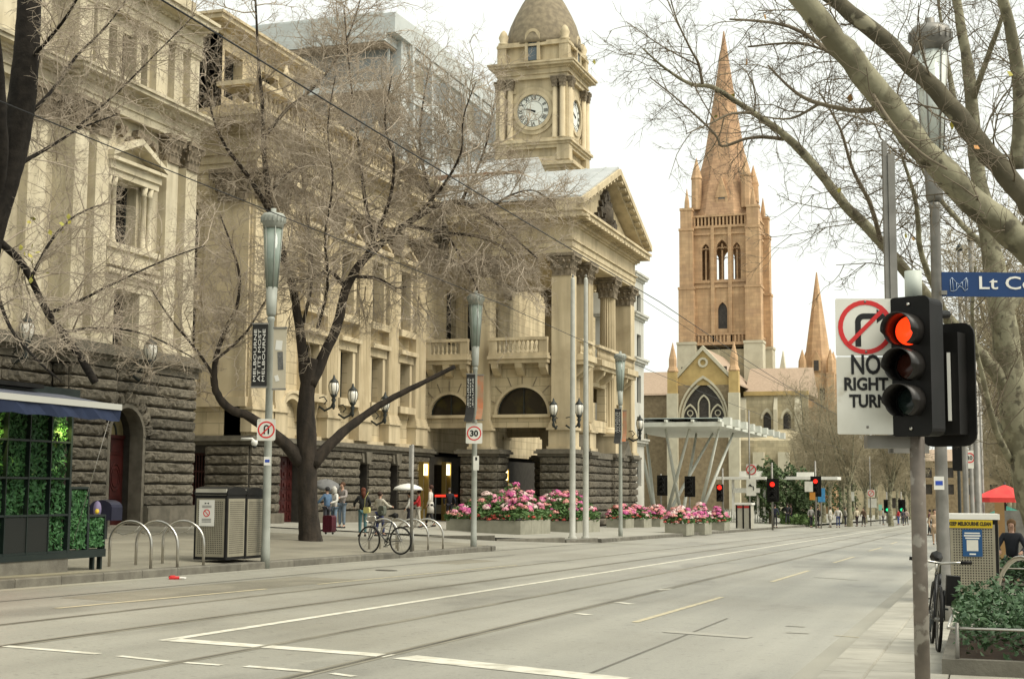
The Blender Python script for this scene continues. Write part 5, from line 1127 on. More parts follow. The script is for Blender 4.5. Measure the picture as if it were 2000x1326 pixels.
# darker tree cut by the left edge of the picture
DL = 24.0
b2 = onD(-75, 900, DL); b2.z = zg(b2.x, b2.y)
elm2 = empty('elm_tree', b2, 0, 'dark leaning tree trunk rising behind the kiosk at the left edge', 'tree')
tr = limb_part(elm2, [(b2-UPV*.2, .45)] + P(DL, [(-72, 900, 0, .36), (-62, 700, 0, .30), (-48, 560, 0, .28), (-18, 430, 0, .27), (14, 330, 0, .25), (38, 230, 0, .23), (50, 120, 0, .21), (58, 0, 0, .19), (62, -110, 0, .17)]), bark_k, 'trunk', 26, .12, 4, ridge=.06)
l2 = [([(-6, 410, 0, .18), (2, 300, -.4, .15), (0, 180, -.6, .13), (-10, 70, -.8, .11), (-30, -40, -1, .09)], .5), ([(22, 330, 0, .07), (75, 300, .5, .045), (112, 278, .9, .038), (160, 250, 1.3, .028), (225, 225, 1.6, .016)], .05),
      ([(-20, 455, 0, .11), (45, 518, .3, .085), (94, 612, .5, .085), (143, 676, .6, .09), (187, 748, .7, .095)], .05), ([(60, 545, .3, .04), (100, 470, .8, .035), (150, 420, 1.2, .028), (215, 395, 1.6, .018)], .05), ([(94, 612, .5, .045), (160, 585, 1, .035), (240, 545, 1.5, .028), (330, 505, 2, .02), (400, 480, 2.3, .012)], .05),
      ([(120, 650, .6, .04), (200, 640, 1.2, .03), (290, 655, 1.8, .022), (380, 700, 2.3, .014)], .05), ([(40, 240, 0, .06), (100, 180, .6, .045), (150, 110, 1.1, .034), (210, 50, 1.5, .022), (260, -20, 1.8, .014)], .05), ([(-10, 560, .1, .05), (20, 640, -.6, .04), (70, 700, -1, .03), (120, 745, -1.2, .018)], .05), ([(56, 120, 0, .05), (110, 60, -.5, .035), (150, 0, -.9, .025), (180, -60, -1.2, .015)], .05),
      ([(150, 250, 1.3, .03), (230, 180, 1.9, .024), (310, 100, 2.4, .018), (380, 30, 2.8, .012)], .05)]
MINR = .0036
S2 = sprays(530, 10, 1.15, .012, 3, (3, 4, 5), .0, .38); acc = []
for i, (l, sk) in enumerate(l2):
    path = limb_part(elm2, P(DL, l, .72), bark_k, 'limb', 8, .1, 60+i)
    if sk < .4: spray_along(path, g, .07, S2, acc, sk, (.55, 1.3), 0)
zmin_ = zl(-15.4, 20)+3.3; acc = [(V, F) for V, F in acc if not (V[:, 2].min() < zmin_ and V[:, 0].mean() > -19)]
tag(merge(acc, 'twigs', twig_e, elm2), kind='stuff')
leafy = mat('yellow_leaf', (.42, .36, .06), (.30, .30, .07), .6, 9)
def leaf_mesh(m, s=.045):
    mb = MB(); mb.add([(0, 0, 0), (.5*s, .35*s, .1*s), (1.0*s, .9*s, 0), (0, 1.5*s, -.1*s), (-1.0*s, .9*s, 0), (-.5*s, .35*s, .1*s)], [(0, 1, 2, 3), (0, 3, 4, 5)]); return mb.mesh('leaf', m)
LM = leaf_mesh(leafy); LM2 = leaf_mesh(mat('orange_leaf', (.45, .20, .05), (.34, .22, .07), .6, 9), .05)
for i in range(16):
    p = onD(g.uniform(10, 140), g.uniform(420, 600), DL+g.uniform(-.8, 1)); place('leaf', LM, elm2, p, (1.2,)*3, rot=(g.uniform(0, 3), g.uniform(0, 3), g.uniform(0, 6)))

# plane trees on the right
DA = 12.0
b3 = onD(2170, 950, DA); b3.z = zr(b3.x, b3.y)
pa = empty('plane_tree', b3, 0, 'near mottled tree whose two thick limbs cross the upper right corner', 'tree')
limb_part(pa, [(b3-UPV*.2, .34)] + P(DA, [(2165, 900, 0, .27), (2150, 720, 0, .25), (2110, 600, 0, .22), (2060, 520, 0, .16)]), bark_p, 'trunk', 14, .08, 6)
A = [(2110, 590, 0, .19), (2000, 478, -.1, .135), (1900, 392, -.2, .125), (1800, 288, -.3, .118), (1720, 190, -.4, .115), (1650, 100, -.5, .11), (1590, 30, -.6, .10), (1530, -50, -.7, .09)]
B = [(2125, 560, .3, .18), (2060, 460, .5, .125), (2000, 385, .6, .11), (1930, 300, .7, .10), (1850, 200, .8, .09), (1760, 110, .9, .085), (1680, 40, 1, .08), (1610, -15, 1.1, .072), (1540, -70, 1.2, .06)]
MINR = .0026
SA = sprays(560, 8, .62, .007, 2, (4, 5), .02, .4); acc = []; ends = []
pA = limb_part(pa, P(DA, A, .9), bark_p, 'limb', 14, .10, 71); pB = limb_part(pa, P(DA, B, .9), bark_d, 'limb', 14, .12, 72)
sub = [[(1735, 205, -.4, .028), (1680, 217, -.2, .022), (1600, 203, 0, .018), (1550, 178, .1, .013), (1500, 128, .2, .008)], [(1600, 203, 0, .014), (1545, 232, .2, .010), (1490, 228, .4, .006)],
       [(1705, 185, -.4, .024), (1650, 128, -.2, .02), (1605, 90, 0, .018), (1553, 57, .2, .016), (1500, 44, .3, .013), (1425, 38, .5, .008)], [(1640, 110, 0, .014), (1560, 85, .3, .011), (1460, 92, .5, .007)], [(1690, 160, -.4, .016), (1740, 240, -.7, .013), (1800, 300, -.9, .011), (1850, 330, -1, .008)]]
for i, l in enumerate(sub): spray_along(limb_part(pa, P(DA, l), twig_p, 'limb', 6, .1, 80+i), g, .09, SA, acc, 0, (.4, 1.0), 0, ends)
spray_along(pA, g, .14, SA, acc, .2, (.7, 1.7), 0, ends); spray_along(pB, g, .16, SA, acc, .2, (.7, 1.7), 0, ends)
tag(merge(acc, 'twigs', twig_p, pa), kind='stuff')
for i in range(9): p = g.choice(ends); place('leaf', LM if i % 2 else LM2, pa, p, (.8,)*3, rot=(g.uniform(0, 3), g.uniform(0, 3), g.uniform(0, 6)))
DB = 25.0
b4 = onD(2062, 1130, DB); b4.z = zr(b4.x, b4.y)
pb = empty('plane_tree', b4, 0, 'pale mottled tree trunk behind the blue street name sign with branches reaching over the spire', 'tree')
limb_part(pb, [(b4-UPV*.2, .42)] + P(DB, [(2052, 1090, 0, .33), (2026, 1000, 0, .29), (1994, 860, 0, .27), (1972, 720, 0, .25), (1952, 580, 0, .20), (1930, 450, 0, .16), (1908, 330, 0, .135), (1898, 200, 0, .115), (1885, 100, 0, .09), (1868, 0, 0, .075), (1860, -60, 0, .06)]), bark_p, 'trunk', 14, .08, 7)
subs = [([(1975, 770, 0, .14), (1935, 715, -.2, .12), (1894, 670, -.4, .11), (1830, 600, -.6, .10), (1760, 520, -.8, .095), (1700, 450, -1, .09), (1650, 400, -1.1, .085), (1600, 335, -1.2, .08), (1550, 280, -1.3, .068), (1500, 240, -1.4, .055), (1440, 200, -1.5, .046), (1390, 170, -1.6, .04), (1350, 165, -1.6, .032), (1300, 135, -1.7, .022), (1255, 95, -1.8, .012)], .3),
        ([(1530, 272, -1.3, .035), (1490, 268, -1.1, .03), (1455, 272, -1, .027), (1410, 286, -.9, .024), (1396, 262, -.9, .022), (1330, 200, -.8, .016), (1270, 152, -.7, .010)], .0), ([(1372, 165, -1.6, .028), (1364, 125, -1.8, .022), (1348, 95, -2, .018), (1322, 40, -2.2, .013), (1305, -20, -2.3, .009)], .0),
        ([(1480, 222, -1.4, .026), (1430, 222, -1.8, .02), (1390, 240, -2, .014), (1340, 262, -2.2, .008)], 0), ([(1960, 620, 0, .11), (2010, 540, .6, .09), (2050, 440, 1, .07)], .5), ([(1905, 300, 0, .07), (1870, 220, .6, .055), (1850, 120, 1, .04), (1835, 20, 1.3, .028), (1825, -60, 1.5, .02)], .1),
        ([(1898, 200, 0, .06), (1930, 110, -.6, .048), (1958, 30, -1, .036), (1980, -50, -1.3, .025)], .1), ([(1985, 330, -3, .11), (1992, 200, -3.2, .10), (1978, 80, -3.4, .09), (1950, -30, -3.6, .07)], .3), ([(1940, 500, 0, .07), (1880, 440, .8, .055), (1830, 380, 1.4, .042), (1790, 310, 1.8, .03), (1750, 250, 2.2, .018)], .1),
        ([(1720, 470, -1, .045), (1700, 400, -1.6, .035), (1665, 330, -2, .028), (1640, 250, -2.3, .02), (1600, 180, -2.6, .012)], .05), ([(1850, 620, -.6, .06), (1800, 500, -1.5, .045), (1790, 400, -2, .034), (1760, 300, -2.5, .022)], .1), ([(1960, 850, 0, .06), (1930, 790, .8, .05), (1905, 730, 1.4, .04), (1860, 680, 2, .025)], .1), ([(1975, 900, 0, .07), (1945, 840, -.5, .055), (1925, 760, -1, .045), (1900, 640, -1.5, .03), (1905, 520, -2, .02)], .1)]
MINR = .0042
SB = sprays(590, 12, 1.35, .012, 3, (3, 4, 4), .03, .36); acc = []; ends = []
for i, (l, sk) in enumerate(subs): spray_along(limb_part(pb, P(DB, l), bark_p if l[0][3] > .05 else twig_p, 'limb', 8, .1, 100+i), g, .135, SB, acc, sk, (.45, 1.2), 0, ends)
spray_along(smooth_path(P(DB, [(1930, 450, 0, .16), (1908, 330, 0, .135), (1898, 200, 0, .115), (1885, 100, 0, .09), (1868, 0, 0, .075)])), g, .2, SB, acc, 0, (.6, 1.3), 0, ends)
tag(merge(acc, 'twigs', twig_p, pb), kind='stuff')
for i in range(16): p = g.choice(ends); place('leaf', LM if i % 3 else LM2, pb, p, (1.1,)*3, rot=(g.uniform(0, 3), g.uniform(0, 3), g.uniform(0, 6)))

# the avenue further down: prototypes copied
MINR = .012
SF = sprays(620, 8, 1.9, .022, 2, (6, 7), .07, .3)
def far_tree(seed, H):
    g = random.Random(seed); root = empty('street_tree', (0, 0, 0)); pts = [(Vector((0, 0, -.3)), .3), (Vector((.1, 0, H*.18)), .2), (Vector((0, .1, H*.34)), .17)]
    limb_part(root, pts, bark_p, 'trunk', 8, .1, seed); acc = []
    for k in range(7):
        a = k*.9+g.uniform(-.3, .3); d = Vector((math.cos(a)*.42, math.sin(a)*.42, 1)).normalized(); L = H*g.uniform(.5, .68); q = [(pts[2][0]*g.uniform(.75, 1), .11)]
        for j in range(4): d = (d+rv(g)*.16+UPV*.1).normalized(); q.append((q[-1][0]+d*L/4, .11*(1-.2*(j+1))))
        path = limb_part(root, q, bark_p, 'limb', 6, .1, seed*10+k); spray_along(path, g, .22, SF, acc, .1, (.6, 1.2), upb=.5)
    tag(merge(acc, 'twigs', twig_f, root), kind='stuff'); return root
protos = [far_tree(s, h) for s, h in ((201, 11), (202, 12.5), (203, 10))]
spots = []
for i, (px, D) in enumerate(((1596, 150), (1622, 172), (1648, 150), (1668, 190), (1690, 165), (1712, 205), (1735, 180), (1752, 225), (1768, 195), (1575, 190), (1640, 215), (1785, 160), (1610, 140), (1700, 235), (1660, 128), (1740, 140), (1778, 240))): spots.append((onD(px, 1000, D), 'far', i))
for i, (X, Y) in enumerate(((1.4, 42), (1.5, 54), (1.4, 66), (1.5, 80), (1.4, 95), (1.6, 112), (1.5, 130), (2, 30))): spots.append((Vector((X, Y, 0)), 'right', i))
ordw = ['first', 'second', 'third', 'fourth', 'fifth', 'sixth', 'seventh', 'eighth', 'ninth', 'tenth', 'eleventh', 'twelfth', 'thirteenth', 'fourteenth', 'fifteenth', 'sixteenth', 'seventeenth', 'eighteenth']
fs = sorted([s for s in spots if s[1] == 'far'], key=lambda s: s[0].x/s[0].y); rs = sorted([s for s in spots if s[1] == 'right'], key=lambda s: s[0].y)
used = set()
for k, (p, side, i) in enumerate(fs+rs):
    pr = protos[k % 3]; o = pr if (k % 3) not in used else copy_tree(pr); used.add(k % 3)
    o.location = (p.x, p.y, zg(p.x, p.y)); o.rotation_euler = (0, 0, k*1.37); s_ = 1.0+.12*math.sin(k*2.1); o.scale = (s_, s_, s_*(1.15 if side == 'far' else .9))
    rank = (fs if side == 'far' else rs).index((p, side, i))
    lab = ('bare olive-barked street tree down the avenue, %s from the left' if side == 'far' else 'bare street tree on the right footpath beyond the poles, %s nearest') % ordw[rank]
    tag(o, lab, 'tree', 'bare street trees down the avenue' if side == 'far' else 'bare street trees on the right footpath')
# evergreen shrubs near the far crossing
mleaf = mat('olive_leaf', (.085, .125, .05), (.05, .08, .03), .7, 1.5, rand=.1)
def bush(px, py, D, w, h, n, label, m=mleaf, name='evergreen_tree', ls=.22, cat='tree'):
    p = onD(px, py, D); p.z = zg(p.x, p.y); r = random.Random(int(px)); root = empty(name, p, 0, label, cat)
    t = MB(); t.tube([p, p+Vector((.05, 0, h*.5)), p+Vector((0, .1, h*.8))], [.12, .09, .04], 6); t.build('trunk', bark_d, root); mb = MB()
    for i in range(n):
        v = rv(r)*r.uniform(.35, 1)**.5; v = Vector((v.x*w, v.y*w, v.z*h*.46)); v *= 1+.18*math.sin(v.x*5+v.z*4); c = p+Vector((0, 0, h*.55))+v
        a = rv(r)*ls; b = rv(r)*ls*.5; mb.add([c-a, c+b, c+a, c-b], [(0, 1, 2, 3)])
    tag(mb.build('crown', m, root), kind='stuff')
bush(1504, 1015, 118, 1.2, 5.4, 1500, 'narrow evergreen tree left of the red far traffic light'); bush(1545, 1016, 125, 2.2, 5.0, 2600, 'bushy evergreen tree right of the red far traffic light'); bush(1490, 1012, 130, 1.4, 3.4, 900, 'low evergreen shrub behind the far railing'); bush(1572, 1014, 128, 1.6, 3.6, 1200, 'evergreen shrub beside the blue far sign'); bush(1640, 1014, 190, 2.5, 5.5, 1400, 'dark evergreen tree deep in the avenue')
# ------------------------------------------------------------------ street furniture
RZ = math.radians(YAW)
mpg = mat('perforated_steel', (.30, .275, .205), (.25, .23, .17), .45, 4, metal=.3); mhole = mat('hole_dark', (.03, .027, .02), None, .8)
# --- lamp posts
mlg = mat('lantern_glass', (.20, .245, .205), (.25, .29, .25), .12, 4, spec=.6); mlg2 = mat('lantern_glass_clear', (.62, .66, .61), (.52, .56, .52), .1, 5, spec=.6)
def lamp_post(loc, H, label, m='grey', glass=None, k=1.0):
    r = empty('lamp_post', loc, 0, label, 'lamp post', 'fluted cone lamp posts'); z0 = H-2.45*k
    mb = MB(); mb.lathe([(.10, -.15), (.10, .3), (.092, .32), (.088, 1.4), (.07, z0-.05), (.09, z0), (.07, z0+.06)], n=12); mb.build('column', M[m], r, True)
    mb = MB(); mb.lathe([(.075*k, z0+.06), (.105*k, z0+.12), (.125*k, z0+.7*k)], n=12); mb.build('lantern_base', M[m], r, True)
    mb = MB(); mb.lathe([(.12*k, z0+.7*k), (.205*k, z0+2.02*k)], n=14); mb.build('lantern_glass', glass or mlg, r, True)
    for i in range(6):
        a = i*math.pi/3+.2; mb = MB(); mb.tube([(.128*k*math.cos(a), .128*k*math.sin(a), z0+.68*k), (.215*k*math.cos(a), .215*k*math.sin(a), z0+2.04*k)], .012, 4); mb.build('lantern_rib', M[m], r, True)
    mb = MB(); mb.lathe([(.22*k, z0+2.0*k), (.235*k, z0+2.1*k), (.26*k, z0+2.14*k), (.27*k, z0+2.26*k), (.22*k, z0+2.33*k), (.06*k, z0+2.36*k), (.06*k, z0+2.45*k)], n=18)
    for i in range(18): a = i*math.pi/9; mb.obox((.265*k*math.cos(a), .265*k*math.sin(a), z0+2.2*k), (.03, .03, .12), a)
    mb.build('lantern_cap', M[m], r, True); return r
lp = [GL(518, 1097), GL(925, 1067), GL(1212, 1047)]
def hgt(p, x, y): return onY(x, y, p.y).z-p.z
lamp_post(lp[0], hgt(lp[0], 530, 408), 'grey-green lamp post with black banner beside the litter bins'); lamp_post(lp[1], hgt(lp[1], 929, 568), 'grey-green lamp post carrying the 30 speed sign'); lamp_post(lp[2], hgt(lp[2], 1216, 686), 'grey-green lamp post behind the twin flagpoles')
q = GR(1846, 1212); lamp_post(q, hgt(q, 1826, 36), 'tall lamp post with glass cone lantern behind the tree limbs at right', 'galv', mlg2, 1.12); LPR = q
# stickers on the posts
for p, px, py in ((lp[0], 522, 900), (LPR, 1834, 943)):
    c = onD(px, py, (p-EYE).dot(FW)-.13); s_ = empty('sticker', c, RZ, 'small white and blue sticker on the %s lamp post' % ('left' if px < 900 else 'right-hand'), 'sticker')
    mb = MB(); mb.box(-.07, .07, -.004, 0, -.09, .09); mb.build('plate', M['white'], s_, True); mb = MB(); mb.box(-.05, .05, -.007, -.004, -.03, .03); mb.build('print', mat('sticker_blue', (.03, .07, .35), None, .5), s_, True)
# --- banners
mban = mat('banner_black', (.02, .02, .018), (.028, .027, .024), .7, 4); mbpic = mat('banner_photo', (.52, .47, .36), (.44, .40, .30), .7, 2); mbg = mat('banner_grey', (.16, .16, .15), (.10, .10, .095), .8, 20); mbor = mat('banner_orange', (.45, .16, .07), (.3, .22, .14), .7, 3)
def banner(p, cpx, cpy, w, h, label, textsize, pic=False, curve=0.0):
    d = (p-EYE).dot(FW); c = onD(cpx, cpy, d); r = empty('banner', c, RZ-.12, label, 'banner', 'banners on the lamp posts')
    mb = MB(); n = 8
    vs = []; 
    for i in range(n+1): t = i/n-.5; off = curve*(max(0, -t-.1)**2)*4; vs += [(-w/2-off*.3, -off, t*h), (w/2-off*.3, -off, t*h), (-w/2-off*.3, .01-off, t*h), (w/2-off*.3, .01-off, t*h)]
    fs = []
    for i in range(n): a = i*4; fs += [(a, a+1, a+5, a+4), (a+3, a+2, a+6, a+7), (a+2, a, a+4, a+6), (a+1, a+3, a+7, a+5)]
    mb.add(vs, fs+[(0, 2, 3, 1), (n*4, n*4+1, n*4+3, n*4+2)]); mb.build('cloth', mbpic if pic == 1 else (mbor if pic else mban), r, True)
    for z in (-h/2-.012, h/2+.012): mb = MB(); mb.box(-w/2-.01, w/2+.01, -.015, .02, z-.018, z+.018); mb.build('batten', M['galv'], r, True)
    if not pic:
        for i, t in enumerate(('MELBOURNE', 'AT ITS MOST', 'MELBOURNE')):
            o = lettering(t, textsize, M['white'], r, (-w*.28+i*w*.28, -.012, 0), (math.pi/2, -math.pi/2, 0), h*.84, .0); o.location.z = -h*.0
    elif pic == 1:
        mb = MB(); mb.obox((0.02, -.004, -.05), (w*.42, .004, h*.3), 0, 0, -.06); mb.build('print', mbg, r, True); mb = MB(); mb.obox((-.02, -.004, h*.22), (w*.5, .004, h*.16), 0, 0, .1); mb.build('print', M['white'], r, True); mb = MB(); mb.obox((-.05, -.004, -h*.33), (w*.3, .004, h*.1), 0, 0, -.3); mb.build('print', M['white'], r, True)
    return r
d0 = (lp[0]-EYE).dot(FW); k0 = d0/FPX
banner(lp[0], 507, 694, 31*k0, 122*k0, 'black banner with white vertical lettering on the nearest left lamp post', .088); banner(lp[0], 546, 700, 26*k0, 118*k0, 'pale picture banner on the nearest left lamp post', 0, 1)
d1 = (lp[1]-EYE).dot(FW); k1 = d1/FPX
banner(lp[1], 919, 777, 17*k1, 92*k1, 'black banner with curled foot on the 30 sign lamp post', .055, curve=.25); banner(lp[1], 938, 776, 12*k1, 86*k1, 'orange and brown banner on the 30 sign lamp post', 0, 2, .2)
d2 = (lp[2]-EYE).dot(FW); k2 = d2/FPX
banner(lp[2], 1207, 832, 13*k2, 66*k2, 'black banner on the lamp post behind the flagpoles', .06, curve=.25); banner(lp[2], 1220, 832, 8*k2, 60*k2, 'brown banner on the lamp post behind the flagpoles', 0, 2, .2)
# --- regulatory signs
def plate(mb, w, h, rad=.04, t=.008, n=4):
    pts = []
    for cx_, cz_, a0 in ((w/2-rad, h/2-rad, 0), (-w/2+rad, h/2-rad, math.pi/2), (-w/2+rad, -h/2+rad, math.pi), (w/2-rad, -h/2+rad, 1.5*math.pi)):
        for i in range(n+1): a = a0+math.pi/2*i/n; pts.append((cx_+rad*math.cos(a), cz_+rad*math.sin(a)))
    mb.prism(pts, 'y', 0, t); return mb
def slash_ring(r, R_, parent, z=0, slash=1):
    mb = MB(); ring_y(mb, -.003, .0, 0, z, R_*.83, R_, 0, 2*math.pi, 28); mb.build('red_ring', M['red'], parent, True)
    if slash: mb = MB(); mb.obox((0, -.0045, z), (R_*1.75, .003, R_*.15), 0, 0, slash*math.pi/4); mb.build('slash', M['red'], parent, True)
c = onD(520, 839, d0-.12); us = empty('u_turn_sign', c, RZ, 'white no U-turn sign with red ring on the left lamp post', 'sign'); w = 36*k0; h = 42*k0
plate(MB(), w, h).build('plate', M['signw'], us, True); slash_ring(us, w*.46, us, 0, -1)
mb = MB(); mb.box(-w*.14, -w*.06, -.004, -.001, -h*.2, h*.1); mb.box(w*.08, w*.16, -.004, -.001, -h*.2, h*.1); ring_y(mb, -.004, -.001, w*.01, h*.1, w*.07, w*.15, 0, math.pi, 12); mb.build('arrow', M['ink'], us, True)
c = onD(926, 846, d1-.12); sp30 = empty('speed_sign', c, RZ, 'white 30 speed limit sign with red ring', 'sign'); w = 32*k1; h = 40*k1
plate(MB(), w, h).build('plate', M['signw'], sp30, True); slash_ring(sp30, w*.44, sp30, 0, 0); lettering('30', w*.5, M['ink'], sp30, (0, -.002, -.01), (math.pi/2, 0, 0), w*.5, .01)
c = onD(930, 904, d1-.12); b_ = empty('parking_plate', c, RZ, 'small white plate below the 30 speed sign', 'sign'); plate(MB(), 11*k1, 28*k1, .02).build('plate', M['signw'], b_, True); mb = MB(); mb.box(-.03, .03, -.003, 0, .08, .18); mb.build('print', M['ink'], b_, True)
p = GL(803, 1077); D3 = (p-EYE).dot(FW); b_ = empty('parking_post', p, 0, 'thin steel post with edge-on sign beside the bicycle', 'post'); hh = hgt(p, 803, 868); mb = MB(); mb.tube([(0, 0, -.1), (0, 0, hh)], .045, 10); mb.build('post', M['galv'], b_, True); mb = MB(); mb.obox((-.02, -.06, hh-.45), (.06, .28, .85), .25); mb.build('plate', M['galv'], b_, True)
# --- flagpoles
for px, lab in ((1118, 'left one of two plain tapered flagpoles behind the flower boxes'), (1144, 'right one of two plain tapered flagpoles behind the flower boxes')):
    p = GL(px, 1051); f = empty('flagpole', p, 0, lab, 'flagpole', 'twin flagpoles'); hh = hgt(p, px, 542); mb = MB(); mb.lathe([(.18, -.1), (.18, .05), (.125, .1), (.12, 3), (.085, hh-.1), (.05, hh)], n=12); mb.build('pole', mat('pole_grey', (.40, .40, .35), (.34, .34, .295), .45, 4) if px == 1118 else bpy.data.materials['pole_grey'], f, True); mb = MB(); mb.lathe([(.02, hh), (.06, hh+.05), (.02, hh+.12)], n=8); mb.build('finial', M['galv'], f, True)
# --- wall lanterns
def wall_lantern_mesh():
    root = empty('wall_lantern', (0, 0, 0)); mb = MB()
    mb.tube([(0, .75, -.75), (0, .45, -.95), (0, .12, -.8), (0, -.02, -.5), (0, 0, -.28)], [.05, .06, .055, .05, .05], 8); mb.tube([(0, .75, -.35), (0, .5, -.3), (0, .35, -.5), (0, .5, -.65)], .03, 6); mb.build('bracket', M['iron'], root, True)
    mb = MB(); mb.lathe([(.04, -.9), (.09, -.75), (.05, -.6), (.12, -.45), (.07, -.36), (.14, -.28), (.16, -.2)], n=10); mb.build('stem', M['iron'], root, True)
    mb = MB(); mb.lathe([(.14, -.2), (.22, .02), (.235, .2), (.2, .34), (.14, .38)], n=14); mb.build('globe', M['opal'], root, True)
    for i in range(6): a = i*math.pi/3; mb = MB(); mb.tube([(math.cos(a)*r_, math.sin(a)*r_, z) for r_, z in ((.15, -.22), (.228, .02), (.243, .2), (.205, .36))], .014, 4); mb.build('rib', M['iron'], root, True)
    mb = MB(); mb.lathe([(.22, .36), (.22, .4), (.13, .5), (.08, .54), (.06, .6), (.03, .72)], n=10); mb.build('cap', M['iron'], root, True); return root
wl0 = wall_lantern_mesh(); first = True
for px, py, pt, lab in ((52, 652, ('x', XP+.1), 'leftmost wall lantern on the cream civic building above the kiosk'), (294, 692, ('x', XP+1.0), 'wall lantern right of the arched civic building door'), (652, 762, ('x', XM+1.3), 'left one of three lanterns on the town hall wall beside the tree'), (689, 778, ('x', XM+1.3), 'middle one of three lanterns on the town hall wall'), (752, 793, ('x', XM+1.3), 'right one of three lanterns on the town hall wall above the branch'), (1081, 803, ('y', YF-.75), 'lantern on the near corner of the portico left of the flagpoles'), (1131, 803, ('x', XF+.95), 'lantern between the twin flagpoles on the portico front'), (1250, 832, ('x', XF+1.0), 'lantern on the far corner of the portico')):
    p = onX(px, py, pt[1]) if pt[0] == 'x' else onY(px, py, pt[1]); o = wl0 if first else copy_tree(wl0); first = False
    o.location = p; o.rotation_euler = (0, 0, math.pi/2 if pt[0] == 'x' else 0); s_ = .95; o.scale = (s_,)*3; tag(o, lab, 'lantern', 'globe lanterns on the facades')
# --- litter bins
def perf_face(mb, w, h, pitch, r, y):
    nx_, nz_ = int(w/pitch), int(h/pitch)
    for i in range(nx_):
        for j in range(nz_):
            x, z = (i-(nx_-1)/2)*pitch, (j-(nz_-1)/2)*pitch; mb.add([(x+r*math.cos(a), y, z+r*math.sin(a)) for a in (0, 1.047, 2.094, 3.142, 4.189, 5.236)], [(0, 1, 2, 3, 4, 5)])
def bin_unit(loc, w, d, h, label, arched, front=True):
    r = empty('litter_bin', loc, 0, label, 'bin'); t = .05
    mb = MB(); mb.box(-w/2, w/2, -d/2, d/2, .06, h-.12); mb.build('cabinet', M['black'], r, True)
    mb = MB()
    if arched: mb.prism([(-d/2-.02, h-.12), (d/2+.02, h-.12), (d/2+.02, h-.08)]+[(d/2*math.cos(a), h-.08+.13*math.sin(a)) for a in [math.pi*i/10 for i in range(11)]]+[(-d/2-.02, h-.08)], 'x', -w/2-.02, w/2+.02)
    else: mb.box(-w/2-.03, w/2+.03, -d/2-.03, d/2+.03, h-.12, h-.03)
    mb.build('lid', M['black'] if arched else M['white'], r, True)
    if arched: mb = MB(); mb.box(-w/2+.02, w/2-.02, -d/2-.012, -d/2+.03, h-.13, h+.0); mb.build('hood', M['slab'], r, True)
    for nm, rz, ww, dd in (('front_panel', 0, w, d), ('side_panel', math.pi/2, d, w)):
        mb = MB(); mb.box(-ww/2+t, ww/2-t, -dd/2-.012, -dd/2, .12, h-.2); mb.xform(Matrix.Rotation(rz, 4, 'Z')); pn = mb.build(nm, mpg, r, True)
        mb = MB(); perf_face(mb, ww-2*t-.06, h-.42, .042 if w < .9 else .05, .013 if w < .9 else .016, 0); mb.xform(Matrix.Rotation(rz, 4, 'Z') @ Matrix.Translation((0, -dd/2-.0135, (h-.08)/2))); tag(mb.build('perforations', mhole, pn, True), kind='stuff')
    return r
zb1 = zl(-15.4, 26.6)
b1 = bin_unit((-15.38, 26.62, zb1), .76, .78, 1.52, 'perforated steel litter bin with white notice, nearer of the left pair', True); b2_ = bin_unit((-15.38, 27.42, zb1-.01), .76, .78, 1.52, 'perforated steel litter bin beside the lamp post, farther of the left pair', True)
nt_ = empty('notice', (-15.38-.08, 26.62-.39-.02, zb1+1.02), 0, 'white no-smoking style notice on the left litter bin', 'notice'); mb = MB(); mb.box(-.18, .18, -.006, 0, -.27, .27); mb.build('sheet', M['white'], nt_, True); mb = MB(); ring_y(mb, -.009, -.006, 0, 0, .06, .08, 0, 2*math.pi, 14); mb.obox((0, -.008, 0), (.13, .003, .015), 0, 0, .8); mb.build('red_ring', M['red'], nt_, True)
for z in (.11, .14, -.13, -.16, -.19): mb = MB(); mb.box(-.11, .11, -.008, -.006, z, z+.014); mb.build('print', mbg, nt_, True)
mb = MB(); mb.add([(-.05, -.008, .22), (0, -.008, .2), (.05, -.008, .22), (.05, -.008, .18), (0, -.008, .2), (-.05, -.008, .18)], [(0, 5, 1), (1, 3, 2)]); mb.build('print', M['ink'], nt_, True)
pbr = GR(1900, 1179); kb = (pbr-EYE).dot(FW)/FPX; wR = 96*kb
br = bin_unit((pbr.x, pbr.y+.4, pbr.z), wR, .8, 178*kb, 'perforated bin with yellow strip on the right footpath', False); br.rotation_euler = (0, 0, .06)
ms = empty('bin_sticker', (pbr.x-.0, pbr.y-.02, pbr.z+155*kb), .06, 'yellow keep clean strip across the right litter bin', 'sticker'); mb = MB(); mb.box(-wR/2+.03, wR/2-.06, -.01, 0, -.065, .065); mb.build('strip', mat('strip_yellow', (.50, .36, .015), None, .5), ms, True); lettering('KEEP MELBOURNE CLEAN', .085, M['ink'], ms, (-.01, -.012, 0), (math.pi/2, 0, 0), wR*.82, .003)
ps_ = empty('bin_poster', (pbr.x+.02, pbr.y-.02, pbr.z+118*kb), .06, 'blue poster on the right litter bin', 'poster'); mb = MB(); mb.box(-.155, .155, -.01, 0, -.22, .22); mb.build('sheet', mat('poster_blue', (.014, .07, .18), None, .5), ps_, True)
for z, w in ((.16, .24), (.12, .26), (.08, .22), (-.18, .1)): mb = MB(); mb.box(-w/2, w/2, -.013, -.01, z-.011, z+.011); mb.build('print', M['white'], ps_, True)
mb = MB(); mb.box(-.09, .09, -.013, -.01, -.13, .05); mb.build('print', M['signw'], ps_, True)
fbp = GL(1452, 1032); kf = (fbp-EYE).dot(FW)/FPX
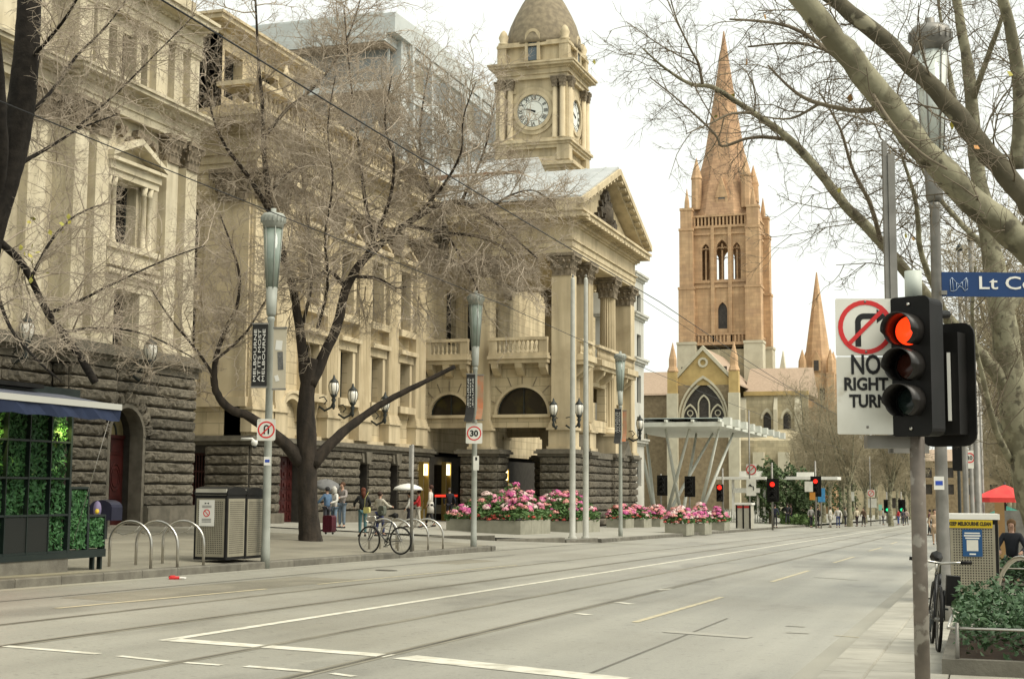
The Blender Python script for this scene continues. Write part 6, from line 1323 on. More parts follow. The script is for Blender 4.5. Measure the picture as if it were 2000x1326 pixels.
fbn = empty('litter_bin', fbp, 0, 'pale litter bin with white top at the far crossing', 'bin'); mb = MB(); mb.box(-15*kf, 15*kf, 0, 1.2, 0, 46*kf); mb.build('cabinet', mat('bin_pale', (.40, .38, .31), (.34, .32, .26), .6, 3), fbn, True); mb = MB(); mb.box(-17*kf, 17*kf, -.1, 1.3, 46*kf, 50*kf); mb.build('lid', M['white'], fbn, True)
for s in (-13, 0, 13): mb = MB(); mb.box(s*kf-.05, s*kf+.05, -.02, 0, 0, 46*kf); mb.build('frame', M['black'], fbn, True)
mb = MB(); mb.box(-12*kf, 12*kf, -.015, -.001, 40*kf, 44*kf); mb.build('red_strip', M['red'], fbn, True)
# --- bicycle hoops
def hoop(a, b, h, label, grp, r=.028):
    a, b = Vector(a), Vector(b); root = empty('bicycle_hoop', (a+b)/2, 0, label, 'bicycle hoop', grp); L = (b-a).length; R_ = L/2; pts = [a-UPV*.1, a+UPV*(h-R_)]; c = (a+b)/2+UPV*(h-R_); u = (b-a).normalized()
    pts += [c-u*R_*math.cos(t)+UPV*R_*math.sin(t) for t in [math.pi*i/14 for i in range(1, 14)]] + [b+UPV*(h-R_), b-UPV*.1]
    mb = MB(); mb.tube(pts, r, 10); mb.build('tube', M['steel'], root)
    mb = MB(); mb.tube([c-u*R_*.85+UPV*R_*.52, c-u*R_*.4+UPV*R_*.38, c+u*R_*.15+UPV*R_*.5, c+u*R_*.45+UPV*R_*.85], r*.4, 6); mb.build('crossbar', M['steel'], root)
for (x0, y0, x1, y1), lab in (((213, 1106, 294, 1110), 'bicycle hoop nearest the kiosk'), ((265, 1103, 346, 1108), 'middle one of the three bicycle hoops near the kiosk'), ((317, 1100, 397, 1104), 'bicycle hoop in front of the left litter bin')): hoop(GL(x0, y0), GL(x1, y1), .86, lab, 'bicycle hoops by the left bins')
for (x0, y0, x1, y1), lab in (((721, 1072, 777, 1075), 'first bicycle hoop from the left behind the parked bicycle'), ((742, 1071, 807, 1075), 'second bicycle hoop from the left behind the parked bicycle'), ((774, 1071, 836, 1074), 'third bicycle hoop, just right of the parked bicycle'), ((803, 1069, 865, 1072), 'rightmost bicycle hoop, nearest the flower boxes')): hoop(GL(x0, y0), GL(x1, y1), .84, lab, 'bicycle hoops by the parked bicycle')
hoop(GR(1942, 1195), GR(2065, 1215), .85, 'bicycle hoop cut by the right edge of the picture', 'right bicycle hoops', .035)
# --- bicycles
def bicycle(loc, heading, label, frame_m, steer=0.0, lean=0.0, drop=False, basket=False):
    r = empty('bicycle', loc, heading, label, 'bicycle'); r.rotation_euler = (lean, 0, heading); R_ = .34; tyre = M['black']
    F_, B_ = Vector((.51, 0, R_)), Vector((-.51, 0, R_)); bb = Vector((-.06, 0, .29)); st = Vector((-.22, 0, .80)); hd = Vector((.32, 0, .82)); hb = Vector((.36, 0, .70))
    for c, nm in ((F_, 'front_wheel'), (B_, 'rear_wheel')):
        mb = MB(); n = 28; mb.tube([c+Vector((R_*math.cos(2*math.pi*i/n), 0, R_*math.sin(2*math.pi*i/n))) for i in range(n+1)], .02, 6, False); w = mb.build(nm, tyre, r, True)
        mb = MB(); mb.tube([c+Vector(((R_-.025)*math.cos(2*math.pi*i/n), 0, (R_-.025)*math.sin(2*math.pi*i/n))) for i in range(n+1)], .010, 4, False); mb.build('rim', M['galv'], w, True)
        mb = MB()
        for i in range(14): a = 2*math.pi*i/14; mb.tube([c+Vector((0, .02*(-1)**i, 0)), c+Vector(((R_-.03)*math.cos(a), 0, (R_-.03)*math.sin(a)))], .003, 3, False)
        mb.tube([c-Vector((0, .05, 0)), c+Vector((0, .05, 0))], .022, 8); tag(mb.build('spokes', M['galv'], w, True), kind='stuff')
    mb = MB()
    for a, b, rr in ((bb, st, .017), (bb, hb, .02), (st, hd, .017), (hd, hb, .02)): mb.tube([a, b], rr, 8)
    for s in (-.05, .05): mb.tube([bb, B_+Vector((0, s, 0))], .011, 6); mb.tube([st, B_+Vector((0, s, 0))], .010, 6)
    mb.build('frame', frame_m, r, True)
    mb = MB(); mb.tube([hb+Vector((-.01, 0, .02)), hb+Vector((.02, 0, -.06))], .022, 8)
    for s in (-.05, .05): mb.tube([hb+Vector((.015, s, -.05)), hb+Vector((.08, s, -.25)), F_+Vector((0, s, 0))], .013, 6)
    mb.build('fork', frame_m, r, True)
    top = hd+Vector((.0, 0, .1)); mb = MB(); mb.tube([hd, top, top+Vector((.07, 0, .02))], .016, 8)
    if drop:
        for s in (-1, 1): mb.tube([top+Vector((.07, 0, .02)), top+Vector((.07, .2*s, .02)), top+Vector((.15, .21*s, .0)), top+Vector((.14, .21*s, -.1)), top+Vector((.03, .21*s, -.13))], .013, 6)
    else:
        for s in (-1, 1): mb.tube([top+Vector((.07, 0, .02)), top+Vector((.05, .3*s, .05))], .013, 6)
    mb.build('handlebar', M['steel'], r, True)
    for s in (-1, 1): mb = MB(); e = top+(Vector((.03, .21*s, -.13)) if drop else Vector((.05, .3*s, .05))); mb.tube([e-Vector((0, .09*s, .01)), e+Vector((0, .03*s, 0))], .02, 8); mb.build('grip', M['black'], r, True)
    mb = MB(); mb.tube([st, st+Vector((-.04, 0, .15))], .014, 6); mb.build('seatpost', M['steel'], r, True); sd = st+Vector((-.04, 0, .17))
    mb = MB(); mb.tube([sd+Vector((-.13, 0, 0)), sd+Vector((-.05, 0, .005)), sd+Vector((.05, 0, 0)), sd+Vector((.15, 0, -.01))], [.06, .075, .035, .018], 8); mb.build('saddle', M['black'], r, True)
    mb = MB(); ring_y(mb, -.03, -.022, bb.x, bb.z, .075, .095, 0, 2*math.pi, 18); mb.tube([bb+Vector((0, -.05, 0)), bb+Vector((.12, -.06, -.12))], .012, 6); mb.tube([bb+Vector((0, .05, 0)), bb+Vector((-.12, .06, .12))], .012, 6); mb.obox(bb+Vector((.12, -.1, -.12)), (.09, .08, .02)); mb.obox(bb+Vector((-.12, .1, .12)), (.09, .08, .02)); mb.build('crankset', M['iron'], r, True)
    mb = MB(); mb.tube([bb+Vector((0, -.026, .085)), B_+Vector((0, -.026, .04))], .005, 4); mb.tube([bb+Vector((0, -.026, -.085)), B_+Vector((0, -.026, -.04))], .005, 4); mb.build('chain', M['iron'], r, True)
    if basket: mb = MB(); mb.box(.40, .58, .06, .20, .5, .82); mb.build('front_bag', M['black'], r, True)
    return r
pf, pr_ = GL(717, 1078), GL(786, 1083); ctr = (pf+pr_)/2; hd_ = math.atan2(pf.y-pr_.y, pf.x-pr_.x)
bicycle(ctr, hd_, 'dark bicycle with pale fork locked to the hoops, side on', mat('bike_frame', (.03, .03, .03), (.09, .09, .09), .35, 5), drop=True)
pB_ = GR(1826, 1262); bicycle(pB_, math.pi*1.5+.1, 'black bicycle seen end on behind the traffic light pole', mat('bike_black', (.02, .02, .02), None, .35), lean=-.06, basket=True)
# --- benches
def bench(px, py, label, w=1.7, rz=0):
    p = GL(px, py); r = empty('bench', p, rz, label, 'bench', 'perforated steel benches'); mb = MB(); pts = [(-.05, .86), (-.02, .84), (.06, .45), (.14, .40), (.52, .42), (.55, .39), (.14, .37), (.04, .42)]
    mb.prism([(-y, z) for y, z in pts] if False else pts, 'x', -w/2, w/2); mb.build('seat', mpg, r, True)
    for s in (-w/2+.15, w/2-.15): mb = MB(); mb.box(s-.03, s+.03, .15, .45, .0, .38); mb.build('leg', M['galv'], r, True); mb = MB(); mb.tube([(s, .08, .5), (s, .12, .64), (s, .42, .63), (s, .5, .42)], .018, 6); mb.build('armrest', M['steel'], r, True)
bench(540, 1012, 'steel bench by the red door behind the lamp post', 1.9, math.pi+.3); bench(862, 1016, 'steel bench left of the flower boxes', 1.9, math.pi+.1)
# --- security camera
p = onX(497, 862, XM+.8); sc_ = empty('security_camera', p, 0, 'white security camera on the stone corner above the bench', 'camera'); mb = MB(); mb.tube([(-.6, 0, .1), (-.1, 0, .1), (0, 0, 0)], .06, 8); mb.build('arm', M['white'], sc_, True); mb = MB(); mb.lathe([(.12, .05), (.14, -.05), (.08, -.2)], n=10); mb.build('housing', M['white'], sc_, True); mb = MB(); mb.lathe([(.1, -.18), (.06, -.26), (.0, -.28)], n=10); mb.build('dome', M['ink'], sc_, True)
# --- tram wires
for X, lab in ((-6.7, 'thin black overhead tram wire crossing the tower front, nearer the road middle'), (-10.3, 'thin black overhead tram wire on the left, lower in the picture')):
    w = empty('overhead_wire', (X, 40, zroad(X, 40)+5.9), 0, lab, 'wire', 'tram wires'); mb = MB(); mb.tube([(X, y, zroad(X, y)+5.97-.12*math.sin(math.pi*((y+10) % 40)/40)) for y in range(-10, 150, 5)], .009 if X > -8 else .008, 5); mb.build('wire', M['ink'], w)
a, b = onD(1240, 575, 92), onD(1620, 800, 130); w = empty('overhead_wire', (a+b)/2, 0, 'faint sagging cable between the portico and the cathedral', 'wire'); mb = MB(); mb.tube([a, a.lerp(b, .5)-UPV*.5, b], .015, 4); mb.build('wire', M['iron'], w)
# --- kiosk
XK_, YK0, YK1 = -15.35, 12.5, GL(155, 1118).y; zk = zl(-15.4, 20)
ki = empty('kiosk', (XK_-1.2, 17, zk), 0, 'dark green kiosk with leafy panelled front and blue awning', 'kiosk')
mgf = mat('kiosk_green', (.008, .015, .013), (.012, .02, .017), .4, 4); mvoid = mat('hedge_backing', (.02, .045, .012), (.012, .03, .008), .9, 6); mlf = mat('panel_leaf', (.022, .08, .024), (.05, .145, .045), .55, 7, rand=0)
mb = MB(); mb.box(XK_-2.6, XK_+.02, YK0, YK1, zk-.3, zk+.22); mb.build('plinth', M['kerb'], ki)
z0, z1 = zk+.34, zk+2.86
mb = MB(); mb.box(XK_-2.5, XK_-.12, YK0, YK1-.02, z0, z1+.2); mb.build('cabin', mvoid, ki)
r_ = random.Random(21); mb = MB()
def leafpatch(mb, y0, y1, za, zb, n, X=XK_-.10):
    for i in range(n):
        c = Vector((X+r_.uniform(.0, .06), r_.uniform(y0, y1), r_.uniform(za, zb))); a = Vector((r_.uniform(-.2, .5), r_.uniform(-1, 1), r_.uniform(-1, 1))).normalized()*r_.uniform(.035, .06); b = a.cross(Vector((1, 0, 0))).normalized()*r_.uniform(.014, .024)+Vector((r_.uniform(0, .02), 0, 0)); mb.add([c-a, c+b, c+a, c-b], [(0, 1, 2, 3)])
leafpatch(mb, YK1-2.32, YK1-.04, z0, z1, 4600); leafpatch(mb, 14, YK1-2.34, z0, z1-1.2, 1500); tag(mb.build('leaf_panel', mlf, ki), kind='stuff')
ys = [YK1-.02-(YK1-18.55)*i/4 for i in range(5)]; ys = [YK1, YK1-.58, YK1-1.16, YK1-1.74, YK1-2.32]
for i, y in enumerate(ys): w = .05 if i in (0, 4) else .02; mb = MB(); mb.box(XK_-.06, XK_+.03, y-w, y, zk+.22, z1+.15); mb.build('mullion', mgf, ki)
for i in range(5): z = z0+(z1-z0)*i/4; mb = MB(); mb.box(XK_-.06, XK_+.025, 14, YK1-.05, z-.018, z+.018); mb.build('transom', mgf, ki)
mb = MB(); mb.box(XK_-.3, XK_+.04, YK0, YK1+.02, zk+.22, z0-.02); mb.build('sill', mgf, ki)
mb = MB(); mb.box(XK_-.05, XK_+.015, YK1-1.72, YK1-.60, z0+.02, z0+.6); mb.build('grille', mat('grille_dark', (.014, .016, .014), (.009, .011, .009), .6, 60), ki)
mb = MB(); mb.box(XK_-.06, XK_+.0, 14.2, YK1-2.4, z0+.7, z1); mb.build('orange_panel', mat('orange_panel', (.55, .10, .03), (.4, .07, .02), .5, 3, emit=(1, .18, .04), estr=.5), ki)
mb = MB(); mb.box(XK_-2.6, XK_+.1, YK0, YK1+.06, z1+.15, z1+.3); mb.build('roof', mgf, ki)
maw = mat('awning_cloth', (.10, .108, .135), (.08, .088, .11), .7, 4); XA = XK_+1.25; ya1 = onX(233, 815, XA).y; za = onX(233, 815, XA).z+.10
mb = MB(); mb.add([(XK_-.1, YK0, za+.34), (XA, YK0, za+.1), (XA, ya1, za+.1), (XK_-.1, ya1, za+.34), (XK_-.1, YK0, za+.30), (XA, YK0, za+.06), (XA, ya1, za+.06), (XK_-.1, ya1, za+.30)], [(0, 1, 2, 3), (7, 6, 5, 4), (0, 4, 5, 1), (1, 5, 6, 2), (2, 6, 7, 3), (3, 7, 4, 0)]); aw = mb.build('awning', maw, ki)
mb = MB(); mb.box(XA-.03, XA+.05, YK0, ya1, za+.02, za+.12); mb.build('front_bar', mat('awning_bar', (.40, .40, .36), None, .5), aw); n = 30; vs = []
for i in range(n+1): y = YK0+(ya1-YK0)*i/n; o_ = .02*math.sin(i*1.7); vs += [(XA+.02+o_, y, za+.02), (XA+.02-o_, y, za-.17+.015*math.sin(i*2.3))]
mb = MB(); mb.add(vs, [(2*i, 2*i+1, 2*i+3, 2*i+2) for i in range(n)]); mb.build('valance', mat('valance_blue', (.016, .026, .06), (.012, .02, .048), .75, 5), aw)
mb = MB(); mb.box(XK_-.2, XK_+.3, 13, ya1-.8, za+.35, za+.42); mb.build('awning_box', M['black'], ki)
for k, y in enumerate((YK1-.22, YK1-2.0)):
    mb = MB(); mb.lathe([(.0, -.03), (.05, -.02), (.05, .05), (.03, .08)], (XK_+.06, y, z1-.14), 8); mb.build('downlight', mat('downlight', (.9, .8, .4), None, .4, emit=(1, .85, .3), estr=6) if k == 0 else bpy.data.materials['downlight'], ki)
    L_ = bpy.data.lights.new('kiosk_lamp', 'SPOT'); L_.energy = 30; L_.color = (1, .85, .25); L_.spot_size = 1.6; L_.spot_blend = .8; L_.shadow_soft_size = .04; lo = bpy.data.objects.new('kiosk_lamp', L_); COL.objects.link(lo); lo.location = (XK_+.14, y, z1-.2); lo.rotation_euler = Vector((-.35, 0, -1)).to_track_quat('-Z', 'Y').to_euler()
p = onX(172, 840, XK_+.6); mb = MB(); mb.tube([(XK_+.55, YK1+.3, za-.1), (XK_+.08, YK1+.03, zk+.45)], .006, 5); mb.build('awning_cord', M['galv'], ki)
sc2 = empty('leaf_screen', (XK_-.05, YK1+.6, zk), 0, 'low leafy screen on legs beside the kiosk', 'screen')
for (a, b, zt) in ((YK1+.06, YK1+.62, zk+1.42), (YK1+.62, YK1+1.15, zk+.92)):
    mb = MB(); mb.box(XK_-.16, XK_-.1, a, b, zk+.36, zt); pnl = mb.build('panel', mvoid, sc2); mb = MB(); leafpatch(mb, a+.03, b-.03, zk+.38, zt-.03, int(900*(zt-zk-.3)), XK_-.09); tag(mb.build('leaves', mlf, pnl), kind='stuff')
    for q0 in ((a, a+.03, zk+.3, zt), (b-.03, b, zk+.3, zt)): mb = MB(); mb.box(XK_-.17, XK_-.02, *q0); mb.build('frame', mgf, sc2)
    mb = MB(); mb.box(XK_-.17, XK_-.02, a, b, zt, zt+.04); mb.build('frame', mgf, sc2)
mb = MB(); mb.box(XK_-.3, XK_-.0, YK1+.03, YK1+1.15, zk+.2, zk+.34); mb.build('frame', mgf, sc2)
for y in (YK1+.85, YK1+1.08): mb = MB(); mb.box(XK_-.14, XK_-.06, y, y+.05, zk-.06, zk+.2); mb.build('leg', mgf, sc2)
p = GL(205, 1052); nb = empty('news_box', p, 0, 'navy newspaper box with lilac and yellow poster behind the leafy screen', 'box'); kk = (p-EYE).dot(FW)/FPX; mb = MB(); mb.prism([(-.35, .5), (.35, .5), (.35, .85)]+[(.35*math.cos(t), .85+.2*math.sin(t)) for t in [math.pi*i/8 for i in range(1, 8)]]+[(-.35, .85)], 'y', -.25, .25); mb.build('box', mat('navy', (.010, .011, .026), (.014, .014, .032), .4, 5), nb, True); mb = MB(); mb.box(-.04, .04, -.04, .04, 0, .5); mb.build('leg', M['iron'], nb, True)
mb = MB(); mb.lathe([(.0, 0), (.13, 0), (.13, .006), (0, .006)], n=16, sy=1.7); mb.xform(Matrix.Translation((-.1, -.253, .8)) @ Matrix.Rotation(math.pi/2, 4, 'X')); mb.build('print', mat('lilac', (.2, .17, .28), None, .5), nb, True); mb = MB(); mb.lathe([(.0, 0), (.07, 0), (.07, .004), (0, .004)], n=12); mb.xform(Matrix.Translation((-.1, -.26, .74)) @ Matrix.Rotation(math.pi/2, 4, 'X')); mb.build('print', mat('print_yellow', (.7, .5, .05), None, .5), nb, True)
p = RD(340, 1131); lt = empty('litter', p, .3, 'small red and white piece of litter in the left gutter', 'litter'); mb = MB(); mb.obox((0, 0, .03), (.18, .1, .03), .2, .2); mb.obox((-.05, .03, .05), (.1, .08, .02), .7, -.3); mb.build('red_wrapper', M['red'], lt, True); mb = MB(); mb.obox((.15, .02, .025), (.12, .06, .02), -.3, .3); mb.build('white_wrapper', M['white'], lt, True)
# ------------------------------------------------------------------ near traffic signal, signs and planting on the right
DS_ = 10.0; k = DS_/FPX
pb_ = onD(1792, 900, DS_); pz = zr(pb_.x, pb_.y); sg = empty('traffic_signal', (pb_.x, pb_.y, pz), 0, 'near black traffic signal showing red on a weathered pole', 'traffic signal')
zt = onD(1792, 524, DS_).z; zm = onD(1792, 585, DS_).z
mb = MB(); mb.tube([(pb_.x, pb_.y, pz-.1), (pb_.x, pb_.y, zm)], .052, 20); mb.build('pole', M['poled'], sg); mb = MB(); mb.tube([(pb_.x, pb_.y, zm), (pb_.x, pb_.y, zt)], .06, 20); mb.build('pole_top', mat('pale_pole', (.48, .52, .46), (.42, .45, .40), .5, 4), sg)
def head_frame(px, py, D, n):
    c = onD(px, py, D); n = n.normalized(); x = UPV.cross(n).normalized()*-1; return Matrix(((x.x, -n.x, 0, c.x), (x.y, -n.y, 0, c.y), (x.z, -n.z, 1, c.z), (0, 0, 0, 1)))
FH = Vector((FW.x, FW.y, 0)).normalized(); RH = Vector((RT.x, RT.y, 0)).normalized()
n1 = (-FH*.74-RH*.67); m1 = head_frame(1777, 715, DS_-.16, n1)
mb = MB(); plate(mb, .31, .97, .05, .02); mb.xform(m1); hd1 = mb.build('signal_head', M['black'], sg)
mb = MB(); plate(mb, .30, .96, .05, .19); mb.v = [(x, y+.02, z) for x, y, z in mb.v]; mb.xform(m1); mb.build('housing', M['black'], hd1)
lens_red = mat('signal_red', (.6, .02, .005), (.8, .06, .01), .3, 30, emit=(1, .04, .006), estr=.75); lens_off1 = mat('signal_off', (.05, .015, .01), None, .2); lens_off2 = mat('signal_off_green', (.012, .02, .018), None, .2)
for i, (z, lm) in enumerate(((.245, lens_red), (0, lens_off1), (-.245, lens_off2))):
    mb = MB(); mb.lathe([(0, .035), (.05, .032), (.085, .02), (.10, 0)], n=24); mb.xform(m1 @ Matrix.Translation((0, -.004, z)) @ Matrix.Rotation(math.pi/2, 4, 'X')); mb.build('lens', lm, hd1)
    mb = MB(); n = 28; R_, L_ = .116, .20; vs = []
    for j in range(n+1):
        a = math.radians(-60)+math.radians(300)*j/n; ca, sa = math.cos(a), math.sin(a); ln = L_*(1.0 if sa > -.2 else .8)
        for rr, yy in ((R_, 0), (R_, -ln), (R_-.006, -ln), (R_-.006, 0)): vs.append((rr*ca, yy, z+rr*sa))
    mb.add(vs, [(j*4+q, (j+1)*4+q, (j+1)*4+(q+1) % 4, j*4+(q+1) % 4) for j in range(n) for q in range(4)], True); mb.xform(m1); mb.build('visor', mat('visor_black', (.02, .018, .016), None, .38) if i == 0 else bpy.data.materials['visor_black'], hd1)
for z in (-.43, .43): mb = MB(); mb.lathe([(0, .012), (.012, .01), (.014, 0)], n=8); mb.xform(m1 @ Matrix.Translation((0, -.002, z)) @ Matrix.Rotation(math.pi/2, 4, 'X')); mb.build('screw', M['steel'], hd1)
n2 = (FH*.75+RH*.66); m2 = head_frame(1852, 752, DS_+.22, n2)
mb = MB(); plate(mb, .42, .88, .09, .02); mb.xform(m2); hd2 = mb.build('signal_head', M['black'], sg); tag(hd2, 'second signal head seen from behind'); mb = MB(); mb.box(-.15, .15, .02, .16, -.36, .36); mb.xform(m2); mb.build('housing', M['black'], hd2)
c = onD(1854, 755, DS_+.02); mb = MB(); mb.box(c.x-.012, c.x+.012, c.y-.01, c.y+.01, c.z-.24, c.z+.24); mb.build('gap_strip', M['white'], hd2)  # added white strip stands in for the bright gap at the pole edge
for z0_ in (.36, -.36): c0 = onD(1825, 714-z0_/k, DS_+.05); mb = MB(); mb.tube([(pb_.x, pb_.y, c0.z), (c0.x, c0.y, c0.z), tuple(onD(1850, 714-z0_/k, DS_+.2))], .03, 8); mb.build('bracket', M['black'], sg)
c = onD(1735, 863, DS_+.05); mb = MB(); mb.obox((0, 0, 0), (.32, .10, .09)); mb.xform(Matrix.Translation(c) @ Matrix.Rotation(RZ, 4, 'Z')); mb.build('junction_box', M['galv'], sg)
# channel-section mast beside the signal
D_ = 11.0; pm = onD(1743, 700, D_); pmz = zr(pm.x, pm.y); ms_ = empty('steel_mast', (pm.x, pm.y, pmz), RZ, 'grey channel-section mast rising behind the no right turn sign', 'mast'); ztm, zbm = onD(1743, 280, D_).z-pmz, onD(1743, 860, D_).z-pmz
mb = MB(); mb.box(-.045, -.012, -.02, .02, zbm-.1, ztm+.06); mb.box(-.010, .045, -.03, .03, zbm-.1, ztm-.05); mb.build('channel', M['galv'], ms_, True); mb = MB(); mb.box(-.02, .25, -.06, .0, zbm-.1, zbm+.0); mb.build('bracket', M['galv'], ms_, True)
# no right turn sign
c = onD(1692, 715, DS_-.06); nr = empty('no_right_turn_sign', c, RZ-.05, 'white no right turn sign with red roundel and black lettering', 'sign'); w, h = 115*k, 264*k
mb = MB(); mb.v = []; plate(mb, w, 112*k, .012, .006); mb.xform(Matrix.Translation((0, 0, 76*k))); mb.build('roundel_plate', M['signw'], nr, True); mb = MB(); plate(mb, w, 150*k, .012, .006); mb.xform(Matrix.Translation((0, 0, -57*k))); mb.build('text_plate', M['signw'], nr, True)
z_ = 76*k; slash_ring(nr, 53*k, nr, z_, -1)
mb = MB(); mb.box(-20*k, -9*k, -.002, 0, z_-38*k, z_+10*k); ring_y(mb, -.002, 0, -9*k+6*k, z_+10*k, 6*k, 17*k, math.pi/2, math.pi, 8); mb.box(-3*k, 22*k, -.002, 0, z_+16*k, z_+27*k); mb.prism([(22*k, z_+8*k), (40*k, z_+21*k), (22*k, z_+35*k)], 'y', -.002, 0); mb.build('arrow', M['ink'], nr, True)
for t, zz, sz, ww in (('NO', 1, 42, 56), ('RIGHT', -36, 27, 84), ('TURN', -69, 27, 74)): lettering(t, sz*k*1.25, M['ink'], nr, (-1*k+(4*k if t == 'TURN' else 0), -.002, zz*k), (math.pi/2, 0, 0), ww*k, .004)
for zz in (-118, 126, 28): mb = MB(); mb.lathe([(0, .006), (.008, .004), (.01, 0)], n=8); mb.xform(Matrix.Translation((0, -.001, zz*k)) @ Matrix.Rotation(math.pi/2, 4, 'X')); mb.build('bolt', M['galv'], nr, True)
mb = MB(); mb.box(.02, .36, .02, .06, -.05, .0); mb.build('clamp', M['galv'], nr, True)
# street name sign on the right lamp post
DN = (LPR-EYE).dot(FW)-.12; kn = DN/FPX; c = onD(1840, 556, DN); sn = empty('street_name_sign', c, RZ+.02, 'blue street name sign with white lettering on the right lamp post', 'sign')
mblue = mat('sign_deep_blue', (.010, .042, .135), (.008, .036, .115), .45, 3); mb = MB(); mb.box(0, 265*kn, 0, .03, -23*kn, 25*kn); mb.build('blade', mblue, sn, True); lettering('Lt Collins St', 36*kn, M['white'], sn, ((1913+118-1840)*kn, -.003, 3*kn), (math.pi/2, 0, 0), 236*kn, .002)
mb = MB(); pts = [(16, -12), (16, 10), (20, 14), (28, 4), (34, 0), (40, 6), (48, 14), (50, 10), (50, -8), (44, -12), (40, -6), (34, -2), (28, -10), (22, -13)]
for a, b in list(zip(pts, pts[1:]+pts[:1]))+[((20, 14), (22, -13)), ((48, 14), (44, -12)), ((28, 4), (28, -10)), ((40, 6), (40, -6))]: mb.tube([(a[0]*kn, -.004, a[1]*kn), (b[0]*kn, -.004, b[1]*kn)], .0045, 4)
mb.build('emblem', mat('emblem_pale', (.35, .42, .52), None, .5), sn, True); mb = MB(); mb.box(-.02, .06, -.02, .1, -20*kn, -12*kn); mb.build('clamp', M['galv'], sn, True)
# row of posts further along the right kerb
for px, D, r_, top, lab in ((1889, 31, .065, 480, 'slim grey post right of the lamp post, nearest of the row'), (1901, 38, .06, 560, 'second grey post in the row along the right footpath'), (1913, 34, .085, 460, 'thick grey post in the row along the right footpath'), (1922, 47, .05, 600, 'thin grey post farthest right in the row'), (1876, 42, .05, 640, 'dark thin post left of the grey posts')):
    q = onD(px, 1050, D); q.z = zr(q.x, q.y); o = empty('street_post', q, 0, lab, 'post', 'posts along the right footpath'); tz = onD(px, top, D).z-q.z; mb = MB(); mb.lathe([(r_*1.3, -.1), (r_*1.3, .1), (r_, .15), (r_*.85, tz)], n=10); mb.build('pole', M['galv'] if px != 1876 else M['iron'], o, True); mb = MB(); mb.lathe([(r_, tz), (r_*1.2, tz+.05), (r_*.4, tz+.15)], n=10); mb.build('cap', M['iron'], o, True)
q = onD(1875, 888, 40); o = empty('traffic_light', q, 0, 'dark signal back on the thin post right of the lamp post', 'traffic light'); mb = MB(); plate(mb, .42, .9, .06, .03); mb.build('board', M['black'], o, True); mb = MB(); mb.box(-.12, .12, .03, .2, -.35, .35); mb.build('housing', M['black'], o, True)
q = onD(1894, 897, 36); o = empty('speed_sign', q, RZ, 'partly hidden speed roundel among the right-hand posts', 'sign'); plate(MB(), .3, .45, .03).build('plate', M['signw'], o, True); mb = MB(); ring_y(mb, -.004, 0, 0, .04, .1, .13, 0, 2*math.pi, 16); mb.build('red_ring', M['red'], o, True); lettering('30', .14, M['ink'], o, (0, -.002, .035), (math.pi/2, 0, 0), .14, .003)
# --- hedges in low planters with rails
mhl = mat('hedge_leaf', (.03, .072, .027), (.07, .125, .055), .5, 9); msoil = mat('soil', (.05, .032, .02), (.03, .02, .013), .95, 8)
def hedge(x0, x1, y0, y1, h, n, label, ls=.05, rail=True, seed=4):
    z = zr(x0, y0); o = empty('hedge_planter', ((x0+x1)/2, (y0+y1)/2, z), 0, label, 'planter', 'low hedge planters'); r = random.Random(seed)
    mb = MB(); mb.box(x0, x1, y0, y0+.12, z-.1, z+.14); mb.box(x0, x0+.12, y0+.12, y1, z-.1, z+.14); mb.box(x1-.12, x1, y0+.12, y1, z-.15, z+.14); mb.build('edging', M['kerb'], o); mb = MB(); mb.box(x0+.1, x1-.1, y0+.1, y1, z-.1, z+.10); mb.build('soil', msoil, o)
    mb = MB()
    for i in range(n):
        x, y = r.uniform(x0+.1, x1-.1), r.uniform(y0+.1, y1); top = h*(.82+.18*math.sin(x*5.1+1)*math.cos(y*3.7)+r.uniform(-.12, .08)); zz = z+.12+top*(r.random()**.5); c = Vector((x, y, zz)); a = Vector((r.uniform(-1, 1), r.uniform(-1, 1), r.uniform(-.2, .8))).normalized()*ls*r.uniform(.6, 1.1); b = a.cross(Vector((r.uniform(-1, 1), r.uniform(-1, 1), .6))).normalized()*ls*.42; t = a*.2+UPV*-.01; mb.add([c-a, c-a*.1+b+t, c+a, c-a*.1-b+t], [(0, 1, 2), (0, 2, 3)])
    tag(mb.build('foliage', mhl, o), kind='stuff')
    if rail:
        mb = MB(); mb.tube([(x0+.05, y0+.06, z+.42), (x1, y0+.06, z+.42)], .014, 8); mb.build('rail', M['steel'], o); mb = MB(); mb.tube([(x0+.06, y0+.06, z+.42), (x0+.06, y1, z+.40)], .014, 8); mb.build('rail', M['steel'], o)
        for i in range(5): x = x0+.14+i*.62; mb = MB(); mb.tube([(x, y0+.06, z), (x, y0+.06, z+.47)], .02, 8); mb.build('rail_post', M['galv'], o)
    return o
q = GR(1840, 1316); hedge(q.x, q.x+3.2, q.y, q.y+3.6, .62, 9000, 'near green hedge in a low planter with steel rail at bottom right', .047)
q2 = GR(1925, 1160); hedge(q2.x, q2.x+3, q2.y+1.5, q2.y+4, .5, 2600, 'farther green hedge with rail beyond the right litter bin', .06, True, 8)
